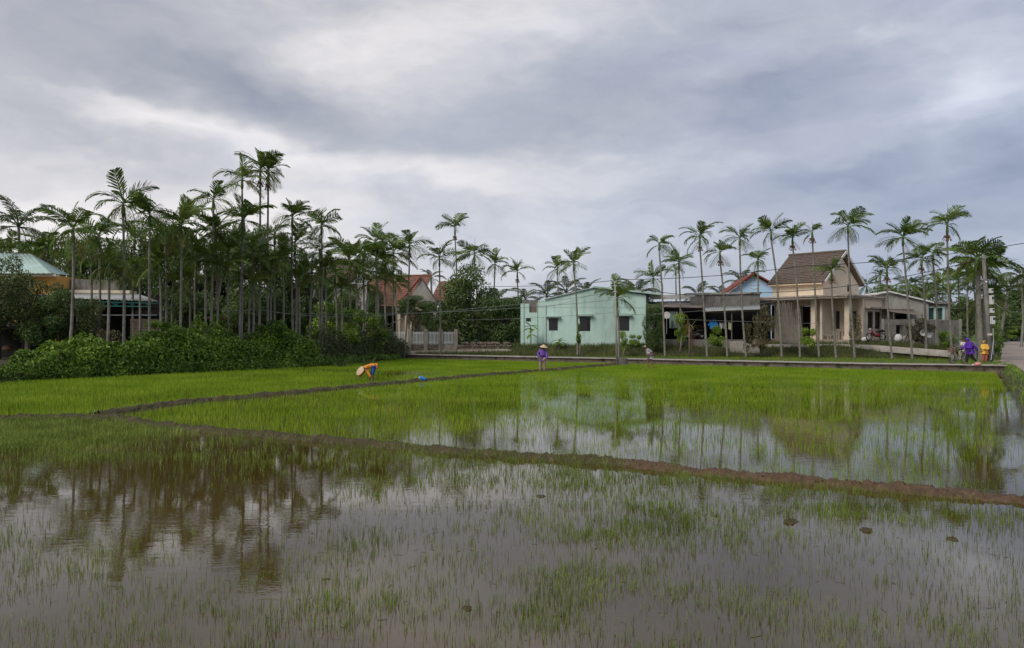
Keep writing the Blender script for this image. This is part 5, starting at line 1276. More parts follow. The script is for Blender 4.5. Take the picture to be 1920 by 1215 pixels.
BU = [('bush', 'fresh yellow-green bush bulging from the hedge top below the broad palm', 292, 598, 650, 44.6, 26, 'bush', 1),
 ('bush', 'tall leafy shoot of the hedge beside the rust coloured fallen frond', 410, 590, 650, 47.2, 22, 'bush', 0),
 ('bush', 'dull brownish bush in the hedge under the low veranda palm', 205, 618, 672, 42.4, 24, 'dry', 0),
 ('bush', 'olive bush in the hedge near the tallest pair of stems', 520, 602, 650, 49.6, 24, 'bush', 2),
 ('bush', 'bright green bush at the tapering near end of the hedge', 120, 640, 690, 40.4, 22, 'bush', 1),
 ('bush', 'dark leafy shrub below the turquoise tarpaulin before the pale house', 612, 568, 650, 58, 30, 'bush', 0),
 ('bush', 'broad-leaved dark shrub before the pale house wall between stems', 655, 572, 655, 58, 30, 'bush', 1),
 ('bush', 'dark shrub at the foot of the red roofed house front', 700, 590, 655, 62, 26, 'bush', 2),
 ('bush', 'rounded bush with small leaves before the shed, beside its clothes line', 1345, 612, 655, 61.5, 16, 'bush', 0),
 ('bush', 'thin leafy shrub by the step of the shed', 1408, 606, 660, 60.5, 18, 'dry', 0),
 ('bush', 'feathery shrub standing before the shed post nearest the cream house', 1432, 578, 655, 60.5, 20, 'dry', 1),
 ('bush', 'dark shrub against the bamboo screen of the cream porch', 1515, 612, 656, 60, 13, 'bush', 1),
 ('bush', 'young sparse tree before the porch corner column of the cream house', 1604, 588, 656, 59.5, 13, 'dry', 0),
 ('bush', 'dark low shrub beside the orange dead frond', 1275, 590, 640, 64, 14, 'bush', 2),
 ('bush', 'bright shrub at the foot of the mint wall near its corner', 1190, 626, 652, 66, 11, 'bush', 1),
 ('bush', 'small shrub at the foot of the mint wall behind the pole', 1168, 622, 655, 63, 7, 'bush', 2),
 ('bush', 'creeper shrub climbing the palm stem before the middle window', 1086, 608, 650, 64.8, 5, 'bush', 0),
 ('bush', 'grey-green scrub behind the end of the yard wall', 1725, 600, 640, 62, 26, 'dry', 1),
 ('bush', 'yellow-green weeds before the yard wall', 1772, 622, 658, 60, 18, 'bush', 2),
 ('bush', 'trimmed bush at the roadside far end', 1905, 612, 632, 148, 34, 'bush', 0),
 ('bush', 'low hedge bush across the end of the road', 1880, 616, 638, 146, 22, 'bush', 1),
 ('bush', 'dark bush at the foot of the utility pole', 1866, 628, 668, 52, 9, 'bush', 2),
 ('bush', 'reddish potted shrub behind the first picket panel', 775, 588, 630, 72, 12, 'dry', 1)]
for (nm, lb, px, a, b, Y, hp, kd, sd_) in BU: tree(nm, 'bush', lb, px, a, b, Y, hp, kd, seed=sd_, limbs=0 if b > 648 and hp > 11 else 3, bark=M_twig)
# hedge along the field's left side, one mass of leaves grown over stems
def hedge(name, label, pts, prof, n, size, mat, seed, wid):
    """pts: (x,y) foot line; prof: height at each point"""
    r = np.random.default_rng(seed); P = np.array(pts, float); Ls = np.concatenate([[0], np.cumsum(np.hypot(*(P[1:] - P[:-1]).T))])
    t = r.random(n) * Ls[-1]; x = np.interp(t, Ls, P[:, 0]); y = np.interp(t, Ls, P[:, 1]); hh = np.interp(t, Ls, prof)
    hh = hh * (.74 + .5 * fbm(t, t * 0, .55, seed) + .16 * (vnoise(t, t * 0, 2.3, seed + 3) - .5))
    tx = np.interp(t + .2, Ls, P[:, 0]) - np.interp(t - .2, Ls, P[:, 0]); ty = np.interp(t + .2, Ls, P[:, 1]) - np.interp(t - .2, Ls, P[:, 1]); q = np.hypot(tx, ty); tx, ty = tx / q, ty / q
    nx_, ny_ = -ty, tx                            # towards the land
    th = r.random(n) * pi; rad = 1 - r.random(n) ** 2.2 * .5
    lump = 1 + .38 * (fbm(t, th * 2.2, .9, seed + 9) - .5) * 2
    off = -np.cos(th) * wid * rad * lump; z = np.sin(th) ** .7 * hh * rad * lump
    z = np.where(r.random(n) < .30, r.random(n) * hh * .8, z)
    c = np.stack([x + nx_ * (wid + off), y + ny_ * (wid + off), z + .0], 1)
    base = Vector((P[0, 0], P[0, 1], 0.0)); c = c - np.array(base)
    nrm = np.stack([-nx_ * np.cos(th) * -1 * -1, -ny_ * np.cos(th), np.sin(th) * .8], 1) + r.normal(size=(n, 3)) * .7; nrm /= np.linalg.norm(nrm, axis=1)[:, None]
    a = np.cross(nrm, r.normal(size=(n, 3))); a /= np.linalg.norm(a, axis=1)[:, None]; b = np.cross(nrm, a); s = size * r.uniform(.55, 1.4, n)[:, None]
    V = np.stack([c - a * s, c + b * s * .45, c + a * s, c - b * s * .45], 1).reshape(-1, 3)
    R_ = thing(name, label, 'hedge', base)
    mesh_np('foliage', V, np.arange(n * 4).reshape(n, 4), mat, R_)
    rr = random.Random(seed)
    for k in range(24):
        q = rr.random() * Ls[-1]; xx = np.interp(q, Ls, P[:, 0]) - base.x; yy = np.interp(q, Ls, P[:, 1]) - base.y; h1 = float(np.interp(q, Ls, prof))
        MB().tube([(xx + nxm * wid, yy + wid * .7, .1), (xx + nxm * wid + rr.uniform(-.3, .3), yy + wid * .6, h1 * .6), (xx + nxm * wid + rr.uniform(-.6, .6), yy + wid * .4, h1 * rr.uniform(.8, 1.15))], [.03, .022, .01], 4).build('stem', M_twig, R_)
    return R_
nxm = -.7
hedge('hedge', 'long dense bright green hedge along the far paddy below the palm grove', [(-24.2, 36.8), (-22.5, 39.2), (-20.5, 42), (-18.3, 45), (-15.6, 48.7), (-13.3, 51.9)], [1.2, 2.0, 2.3, 2.45, 2.3, 2.0], 52000, .095, M_leaf_hedge, 5, 1.2)
hedge('hedge', 'brownish thin scrub hedge ending at the raised path', [(-13.5, 51.6), (-12.4, 55.5), (-11.2, 60), (-9.9, 64.3), (-9.2, 67)], [2.2, 2.5, 2.5, 2.1, 1.3], 20000, .085, M_leaf_olive, 6, 1.0)
hedge('hedge', 'low dark weedy growth spilling into the paddy at the foot of the bright hedge', [(-26.4, 33.6), (-24.6, 36.2), (-22.6, 38.9), (-18.2, 44.7), (-13.2, 51.4), (-11.0, 59.5), (-9.5, 64.4)], [.6, .9, .75, .7, .6, .55, .5], 26000, .07, M_leaf_hedge, 7, .55)
# soil bank under the hedge shows between leaves; spiky dracaena, banana, papaya, dead fronds
def star_plant(name, label, px, py, Y, n, l, w, mat, cat='plant', tall=0, seed=1, elev=(.1, 1.3), z0=None):
    p = at(px, py, Y); p.z = z0 if z0 is not None else H(p.x, p.y) - .03
    R_ = thing(name, label, cat, p); r = random.Random(seed)
    if tall: MB().tube([(0, 0, 0), (.03, 0, tall * .5), (0, 0, tall)], [.07, .055, .05], 6).build('stem', M_trunk, R_, smooth=True)
    for k in range(n):
        a = k * 2.39996; e = r.uniform(*elev); L_ = l * r.uniform(.7, 1.1); zz = tall + (r.uniform(-.9, .1) * tall * .4 if tall else 0)
        pts, V = [], []
        for i in range(5):
            t = i / 4; ang = e - t * t * 1.1; rad_ = L_ * t * cos(e * .8); h_ = L_ * (t * sin(e) - .35 * t * t)
            ww = w * (sin(pi * min(1, t * .9 + .08)) ** .7); c = Vector((cos(a) * rad_, sin(a) * rad_, zz + h_)); s = Vector((-sin(a), cos(a), 0)) * ww / 2
            V += [c - s, c + Vector((0, 0, -ww * .15)), c + s]
        Fq = [(i * 3 + q, i * 3 + q + 1, (i + 1) * 3 + q + 1, (i + 1) * 3 + q) for i in range(4) for q in (0, 1)]
        me = bpy.data.meshes.new('leaf'); me.from_pydata([tuple(v) for v in V], [], Fq); me.materials.append(mat); part('leaf', me, None, R_)
    return R_
star_plant('dracaena', 'spiky long-leaved dracaena at the end of the veranda', 322, 612, 50, 46, 1.25, .11, M_palm, tall=1.9, seed=3, elev=(-.6, 1.3))
star_plant('banana_plant', 'banana plant with broad bright leaves behind the walking woman', 1826, 660, 55, 11, 2.3, .5, M_leaf_hedge, tall=1.0, seed=5, elev=(.4, 1.35))
star_plant('banana_plant', 'smaller dark banana plant lower beside the broad-leaved one', 1812, 660, 56, 9, 1.6, .38, M_leaf_dark, tall=.5, seed=8, elev=(.2, 1.2))
star_plant('palm_shrub', 'low palm-like shrub in the shade beside the utility pole', 1803, 662, 53, 13, 1.2, .2, M_leaf_dark, tall=.3, seed=9, elev=(.2, 1.2))
star_plant('papaya_plant', 'slim papaya plant against the mint wall of the ruined wing', 995, 650, 68.3, 13, .85, .34, M_leaf_hedge, tall=2.3, seed=11, elev=(-.3, .9))
star_plant('papaya_plant', 'short papaya plant below the two-leaved window', 1048, 650, 67.5, 11, .75, .28, M_leaf_hedge, tall=1.0, seed=12, elev=(-.1, .9))
star_plant('young_palm', 'young yellow-green palm with stiff fronds before the shed', 1292, 655, 61, 22, 1.5, .14, M_palm_old, tall=3.0, seed=13, elev=(-.3, 1.4))
star_plant('reed_plant', 'tall pale reed-like grass between palm trunks near the pale house', 640, 630, 51, 30, 2.0, .07, M_leaf_olive, seed=14, elev=(.8, 1.5))
star_plant('reed_plant', 'pale reed-like grass before the red roofed house', 690, 640, 52.5, 26, 1.7, .07, M_leaf_olive, seed=15, elev=(.8, 1.5))
for (px, py, Y, lb, L_, e) in [(1298, 612, 60.5, 'orange dead frond hanging down from the young palm before the shed', 1.9, -1.35), (372, 596, 46.8, 'rust coloured fallen frond lying on the hedge top', 1.9, .1), (1290, 600, 60.8, 'shorter orange dead frond beside the longest hanging one', 1.4, -1.3)]:
    p = at(px, py, Y); me = frond_mesh('dead_frond', L_, 20, .5, .06, e, .25, M_palm_dry, 5, hang=1.4)
    o = part('dead_frond', me, None, None, p, (0, 0, .2 if e > -1 else 1.6)); tag(o, lb, 'dead frond')
# bare branches of a leafless shrub above the fence
p = at(838, 640, 71.5); R_ = thing('bare_shrub', 'leafless pale-branched shrub in front of the dark round tree', 'shrub', (p.x, p.y, H(p.x, p.y)))
rr = random.Random(9)
for k in range(10):
    a = rr.uniform(-1.1, 1.1); l = rr.uniform(1.6, 3.4); e = Vector((sin(a) * l, rr.uniform(-.5, .3), cos(a) * l + .6))
    MB().tube([(0, 0, 0), e * .45 + Vector((0, 0, .15)), e], [.04, .025, .01], 4).build('branch', M_twig, R_)
p = at(735, 608, 66); R_ = thing('bare_branch', 'long pale bare branch slanting up before the red roofed house', 'branch', p)
MB().tube([(-1.6, 0, -.05), (-.2, 0, 0), (.9, 0, .5), (1.9, 0, 1.3), (2.6, 0, 2.2)], [.045, .04, .035, .025, .01], 5).build('stem', M_twig, R_)
MB().tube([(.9, 0, .5), (1.7, .1, .7), (2.5, .1, .8)], [.025, .02, .01], 4).build('twig', M_twig, R_)
# ------------------------------------------------------------------ people
M_skin = surf('skin', (.22, .12, .075), (.18, .10, .06), 6, .6)
M_hair = surf('hair', (.018, .014, .012), None, 3, .6)
M_straw = surf('straw_hat', (.58, .44, .29), (.50, .37, .24), 20, .8)
M_orange = surf('orange_shirt', (.70, .27, .035), (.60, .22, .03), 5, .85, .3, 12)
M_bluecl = surf('blue_trousers', (.02, .10, .33), (.015, .07, .25), 5, .85)
M_purple = surf('purple_jacket', (.17, .085, .36), (.13, .06, .28), 5, .8, .4, 10)
M_purple2 = surf('violet_hooded_jacket', (.115, .03, .40), (.085, .02, .30), 5, .8, .4, 10)
M_tan = surf('tan_trousers', (.36, .25, .19), (.28, .19, .14), 5, .85, .3, 12)
M_blackcl = surf('black_trousers', (.018, .017, .02), None, 4, .85)
M_yellowcl = surf('yellow_raincoat', (.76, .44, .06), (.68, .38, .05), 4, .6, .3, 10)
M_redcl = surf('rust_trousers', (.42, .115, .07), (.34, .09, .055), 4, .85)
M_whitecl = surf('white_shirt', (.66, .60, .58), (.56, .50, .48), 5, .85)
M_greycl = surf('grey_shorts', (.15, .135, .14), (.11, .10, .10), 5, .85)
m, N, L, B = new_mat('striped_shirt'); B.inputs['Roughness'].default_value = .85
tcn = N.new('ShaderNodeTexCoord'); wv = N.new('ShaderNodeTexWave'); wv.bands_direction = 'Z'; wv.inputs['Scale'].default_value = 3.4; wv.inputs['Distortion'].default_value = .8
cr = N.new('ShaderNodeValToRGB'); cr.color_ramp.elements[0].color = (.08, .085, .13, 1); cr.color_ramp.elements[1].color = (.66, .63, .60, 1)
cr.color_ramp.elements[0].position = .38; cr.color_ramp.elements[1].position = .55
L.new(tcn.outputs['Object'], wv.inputs['Vector']); L.new(wv.outputs['Fac'], cr.inputs[0]); L.new(cr.outputs[0], B.inputs['Base Color']); M_stripe = m

def skin(name, V, E, R, mat, parent, root=0, sub=2):
    bm = bmesh.new(); lay = bm.verts.layers.skin.verify()
    vs = [bm.verts.new(v) for v in V]
    for v, r in zip(vs, R): v[lay].radius = r if isinstance(r, tuple) else (r, r)
    vs[root][lay].use_root = True
    for a, b in E: bm.edges.new((vs[a], vs[b]))
    me = bpy.data.meshes.new(name); bm.to_mesh(me); bm.free(); me.materials.append(mat)
    for p in me.polygons: p.use_smooth = True
    o = bpy.data.objects.new(name, me); link(o, parent)
    s = o.modifiers.new('skin', 'SKIN'); s.use_smooth_shade = True
    q = o.modifiers.new('smooth', 'SUBSURF'); q.levels = q.render_levels = sub
    return o
def person(label, loc, rz, J, wear, scale=1.0, group=None):
    """J: joints. pelvis chest neck head, l/r shoulder elbow hand hip knee foot toe. wear: list of (name, kind, material)"""
    R_ = thing('person', label, 'person', loc, rz, group); R_.scale = (scale,) * 3
    j = {k: Vector(v) for k, v in J.items()}
    V, E, Rd = [], [], []; ix = {}
    def v(k, p, r): ix[k] = len(V); V.append(tuple(p)); Rd.append(r); return ix[k]
    def e(a, b): E.append((ix[a], ix[b]))
    v('pelvis', j['pelvis'], (.13, .10)); v('belly', j['pelvis'].lerp(j['chest'], .5), (.115, .09)); v('chest', j['chest'], (.14, .10)); v('neckb', j['chest'].lerp(j['neck'], .6), (.08, .07)); v('neck', j['neck'], .052)
    hd = (j['head'] - j['neck']).normalized(); v('jaw', j['neck'] + hd * .06, .066); v('head', j['head'], (.082, .09)); v('crown', j['head'] + hd * .085, (.055, .062))
    for a, b in (('pelvis', 'belly'), ('belly', 'chest'), ('chest', 'neckb'), ('neckb', 'neck'), ('neck', 'jaw'), ('jaw', 'head'), ('head', 'crown')): e(a, b)
    for s in 'lr':
        v(s + 'sh', j[s + 'sh'], .055); v(s + 'el', j[s + 'el'], .040); v(s + 'ha', j[s + 'ha'], .026)
        hv = (j[s + 'ha'] - j[s + 'el']).normalized(); pm = j[s + 'ha'] + hv * .06; v(s + 'pa', pm, (.036, .018))
        e('chest', s + 'sh'); e(s + 'sh', s + 'el'); e(s + 'el', s + 'ha'); e(s + 'ha', s + 'pa')
        side = hv.cross(Vector((0, 1, 0.2))).normalized(); nrm = side.cross(hv)
        for f in range(4):                          # four fingers and a thumb
            b0 = pm + side * (.027 - .018 * f) + hv * .02; l = (.065, .075, .07, .055)[f]
            v(s + 'f%d' % f, b0 + hv * l * .5, .0085); v(s + 't%d' % f, b0 + hv * l * .8 + nrm * l * .4, .007); e(s + 'pa', s + 'f%d' % f); e(s + 'f%d' % f, s + 't%d' % f)
        v(s + 'th', j[s + 'ha'] + side * .045 + hv * .05, .010); e(s + 'ha', s + 'th')
        v(s + 'hi', j[s + 'hi'], .085); v(s + 'kn', j[s + 'kn'], .055); v(s + 'an', j[s + 'an'], .036); v(s + 'to', j[s + 'to'], .030)
        v(s + 'cf', j[s + 'kn'].lerp(j[s + 'an'], .35), .052)
        e('pelvis', s + 'hi'); e(s + 'hi', s + 'kn'); e(s + 'kn', s + 'cf'); e(s + 'cf', s + 'an'); e(s + 'an', s + 'to')
    skin('body', V, E, Rd, M_skin, R_, 0, 1)
    for nm, kd, mt, *ex in wear:
        if kd == 'top':                              # ex: sleeve fraction, looseness, hem drop
            sl, lo, hem = ex
            pts = [j['pelvis'] - (j['chest'] - j['pelvis']).normalized() * hem, j['pelvis'], j['pelvis'].lerp(j['chest'], .5), j['chest'], j['chest'].lerp(j['neck'], .75)]
            Vv = [tuple(p) for p in pts]; Rr = [(.155 * lo, .125 * lo), (.155 * lo, .12 * lo), (.14 * lo, .11 * lo), (.155 * lo, .115 * lo), (.075 * lo, .07 * lo)]; Ee = [(0, 1), (1, 2), (2, 3), (3, 4)]
            for s in 'lr':
                b = len(Vv); full = sl >= 1
                el = j[s + 'el'] if sl > .5 else j[s + 'sh'].lerp(j[s + 'el'], sl * 2)
                Vv += [tuple(j[s + 'sh']), tuple(el)]; Rr += [.075 * lo, .062 * lo]; Ee += [(3, b), (b, b + 1)]
                if sl > .5: Vv.append(tuple(j[s + 'el'].lerp(j[s + 'ha'], (sl - .5) * 2))); Rr.append(.050 * lo); Ee.append((b + 1, b + 2))
            skin(nm, Vv, Ee, Rr, mt, R_, 1, 1)
        if kd == 'legs':                             # ex: length fraction below hip, looseness
            ln, lo = ex; Vv = [tuple(j['pelvis'] + Vector((0, 0, .03)))]; Rr = [(.14 * lo, .115 * lo)]; Ee = []
            for s in 'lr':
                b = len(Vv); kn = j[s + 'kn'] if ln > .5 else j[s + 'hi'].lerp(j[s + 'kn'], ln * 2)
                Vv += [tuple(j[s + 'hi']), tuple(kn)]; Rr += [.10 * lo, .075 * lo]; Ee += [(0, b), (b, b + 1)]
                if ln > .5: Vv.append(tuple(j[s + 'kn'].lerp(j[s + 'an'], (ln - .5) * 2))); Rr.append(.062 * lo); Ee.append((b + 1, b + 2))
            skin(nm, Vv, Ee, Rr, mt, R_, 0, 1)
        if kd == 'cone':                             # conical hat, ex: radius, height
            r, h = ex[:2]; up = ex[2] if len(ex) > 2 else hd; up = Vector(up).normalized(); c = j['head'] + hd * .06; M3 = up.to_track_quat('Z', 'Y').to_matrix()
            mb = MB(); n = 20; vs = [c + M3 @ Vector((0, 0, h))]; prev = []
            for q, (rr_, zz) in enumerate(((.35, .66), (.7, .32), (1.0, 0), (.97, -.012), (.3, .5 * .9))):
                vs += [c + M3 @ Vector((r * rr_ * cos(2 * pi * k / n), r * rr_ * sin(2 * pi * k / n), h * zz)) for k in range(n)]
            fs = [(0, 1 + k, 1 + (k + 1) % n) for k in range(n)]
            for q in range(4): fs += [(1 + q * n + k, 1 + (q + 1) * n + k, 1 + (q + 1) * n + (k + 1) % n, 1 + q * n + (k + 1) % n) for k in range(n)]
            mb.add(vs, fs).build(nm, mt, R_)
        if kd == 'hair':
            skin(nm, [tuple(j['head'] + hd * .02 - Vector(ex[0]) * .03), tuple(j['head'] + hd * .07), tuple(j['head'] + hd * .105)], [(0, 1), (1, 2)], [(.09, .095), (.088, .093), (.05, .055)], mt, R_, 0, 1)
        if kd == 'hood':
            f = Vector(ex[0]); skin(nm, [tuple(j['neck'] - f * .03), tuple(j['head'] - f * .045), tuple(j['head'] + hd * .09 - f * .02), tuple(j['head'] + hd * .13 - f * .03)], [(0, 1), (1, 2), (2, 3)], [.085, (.12, .12), (.105, .105), .04], mt, R_, 0, 1)
        if kd == 'cap':
            f = Vector(ex[0]).normalized(); skin(nm, [tuple(j['head'] + hd * .045), tuple(j['head'] + hd * .10)], [(0, 1)], [(.098, .10), (.07, .075)], mt, R_, 0, 1)
            b = j['head'] + hd * .055 + f * .12; s_ = f.cross(Vector((0, 0, 1))).normalized()
            MB().hexa([b - f * .07 - s_ * .07, b - f * .07 + s_ * .07, b + f * .06 + s_ * .05 - hd * .02, b + f * .06 - s_ * .05 - hd * .02] + [q + hd * .012 for q in (b - f * .07 - s_ * .07, b - f * .07 + s_ * .07, b + f * .06 + s_ * .05 - hd * .02, b + f * .06 - s_ * .05 - hd * .02)]).build('cap_peak', mt, R_)
        if kd == 'face':
            f = Vector(ex[0]).normalized(); s_ = f.cross(hd).normalized()
            skin('nose', [tuple(j['head'] + f * .085 + hd * .005), tuple(j['head'] + f * .102 - hd * .018)], [(0, 1)], [.010, .013], M_skin, R_, 0, 1)
            for q in (-1, 1):
                MB().tube([j['head'] + f * .086 + s_ * .032 * q - s_ * .010 + hd * .012, j['head'] + f * .086 + s_ * .032 * q + s_ * .010 + hd * .012], .007, 5).build('eye', M_hair, R_)
            MB().tube([j['head'] + f * .082 - s_ * .02 - hd * .048, j['head'] + f * .086 - hd * .05, j['head'] + f * .082 + s_ * .02 - hd * .048], .005, 4).build('mouth', surf('lip', (.22, .08, .06), None) if 'lip' not in MATS else MATS['lip'], R_)
            for q in (-1, 1): skin('ear', [tuple(j['head'] + s_ * .085 * q + hd * .01), tuple(j['head'] + s_ * .09 * q - hd * .02)], [(0, 1)], [.014, .010], M_skin, R_, 0, 1)
    return R_
def stand(**k):
    J = dict(pelvis=(0, 0, .88), chest=(0, 0, 1.22), neck=(0, 0, 1.40), head=(0, 0, 1.54), lsh=(-.17, 0, 1.33), rsh=(.17, 0, 1.33), lel=(-.24, 0, 1.05), rel=(.24, 0, 1.05), lha=(-.22, -.08, .80), rha=(.22, -.08, .80),
             lhi=(-.09, 0, .82), rhi=(.09, 0, .82), lkn=(-.10, -.02, .46), rkn=(.10, -.02, .46), lan=(-.10, 0, .07), ran=(.10, 0, .07), lto=(-.11, -.15, .03), rto=(.11, -.15, .03)); J.update(k); return J
# stooping planter in orange
p = on_ground(690, 714.5)
J = dict(pelvis=(.32, .02, .74), chest=(-.04, 0, .76), neck=(-.22, -.02, .66), head=(-.33, -.04, .56), lsh=(-.13, .14, .68), rsh=(-.10, -.15, .67), lel=(-.33, .12, .38), rel=(.08, -.18, .38), lha=(-.50, .05, .13), rha=(.22, -.20, .12),
         lhi=(.32, .10, .68), rhi=(.32, -.09, .68), lkn=(.16, .10, .40), rkn=(.26, -.10, .38), lan=(.05, .10, .03), ran=(.28, -.08, .03), lto=(-.08, .10, -.02), rto=(.16, -.10, -.02))
person('person in orange shirt and straw hat bending down to plant seedlings', p, 0, J, [('trousers', 'legs', M_bluecl, .62, 1.12), ('shirt', 'top', M_orange, .86, 1.22, .02), ('conical_hat', 'cone', M_straw, .26, .13, (-.55, -.62, .56)), ('hair', 'hair', M_hair, (0, 0, 0))], 1.0)
# standing farmer in purple, hoeing
p = on_ground(1017, 697.5)
J = stand(chest=(.02, -.04, 1.20), neck=(.04, -.06, 1.36), head=(.06, -.09, 1.49), lel=(-.31, -.05, 1.08), rel=(.29, -.12, 1.02), lha=(-.16, -.26, .90), rha=(.20, -.30, .80), lkn=(-.13, -.03, .46), rkn=(.12, -.04, .46), lan=(-.14, 0, .03), ran=(.14, -.02, .03), lhi=(-.10, 0, .82), rhi=(.10, 0, .82), lto=(-.16, -.15, 0), rto=(.17, -.15, 0))
person('farmer in purple jacket and straw hat standing on the dike holding a long hoe', p, 0, J, [('trousers', 'legs', M_tan, .96, 1.25), ('jacket', 'top', M_purple, .93, 1.34, .10), ('conical_hat', 'cone', M_straw, .25, .17, (.10, -.15, 1)), ('hair', 'hair', M_hair, (0, 0, 0)), ('face', 'face', M_skin, (.15, -1, -.1))], .98)
a, b = at(1003, 669, 44.2), at(1053, 694.5, 43.9)
R_ = thing('hoe', 'long-handled hoe held across the body of the farmer in purple', 'hoe', a)
MB().tube([(0, 0, 0), b - a], .02, 6).build('handle', M_bamboo, R_)
d = b - a; MB().box(-.12, .12, -.09, .09, -.012, .012).build('blade', M_frame_dk, R_, loc=d)
# man with cap
p = on_ground(1219, 691.5)
J = stand(pelvis=(0, 0, .86), chest=(-.12, -.02, 1.18), neck=(-.24, -.04, 1.32), head=(-.32, -.06, 1.43), lsh=(-.16, .15, 1.27), rsh=(-.14, -.18, 1.27), lel=(-.02, .16, 1.02), rel=(.12, -.22, 1.05), lha=(-.22, .05, .92), rha=(-.10, -.20, .86),
          lhi=(0, .09, .80), rhi=(0, -.09, .80), lkn=(-.16, .10, .46), rkn=(.04, -.10, .44), lan=(-.10, .10, .04), ran=(.26, -.08, .06), lto=(-.24, .10, .0), rto=(.14, -.08, -.02))
person('man in striped shirt, shorts and pale cap stepping along the paddy edge', p, 0, J, [('shorts', 'legs', M_greycl, .42, 1.15), ('shirt', 'top', M_stripe, .45, 1.28, .08), ('cap', 'cap', M_whitecl, (-1, 0, 0)), ('face', 'face', M_skin, (-1, -.1, -.25))], 1.0)
a, b = at(1229, 661, 47.8), at(1198, 684.5, 47.4)
R_ = thing('hoe', 'short wooden hoe held low by the man in the striped shirt', 'hoe', a)
MB().tube([(0, 0, 0), b - a], .02, 6).build('handle', M_wood, R_); MB().box(-.12, .05, -.08, .08, -.015, .015).build('blade', M_frame_dk, R_, loc=b - a)
# people with the bicycle on the path
ZP = .41
def onpath(px, py): return on_ground(px, py, ZP)
J = stand(pelvis=(.02, 0, .86), chest=(-.05, -.01, 1.20), neck=(-.12, -.01, 1.38), head=(-.17, -.02, 1.50), lsh=(-.05, .17, 1.31), rsh=(-.03, -.18, 1.31), lel=(-.14, .24, 1.06), rel=(.22, -.22, 1.06), lha=(-.38, .28, .98), rha=(.34, -.20, .84),
          lkn=(-.10, .08, .45), rkn=(.12, -.08, .47), lan=(-.12, .08, .08), ran=(.38, -.08, .16), lto=(-.26, .08, .03), rto=(.30, -.08, .04), lhi=(.02, .09, .80), rhi=(.02, -.09, .80))
person('woman in violet hooded jacket and black trousers walking beside the bicycle', onpath(1818, 684), 0, J, [('trousers', 'legs', M_blackcl, .95, 1.08), ('jacket', 'top', M_purple2, 1.0, 1.38, .12), ('hood', 'hood', M_purple2, (-1, 0, 0)), ('face', 'face', M_skin, (-1, 0, -.3))], 1.02)
J = stand(lel=(-.22, -.08, 1.08), rel=(.22, -.08, 1.08), lha=(-.06, -.20, .98), rha=(.06, -.20, .98))
person('child in yellow hooded raincoat and rust red trousers beside the utility pole', onpath(1846, 681), radians(-12), J, [('trousers', 'legs', M_redcl, .97, 1.4), ('raincoat', 'top', M_yellowcl, .95, 1.42, .14), ('hood', 'hood', M_yellowcl, (.0, -1, 0)), ('hair', 'hair', M_hair, (0, .6, 0)), ('face', 'face', M_skin, (-.15, -1, -.05))], .88)
J = stand(lel=(-.28, -.15, 1.12), lha=(-.42, -.22, 1.02), rel=(.20, -.08, 1.08), rha=(.10, -.2, 1.0))
person('person in white shirt on the far side of the bicycle, hidden below the waist', on_ground(1806.5, 676.5, .42), radians(5), J, [('trousers', 'legs', M_blackcl, .95, 1.1), ('shirt', 'top', M_whitecl, .5, 1.16, .08), ('hair', 'hair', surf('brown_hair', (.10, .06, .04), None), (0, .6, 0)), ('face', 'face', M_skin, (-.4, -1, -.1))], .93)
# bicycle
M_cycle = surf('cream_bicycle', (.60, .52, .38), (.55, .47, .34), 4, .4); M_basket = surf('brown_basket', (.24, .13, .10), (.18, .10, .08), 8, .8); M_chrome = surf('chrome', (.5, .5, .48), None, 3, .3, metal=.8)
fw, rw = on_ground(1786, 681.5, ZP), on_ground(1823, 680.5, ZP)
rw = fw + (rw - fw).normalized() * 1.12
bz = atan2(rw.y - fw.y, rw.x - fw.x); WR = .335
R_ = thing('bicycle', 'cream step-through bicycle with brown front basket wheeled along the path', 'bicycle', fw, bz)
R_.rotation_euler = (radians(-3), 0, bz)
for wx in (0, 1.12):
    w = MB().tube([(wx + WR * cos(2 * pi * k / 28), 0, WR + WR * sin(2 * pi * k / 28)) for k in range(29)], .022, 6, caps=False).build('wheel', M_black, R_, smooth=True)
    MB().tube([(wx + (WR - .03) * cos(2 * pi * k / 28), 0, WR + (WR - .03) * sin(2 * pi * k / 28)) for k in range(29)], .013, 5, caps=False).build('rim', M_chrome, w, smooth=True)
    for k in range(12): MB().bar((wx, .02 * (-1) ** k, WR), (wx + (WR - .035) * cos(k * pi / 6), 0, WR + (WR - .035) * sin(k * pi / 6)), .004).build('spoke', M_chrome, w)
    MB().tube([(wx, -.05, WR), (wx, .05, WR)], .025, 8).build('hub', M_chrome, w)
    MB().tube([(wx + (WR + .035) * cos(radians(a_)), 0, WR + (WR + .035) * sin(radians(a_))) for a_ in (range(20, 190, 12) if wx else range(0, 150, 12))], .020, 5).build('mudguard', M_cycle, R_, smooth=True)
fr = MB(); fr.tube([(.22, 0, .78), (.30, 0, .50), (.44, 0, .33), (.62, 0, .27)], .022, 8).tube([(.20, 0, .86), (.32, 0, .60), (.48, 0, .42), (.66, 0, .36)], .016, 7).tube([(.62, 0, .27), (.72, 0, .84)], .017, 7)
for s_ in (-1, 1): fr.tube([(.62, .05 * s_, .27), (1.12, .06 * s_, WR)], .011, 5).tube([(.70, .03 * s_, .70), (1.12, .06 * s_, WR)], .010, 5)
fr.build('frame', M_cycle, R_, smooth=True)
fk = MB()
for s_ in (-1, 1): fk.tube([(.19, .045 * s_, .70), (.10, .05 * s_, .50), (0, .05 * s_, WR)], .012, 6)
fk.tube([(.19, 0, .69), (.26, 0, .98)], .018, 7).build('fork', M_cycle, R_, smooth=True)
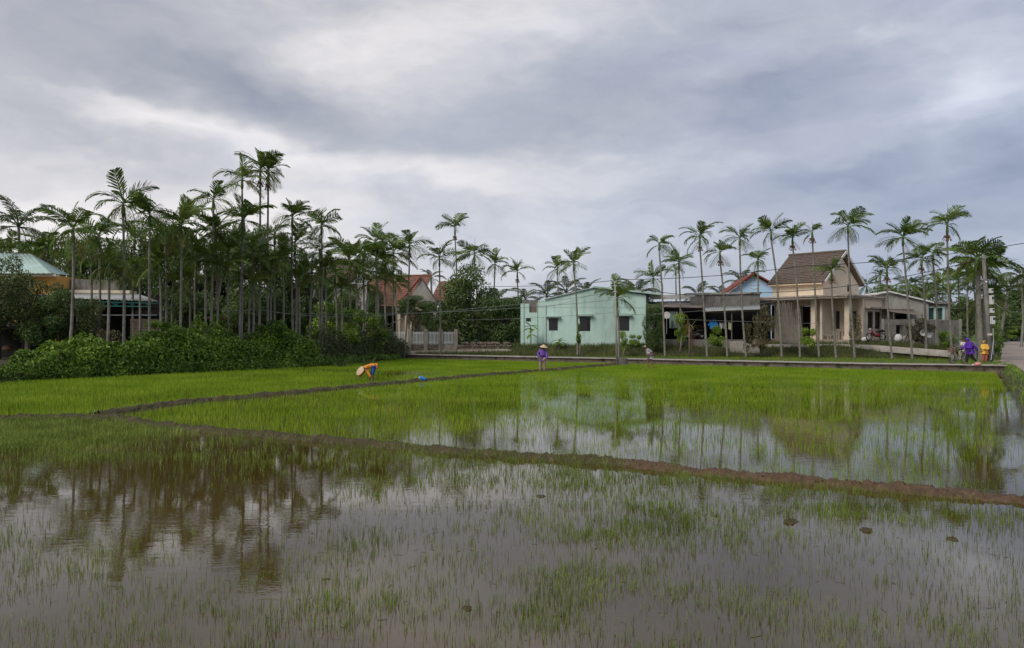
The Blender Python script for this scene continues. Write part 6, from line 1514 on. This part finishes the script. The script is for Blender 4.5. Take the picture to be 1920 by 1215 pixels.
MB().tube([(.42, -.27, 1.02), (.30, -.26, 1.06), (.22, -.14, 1.05), (.26, 0, .99), (.22, .14, 1.05), (.30, .26, 1.06), (.42, .27, 1.02)], .013, 6).build('handlebar', M_chrome, R_, smooth=True)
for s_ in (-1, 1): MB().tube([(.34, .267 * s_, 1.05), (.45, .27 * s_, 1.01)], .018, 6).build('grip', M_black, R_)
bk = MB(); x0, x1, z0, z1 = -.20, .14, .70, .95
for k in range(8):
    zz = z0 + (z1 - z0) * k / 7; f_ = .8 + .2 * k / 7; bk.tube([(x0 * f_, -.16 * f_, zz), (x1, -.16 * f_, zz), (x1, .16 * f_, zz), (x0 * f_, .16 * f_, zz), (x0 * f_, -.16 * f_, zz)], .010, 4)
for k in range(7):
    for s_ in (-1, 1): t = k / 6; bk.bar((x0 * .8 + (x1 - x0 * .8) * t, -.13 * s_, z0), (x0 + (x1 - x0) * t, -.16 * s_, z1), .014, .006)
bk.build('basket', M_basket, R_)
MB().hexa([(.60, -.05, .86), (.62, .05, .86), (.86, .09, .86), (.86, -.09, .86), (.58, -.03, .90), (.58, .03, .90), (.86, .10, .92), (.86, -.10, .92)]).build('saddle', M_black, R_, bevel=.015)
rk = MB().box(.84, 1.28, -.07, .07, .70, .715)
for s_ in (-1, 1): rk.bar((1.2, .06 * s_, .70), (1.12, .06 * s_, WR), .012)
rk.build('rear_rack', M_cycle, R_)
MB().tube([(.62, -.07, .27), (.62, .07, .27)], .07, 10).build('chainring', M_chrome, R_)
for s_ in (-1, 1):
    MB().bar((.62, .08 * s_, .27), (.62 - .12 * s_, .08 * s_, .27 - .10 * s_), .02).build('crank', M_chrome, R_); MB().box(.57 - .12 * s_, .67 - .12 * s_, .08 * s_ - .04 + .04 * s_, .08 * s_ + .04 + .04 * s_, .16 if s_ > 0 else .36, .185 if s_ > 0 else .385).build('pedal', M_black, R_)
MB().tube([(.80, -.03, .03), (.70, -.10, .28)], .01, 4).build('kickstand', M_chrome, R_)
# pink plastic bag on the path
M_pink = surf('pink_plastic', (.66, .27, .25), (.58, .20, .20), 6, .35)
def lump(name, label, cat, loc, r, mat, sq=(1, 1, 1), seed=0, amp=.3, knot=False):
    V, n, m_ = [], 16, 9
    for a_ in range(m_):
        for q in range(n):
            th = (a_ / (m_ - 1)) * pi; ph = q / n * 2 * pi; d = Vector((sin(th) * cos(ph), sin(th) * sin(ph), cos(th)))
            rr_ = r * (1 + amp * mnoise.noise(d * 2.2 + Vector((seed, 0, 0))) + amp * .5 * mnoise.noise(d * 6 + Vector((seed, 3, 0)))); V.append((d.x * rr_ * sq[0], d.y * rr_ * sq[1], max(0, (d.z * .9 + .75)) * rr_ * sq[2]))
    Fq = [(a_ * n + q, (a_ + 1) * n + q, (a_ + 1) * n + (q + 1) % n, a_ * n + (q + 1) % n) for a_ in range(m_ - 1) for q in range(n)]
    if not knot:
        o = mesh_np(name, V, Fq, mat, smooth=True, loc=loc); return tag(o, label, cat)
    R_ = thing(name, label, cat, loc); mesh_np('bag_body', V, Fq, mat, R_, smooth=True)
    zt = r * sq[2] * 1.55; MB().tube([(0, 0, zt * .85), (.01, 0, zt + .03), (.05, .0, zt + .10)], [.03, .012, .035], 6).build('bag_knot', mat, R_, smooth=True); return R_
lump('plastic_bag', 'crumpled pink plastic bag lying on the path behind the bicycle', 'bag', onpath(1833.5, 686) , .17, M_pink, (1.15, .8, .75), 2, .3, True)
lump('sack', 'small pale folded sack on the path beside the pink bag', 'sack', onpath(1826, 685), .10, M_whitecl, (1.3, .8, .4), 5)
# blue jug on the second dike
p = on_ground(792, 712, .08); R_ = thing('water_jug', 'blue plastic jug with pale cap lying on the dike', 'jug', p + Vector((-.12, 0, .10))); M_jug = surf('blue_plastic', (.03, .22, .62), (.025, .18, .5), 4, .35)
R_.rotation_euler = (0, radians(112), .2)
MB().tube([(0, 0, -.02), (0, 0, 0), (0, 0, .26), (0, 0, .30), (0, 0, .33)], [.085, .10, .10, .06, .035], 12).build('jug_body', M_jug, R_, smooth=True)
MB().tube([(0, 0, -.06), (0, 0, -.021)], [.045, .05], 10).build('cap', M_whitecl, R_)
MB().tube([(.09, 0, .05), (.14, 0, .10), (.14, 0, .18), (.09, 0, .22)], .012, 6).build('handle', M_jug, R_, smooth=True)

# ------------------------------------------------------------------ poles, meters, wires
p = at(1157, 683, 53.6); p.z = -.1
R_ = thing('utility_pole', 'slim pale concrete utility pole standing at the dike end before the mint house', 'pole', p)
t = at(1153, 528, 53.8) - p
MB().tube([(0, 0, 0), (t.x, t.y, t.z)], [.085, .06], 10).build('shaft', M_pole, R_, smooth=True)
for k in range(3): MB().box(t.x - .16, t.x + .16, t.y - .04, t.y + .04, t.z - .35 - k * .42, t.z - .28 - k * .42).build('bracket', M_steel, R_)
MB().box(.12, .75, -.15, .35, 0, .62).build('footing', M_grey, R_, bevel=.02)
p = at(1857, 679, 47.6); p.z = .38
R_ = thing('utility_pole', 'tall leaning grey utility pole carrying white meter boxes beside the child in yellow', 'pole', p)
t = at(1844, 479, 48.6) - p
m_ = MB(); m_.tube([(0, 0, 0), t], [.16, .11], 8); m_.build('shaft', M_grey, R_, smooth=True)
M_meter = surf('meter_box', (.60, .60, .57), (.48, .48, .45), 5, .5, stain=(.3, .28, .25), sscale=(2, 2, .4), thr=(.55, .75))
for (y0, y1, w_, dx) in ((541, 550, .17, .24), (554, 571, .19, .28), (578, 587, .18, .31), (593, 608, .20, .35)):
    c = at(1851, (y0 + y1) / 2, 47.5) - p; c.x += dx - .1; hh = (y1 - y0) / 2 * 47.5 / FPX
    b_ = MB().box(c.x - w_ / 2, c.x + w_ / 2, c.y - .28, c.y - .02, c.z - hh, c.z + hh).build('meter_box', M_meter, R_, bevel=.02)
    MB().box(c.x - w_ * .3, c.x + w_ * .3, c.y - .30, c.y - .283, c.z + hh * .1, c.z + hh * .7).build('dial_window', M_glass, b_)
MB().tube([at(1862, 616, 47.4) - p, at(1863, 640, 47.4) - p, at(1858, 675, 47.4) - p], .03, 5).build('conduit', M_steel, R_)
c = at(1854, 627, 47.4) - p; MB().box(c.x - .12, c.x + .12, c.y - .15, c.y - .05, c.z - .06, c.z + .06).build('junction_box', M_whitecl, R_)
MB().tube([at(1847, 533, 48) - p, at(1849, 528, 47.6) - p], [.05, .06], 8).build('insulator', M_whitecl, R_)
def wire(label, pts, r=.018, sag=.25, mat=M_wire):
    W_ = [at(*q) if len(q) == 3 else Vector(q) for q in pts]; out = []
    for a, b in zip(W_, W_[1:]):
        n = 12
        for k in range(n): t = k / n; out.append(a.lerp(b, t) - Vector((0, 0, sag * 4 * t * (1 - t))))
    out.append(W_[-1]); o0 = out[0]
    o = MB().tube([q - o0 for q in out], r, 4).build('overhead_wire', mat, loc=o0); tag(o, label, 'wire', 'overhead wires')
wire('upper black wire running from the slim concrete pole over the tiled roof to the road', [(1153, 524, 53.7), (1500, 499, 51), (1920, 456, 48), (2050, 440, 47)], .022, .25)
wire('black wire from behind the dark round tree to the top of the slim pole', [(880, 536, 72), (1153, 526, 53.7)], .02, .2)
wire('lower black wire sagging from the slim pole across the tiled roof to the leaning pole', [(1153, 531, 53.7), (1420, 549, 55), (1845, 484, 48.4)], .022, .5)
wire('wire rising from the red roofed house to the slim pole across the dark tree', [(690, 592, 62), (900, 577, 64), (1153, 548, 53.7)], .016, .1, M_wirelt)
wire('pale wire drooping across the grove from the veranda roof to the white fence', [(285, 561, 49), (480, 580, 54), (740, 590, 58)], .018, .35, M_wirelt)
wire('second pale wire just above the hedge from fence to grove', [(560, 588, 54), (830, 585, 62), (1153, 562, 53.7)], .016, .1, M_wirelt)
wire('thin wire crossing low over the mint wall windows', [(870, 600, 66), (1153, 586, 53.7), (1245, 589, 58)], .012, .1, M_wirelt)
wire('thin wire crossing the mint wall below its eave', [(1008, 575, 66), (1153, 577, 53.7), (1250, 575, 58)], .012, .05, M_wirelt)
wire('thin wire high across the mint gable to the slim pole', [(1010, 577, 68), (1153, 533, 53.7)], .012, .3, M_wirelt)
wire('pale cable from the leaning pole towards the grey house', [(1847, 526, 48.2), (1755, 545, 56), (1640, 548, 63)], .018, .2, M_wirelt)
wire('pale service cable low between leaning pole and grey flat wing', [(1845, 566, 48.2), (1776, 576, 60)], .016, .25, M_wirelt)
wire('loose cable arching from the leaning pole over the road', [(1847, 545, 48.2), (1880, 578, 46), (1925, 550, 44)], .02, .15, M_wirelt)
wire('wire slung in front of the cream porch at head height', [(1250, 597, 60), (1465, 604, 59.5), (1540, 606, 59.5)], .014, .05, M_wirelt)
wire('upper wire slung in front of the cream porch roof', [(1225, 588, 60), (1470, 562, 60), (1600, 548, 58)], .014, .2, M_wirelt)

# ------------------------------------------------------------------ things around the houses
# bamboo screen leaning before the porch
p = at(1466, 644, 61.6); q = at(1508, 645, 60.4)
R_ = thing('bamboo_screen', 'screen of grey upright bamboo poles leaning before the cream porch', 'screen', p); d = q - p; n = 19; rr = random.Random(3)
pm = None
for k in range(n):
    t_ = k / (n - 1); f_ = d * t_; h_ = 3.2 + .35 * sin(t_ * 5) + rr.uniform(-.25, .25)
    if 11 < k < 15: h_ -= .8
    MB().tube([(0, 0, 0), (rr.uniform(-.06, .06) - .12, .25, h_ * .5), (rr.uniform(-.1, .1) - .25, .5, h_)], [.045, .04, .03], 5).build('bamboo_pole', M_bamboo, R_, loc=f_)
for hz in (.9, 2.0): MB().bar(Vector((-.15, .1 + hz * .12, hz)), d + Vector((-.1, .1 + hz * .12, hz)), .05).build('cross_pole', M_bamboo, R_)
# washing on a line in the shed
a, b = on_shed(1322, 602, .6), on_shed(1376, 604, .6)
wl0 = [('blue_shirt', 'bright blue shirt hanging on the washing line in the shed', 1337, 604, 13, 13, (.03, .25, .62)), ('blue_cloth', 'small deep blue cloth hung above the bright blue shirt', 1339, 598, 5, 7, (.02, .09, .32)),
       ('white_cloth', 'narrow white cloth on the washing line next to the blue shirt', 1352, 606, 6, 10, (.50, .50, .48)), ('towel', 'pale green-yellow towel at the end of the washing line', 1368.5, 605, 6, 13, (.50, .55, .30)), ('grey_cloth', 'grey cloth between white cloth and pale towel on the washing line', 1359, 606, 6, 11, (.24, .25, .25))]
for nm, lb, px, py, w_, h_, c in wl0:
    p = on_shed(px, py, .6); s_ = 64 / FPX; ww, hh = w_ * s_ / 2, h_ * s_; mt = surf(nm, c, tuple(v_ * .8 for v_ in c), 6, .85)
    V = []; n = 9
    for i in range(n):
        for k in range(4):
            x = -ww + 2 * ww * i / (n - 1); tz = k / 3; V.append((x * (1 - .1 * tz), .05 * sin(i * 1.7) * tz, -hh * tz + .04 * sin(i * .9)))
    Fq = [(i * 4 + k, i * 4 + k + 1, (i + 1) * 4 + k + 1, (i + 1) * 4 + k) for i in range(n - 1) for k in range(3)]
    if nm == 'blue_shirt':
        R_ = thing(nm, lb, 'shirt', p, -Fs.a); mesh_np('cloth', V, Fq, mt, R_, smooth=True)
        for s2 in (-1, 1): MB().hexa([(s2 * ww * .9, -.02, -.02), (s2 * ww * 1.5, -.02, -.22), (s2 * ww * 1.3, -.02, -.34), (s2 * ww * .85, -.02, -.22), (s2 * ww * .9, .02, -.02), (s2 * ww * 1.5, .02, -.22), (s2 * ww * 1.3, .02, -.34), (s2 * ww * .85, .02, -.22)]).build('sleeve', mt, R_)
    else:
        o = mesh_np(nm, V, Fq, mt, smooth=True, loc=p); o.rotation_euler.z = -Fs.a; tag(o, lb, 'cloth', 'washing on the line in the shed')
o = MB().tube([Vector((0, 0, 0)), (b - a) * .5 - Vector((0, 0, .06)), b - a], .012, 4).build('washing_line', M_wirelt, loc=a); tag(o, 'thin washing line strung inside the shed', 'line')
# clutter in the shed and on the terrace
def motorbike(name, label, loc, rz, mat):
    R_ = thing(name, label, 'motorbike', loc, rz)
    for wx in (0, 1.22):
        w = MB().tube([(wx + .27 * cos(2 * pi * k / 20), 0, .27 + .27 * sin(2 * pi * k / 20)) for k in range(21)], .045, 6, caps=False).build('wheel', M_black, R_, smooth=True)
        MB().tube([(wx, -.05, .27), (wx, .05, .27)], .10, 10).build('hub', M_chrome, w)
    MB().tube([(.18, 0, .85), (.30, 0, .55), (.50, 0, .38), (.78, 0, .36), (1.0, 0, .55)], [.10, .13, .10, .15, .10], 8).build('fairing', mat, R_, smooth=True)
    MB().tube([(.62, 0, .66), (.85, 0, .74), (1.25, 0, .76), (1.45, 0, .74)], [.07, .13, .13, .04], 8).build('seat', M_black, R_, smooth=True)
    MB().tube([(0, 0, .27), (.10, 0, .62), (.18, 0, .98)], .035, 6).build('fork', M_chrome, R_)
    MB().tube([(.28, -.32, 1.0), (.18, 0, 1.0), (.28, .32, 1.0)], .02, 6).build('handlebar', M_black, R_)
    MB().tube([(.10, 0, .92), (.02, 0, .90)], [.08, .06], 8).build('headlight', M_whitecl, R_, smooth=True)
    MB().tube([(.75, .14, .30), (1.40, .16, .34)], .05, 7).build('exhaust', M_chrome, R_)
p = on_cream(1632, 3.0, 0); 
pr = at(1634, 637, 62.0); pr.z = H(pr.x, pr.y)
motorbike('motorbike', 'dark red motorbike parked before the cream wing windows', (pr.x - .2, pr.y, max(pr.z, CH - (637 - HY) * 62 / FPX - .02)), radians(8), surf('dark_red_paint', (.17, .02, .02), (.13, .015, .015), 4, .35))
pr = at(1305, 640, 64.2); motorbike('motorbike', 'dark motorbike standing in shade inside the open shed', on_shed(1290, 636, 1.6), radians(-10), surf('grey_paint', (.06, .06, .065), None, 4, .4))
# furniture and things on the terrace in front of the porch
def slab_set(name, label, cat, loc, rz, top, hgt, mat, legs=4):
    R_ = thing(name, label, cat, loc, rz); w_, d_ = top
    MB().box(-w_ / 2, w_ / 2, -d_ / 2, d_ / 2, hgt - .06, hgt).build('seat' if cat in ('bench', 'stool') else 'tabletop', mat, R_, bevel=.01)
    for sx in (-1, 1):
        for sy in (-1, 1): MB().box(sx * w_ * .42 - .04, sx * w_ * .42 + .04, sy * d_ * .36 - .04, sy * d_ * .36 + .04, 0, hgt - .061).build('leg', mat, R_)
    return R_
gz = cream_fl
slab_set('stone_table', 'round-edged pale stone table on the cream terrace', 'table', on_cream(1572, -.1, gz), .3, (.95, .6), .72, M_postc)
slab_set('stone_bench', 'pale stone bench beside the table on the cream terrace', 'bench', on_cream(1548, .3, gz), -.6, (1.1, .35), .42, M_postc)
slab_set('stone_bench', 'stone bench at the terrace corner below the porch column', 'bench', on_cream(1561, -.45, gz), -.6, (.8, .35), .42, M_postc)
lump('sack', 'white sack lying on the terrace floor before the cream wing', 'sack', at(1624, 640, 62.3), .28, M_white, (1.5, .8, .8), 4)
for k, (px, py, Y, r_, lb) in enumerate([(1684, 641, 63.6, .36, 'pale filled sack against the yard wall beside its dark opening'), (1700, 642, 63.4, .34, 'filled sack next to the tall palm stem before the yard wall'), (1727, 643, 62.6, .33, 'dusty sack at the yard wall below the white dish')]):
    p = at(px, py, Y); p.z = max(p.z, H(p.x, p.y)) - .03; lump('sack', lb, 'sack', p, r_, M_white if k < 1 else M_greylt, (.9, .8, 1.15), k + 7)
# white round basins hung on a bush
for k, (px, py, r_, lb) in enumerate([(1742, 626, .30, 'round white basin leaning upright in the yard, ring-like'), (1731, 624, .24, 'smaller white basin half behind the ring-like one')]):
    p = at(px, py, 61.5); R_ = thing('basin', lb, 'basin', p); n = 20; vs, fs = [], []
    for (rr_, yy) in ((1.0, 0), (.92, .02), (.6, .16), (.0, .17)): vs += [(r_ * rr_ * cos(2 * pi * q / n), yy, r_ * rr_ * sin(2 * pi * q / n)) for q in range(n)]
    for a_ in range(3): fs += [(a_ * n + q, a_ * n + (q + 1) % n, (a_ + 1) * n + (q + 1) % n, (a_ + 1) * n + q) for q in range(n)]
    MB().add(vs, fs).build('bowl', M_white, R_, smooth=True); MB().tube([(r_ * cos(2 * pi * q / n), 0, r_ * sin(2 * pi * q / n)) for q in range(n + 1)], .025, 5, caps=False).build('rim', M_white, R_, smooth=True)
R_ = thing('timber_pile', 'old planks leaning in a heap before the yard wall', 'timber', at(1715, 642, 62.2)); rr = random.Random(6)
for k in range(9): MB().bar((rr.uniform(-.9, .9), rr.uniform(-.3, .3), -.15), (rr.uniform(-1.1, 1.1), .5, rr.uniform(.7, 1.5)), .05, .12).build('plank', M_wood, R_)
# satellite dish on the mint corner, tank and tarp further right
p = at(1250, 591, 62.5); R_ = thing('round_sign', 'small pale round dish on a stalk at the corner of the shed', 'dish', p)
MB().tube([(0, 0, -1.6), (0, 0, -.25)], .02, 5).build('stalk', M_steel, R_); MB().tube([(0, -.03, 0), (0, .03, 0)], [.30, .26], 16).build('disc', M_whitecl, R_)
p = at(1848, 660, 51.5); R_ = thing('plastic_cover', 'grey plastic sheet slung between stakes behind the walking woman', 'sheet', p)
Vg = []
for i in range(8):
    for k in range(4): Vg.append((-1.25 + i * .26, .05 * sin(i * 2.1 + k), .75 - .02 * i + .03 * sin(i * 1.3) - k * .26 * (1 - .3 * sin(i * .5))))
mesh_np('sheet', Vg, [(i * 4 + k, i * 4 + k + 1, (i + 1) * 4 + k + 1, (i + 1) * 4 + k) for i in range(7) for k in range(3)], surf('grey_plastic', (.27, .28, .29), (.2, .21, .22), 3, .4), R_, smooth=True)
for x in (-1.25, .57): MB().tube([(x, .03, -.7), (x, .03, .85)], .03, 5).build('stake', M_wood, R_)
# white meter post and rubble at the road corner
for k, (px, py, r_, lb) in enumerate([(1868, 679, .16, 'flat broken stone slab on the grassy corner by the road'), (1882, 678, .20, 'larger pale stone at the very tip of the grassy corner'), (1876, 684, .12, 'small stone at the corner where path meets road')]):
    lump('stone', lb, 'stone', on_ground(px, py, .42), r_, M_postc, (1.8, .9, .35), k + 20, .5)
# shaded doorway corner at the far left: yellow digger bucket-like barrow, post, pile
p = on_ground(62, 668, .62); R_ = thing('wheelbarrow', 'yellow wheelbarrow tipped against the hedge beside the shaded doorway', 'wheelbarrow', p, .3); M_yel = surf('yellow_metal', (.50, .30, .03), (.40, .24, .03), 4, .5, stain=(.2, .1, .04), sscale=(2, 2, 2), thr=(.55, .65))
MB().hexa([(-.45, -.28, .25), (.30, -.28, .40), (.30, .28, .40), (-.45, .28, .25), (-.62, -.38, .50), (.50, -.38, .82), (.50, .38, .82), (-.62, .38, .50)]).build('tray', M_yel, R_)
for s_ in (-1, 1): MB().tube([(-.75, .2 * s_, .20), (.0, .25 * s_, .22), (.35, .3 * s_, 1.7 if s_ > 0 else 1.5)], .03, 5).build('handle', M_twig, R_)
MB().tube([(-.75 + .2 * cos(2 * pi * k / 16), 0, .2 + .2 * sin(2 * pi * k / 16)) for k in range(17)], .05, 6, caps=False).build('wheel', M_black, R_, smooth=True)
F = Facade(40, 43, radians(-6), .45); u, z = F.u, F.z
R_ = F.root('low_shed', 'dark open shed mouth with grey posts under leaning branches', 'shed')
MB().box(u(-80), u(52), 3.0, 3.1, 0, z(20, 615, 3)).build('back_wall', M_dark, R_)  # near-black colour paints the shade deep in the shed mouth
MB().box(u(46), u(52), 0, .25, 0, z(49, 612)).build('post', M_postc, R_)
MB().tube([(u(6), -.3, -.3), (u(6), -.3, z(6, 606))], .05, 6).build('post', M_frame_dk, R_)
corrugated('roof_sheet', (u(-80), -.8, z(0, 612)), (u(58), -.8, z(58, 616)), (u(58), 3.3, z(58, 606)), (u(-80), 3.3, z(-80, 602)), M_rust, R_)
lump('clay_pot', 'rounded brown clay pot inside the dark shed mouth', 'pot', at(14, 658, 43.4), .24, surf('clay', (.22, .11, .07), None, 4, .8), (1.2, 1, .8), 9, .1)
lump('ash_heap', 'low grey heap of ash and rubble before the shed mouth', 'heap', on_ground(-5, 672, .5), .8, M_grey, (1.4, 1, .45), 31, .4)
R_ = None
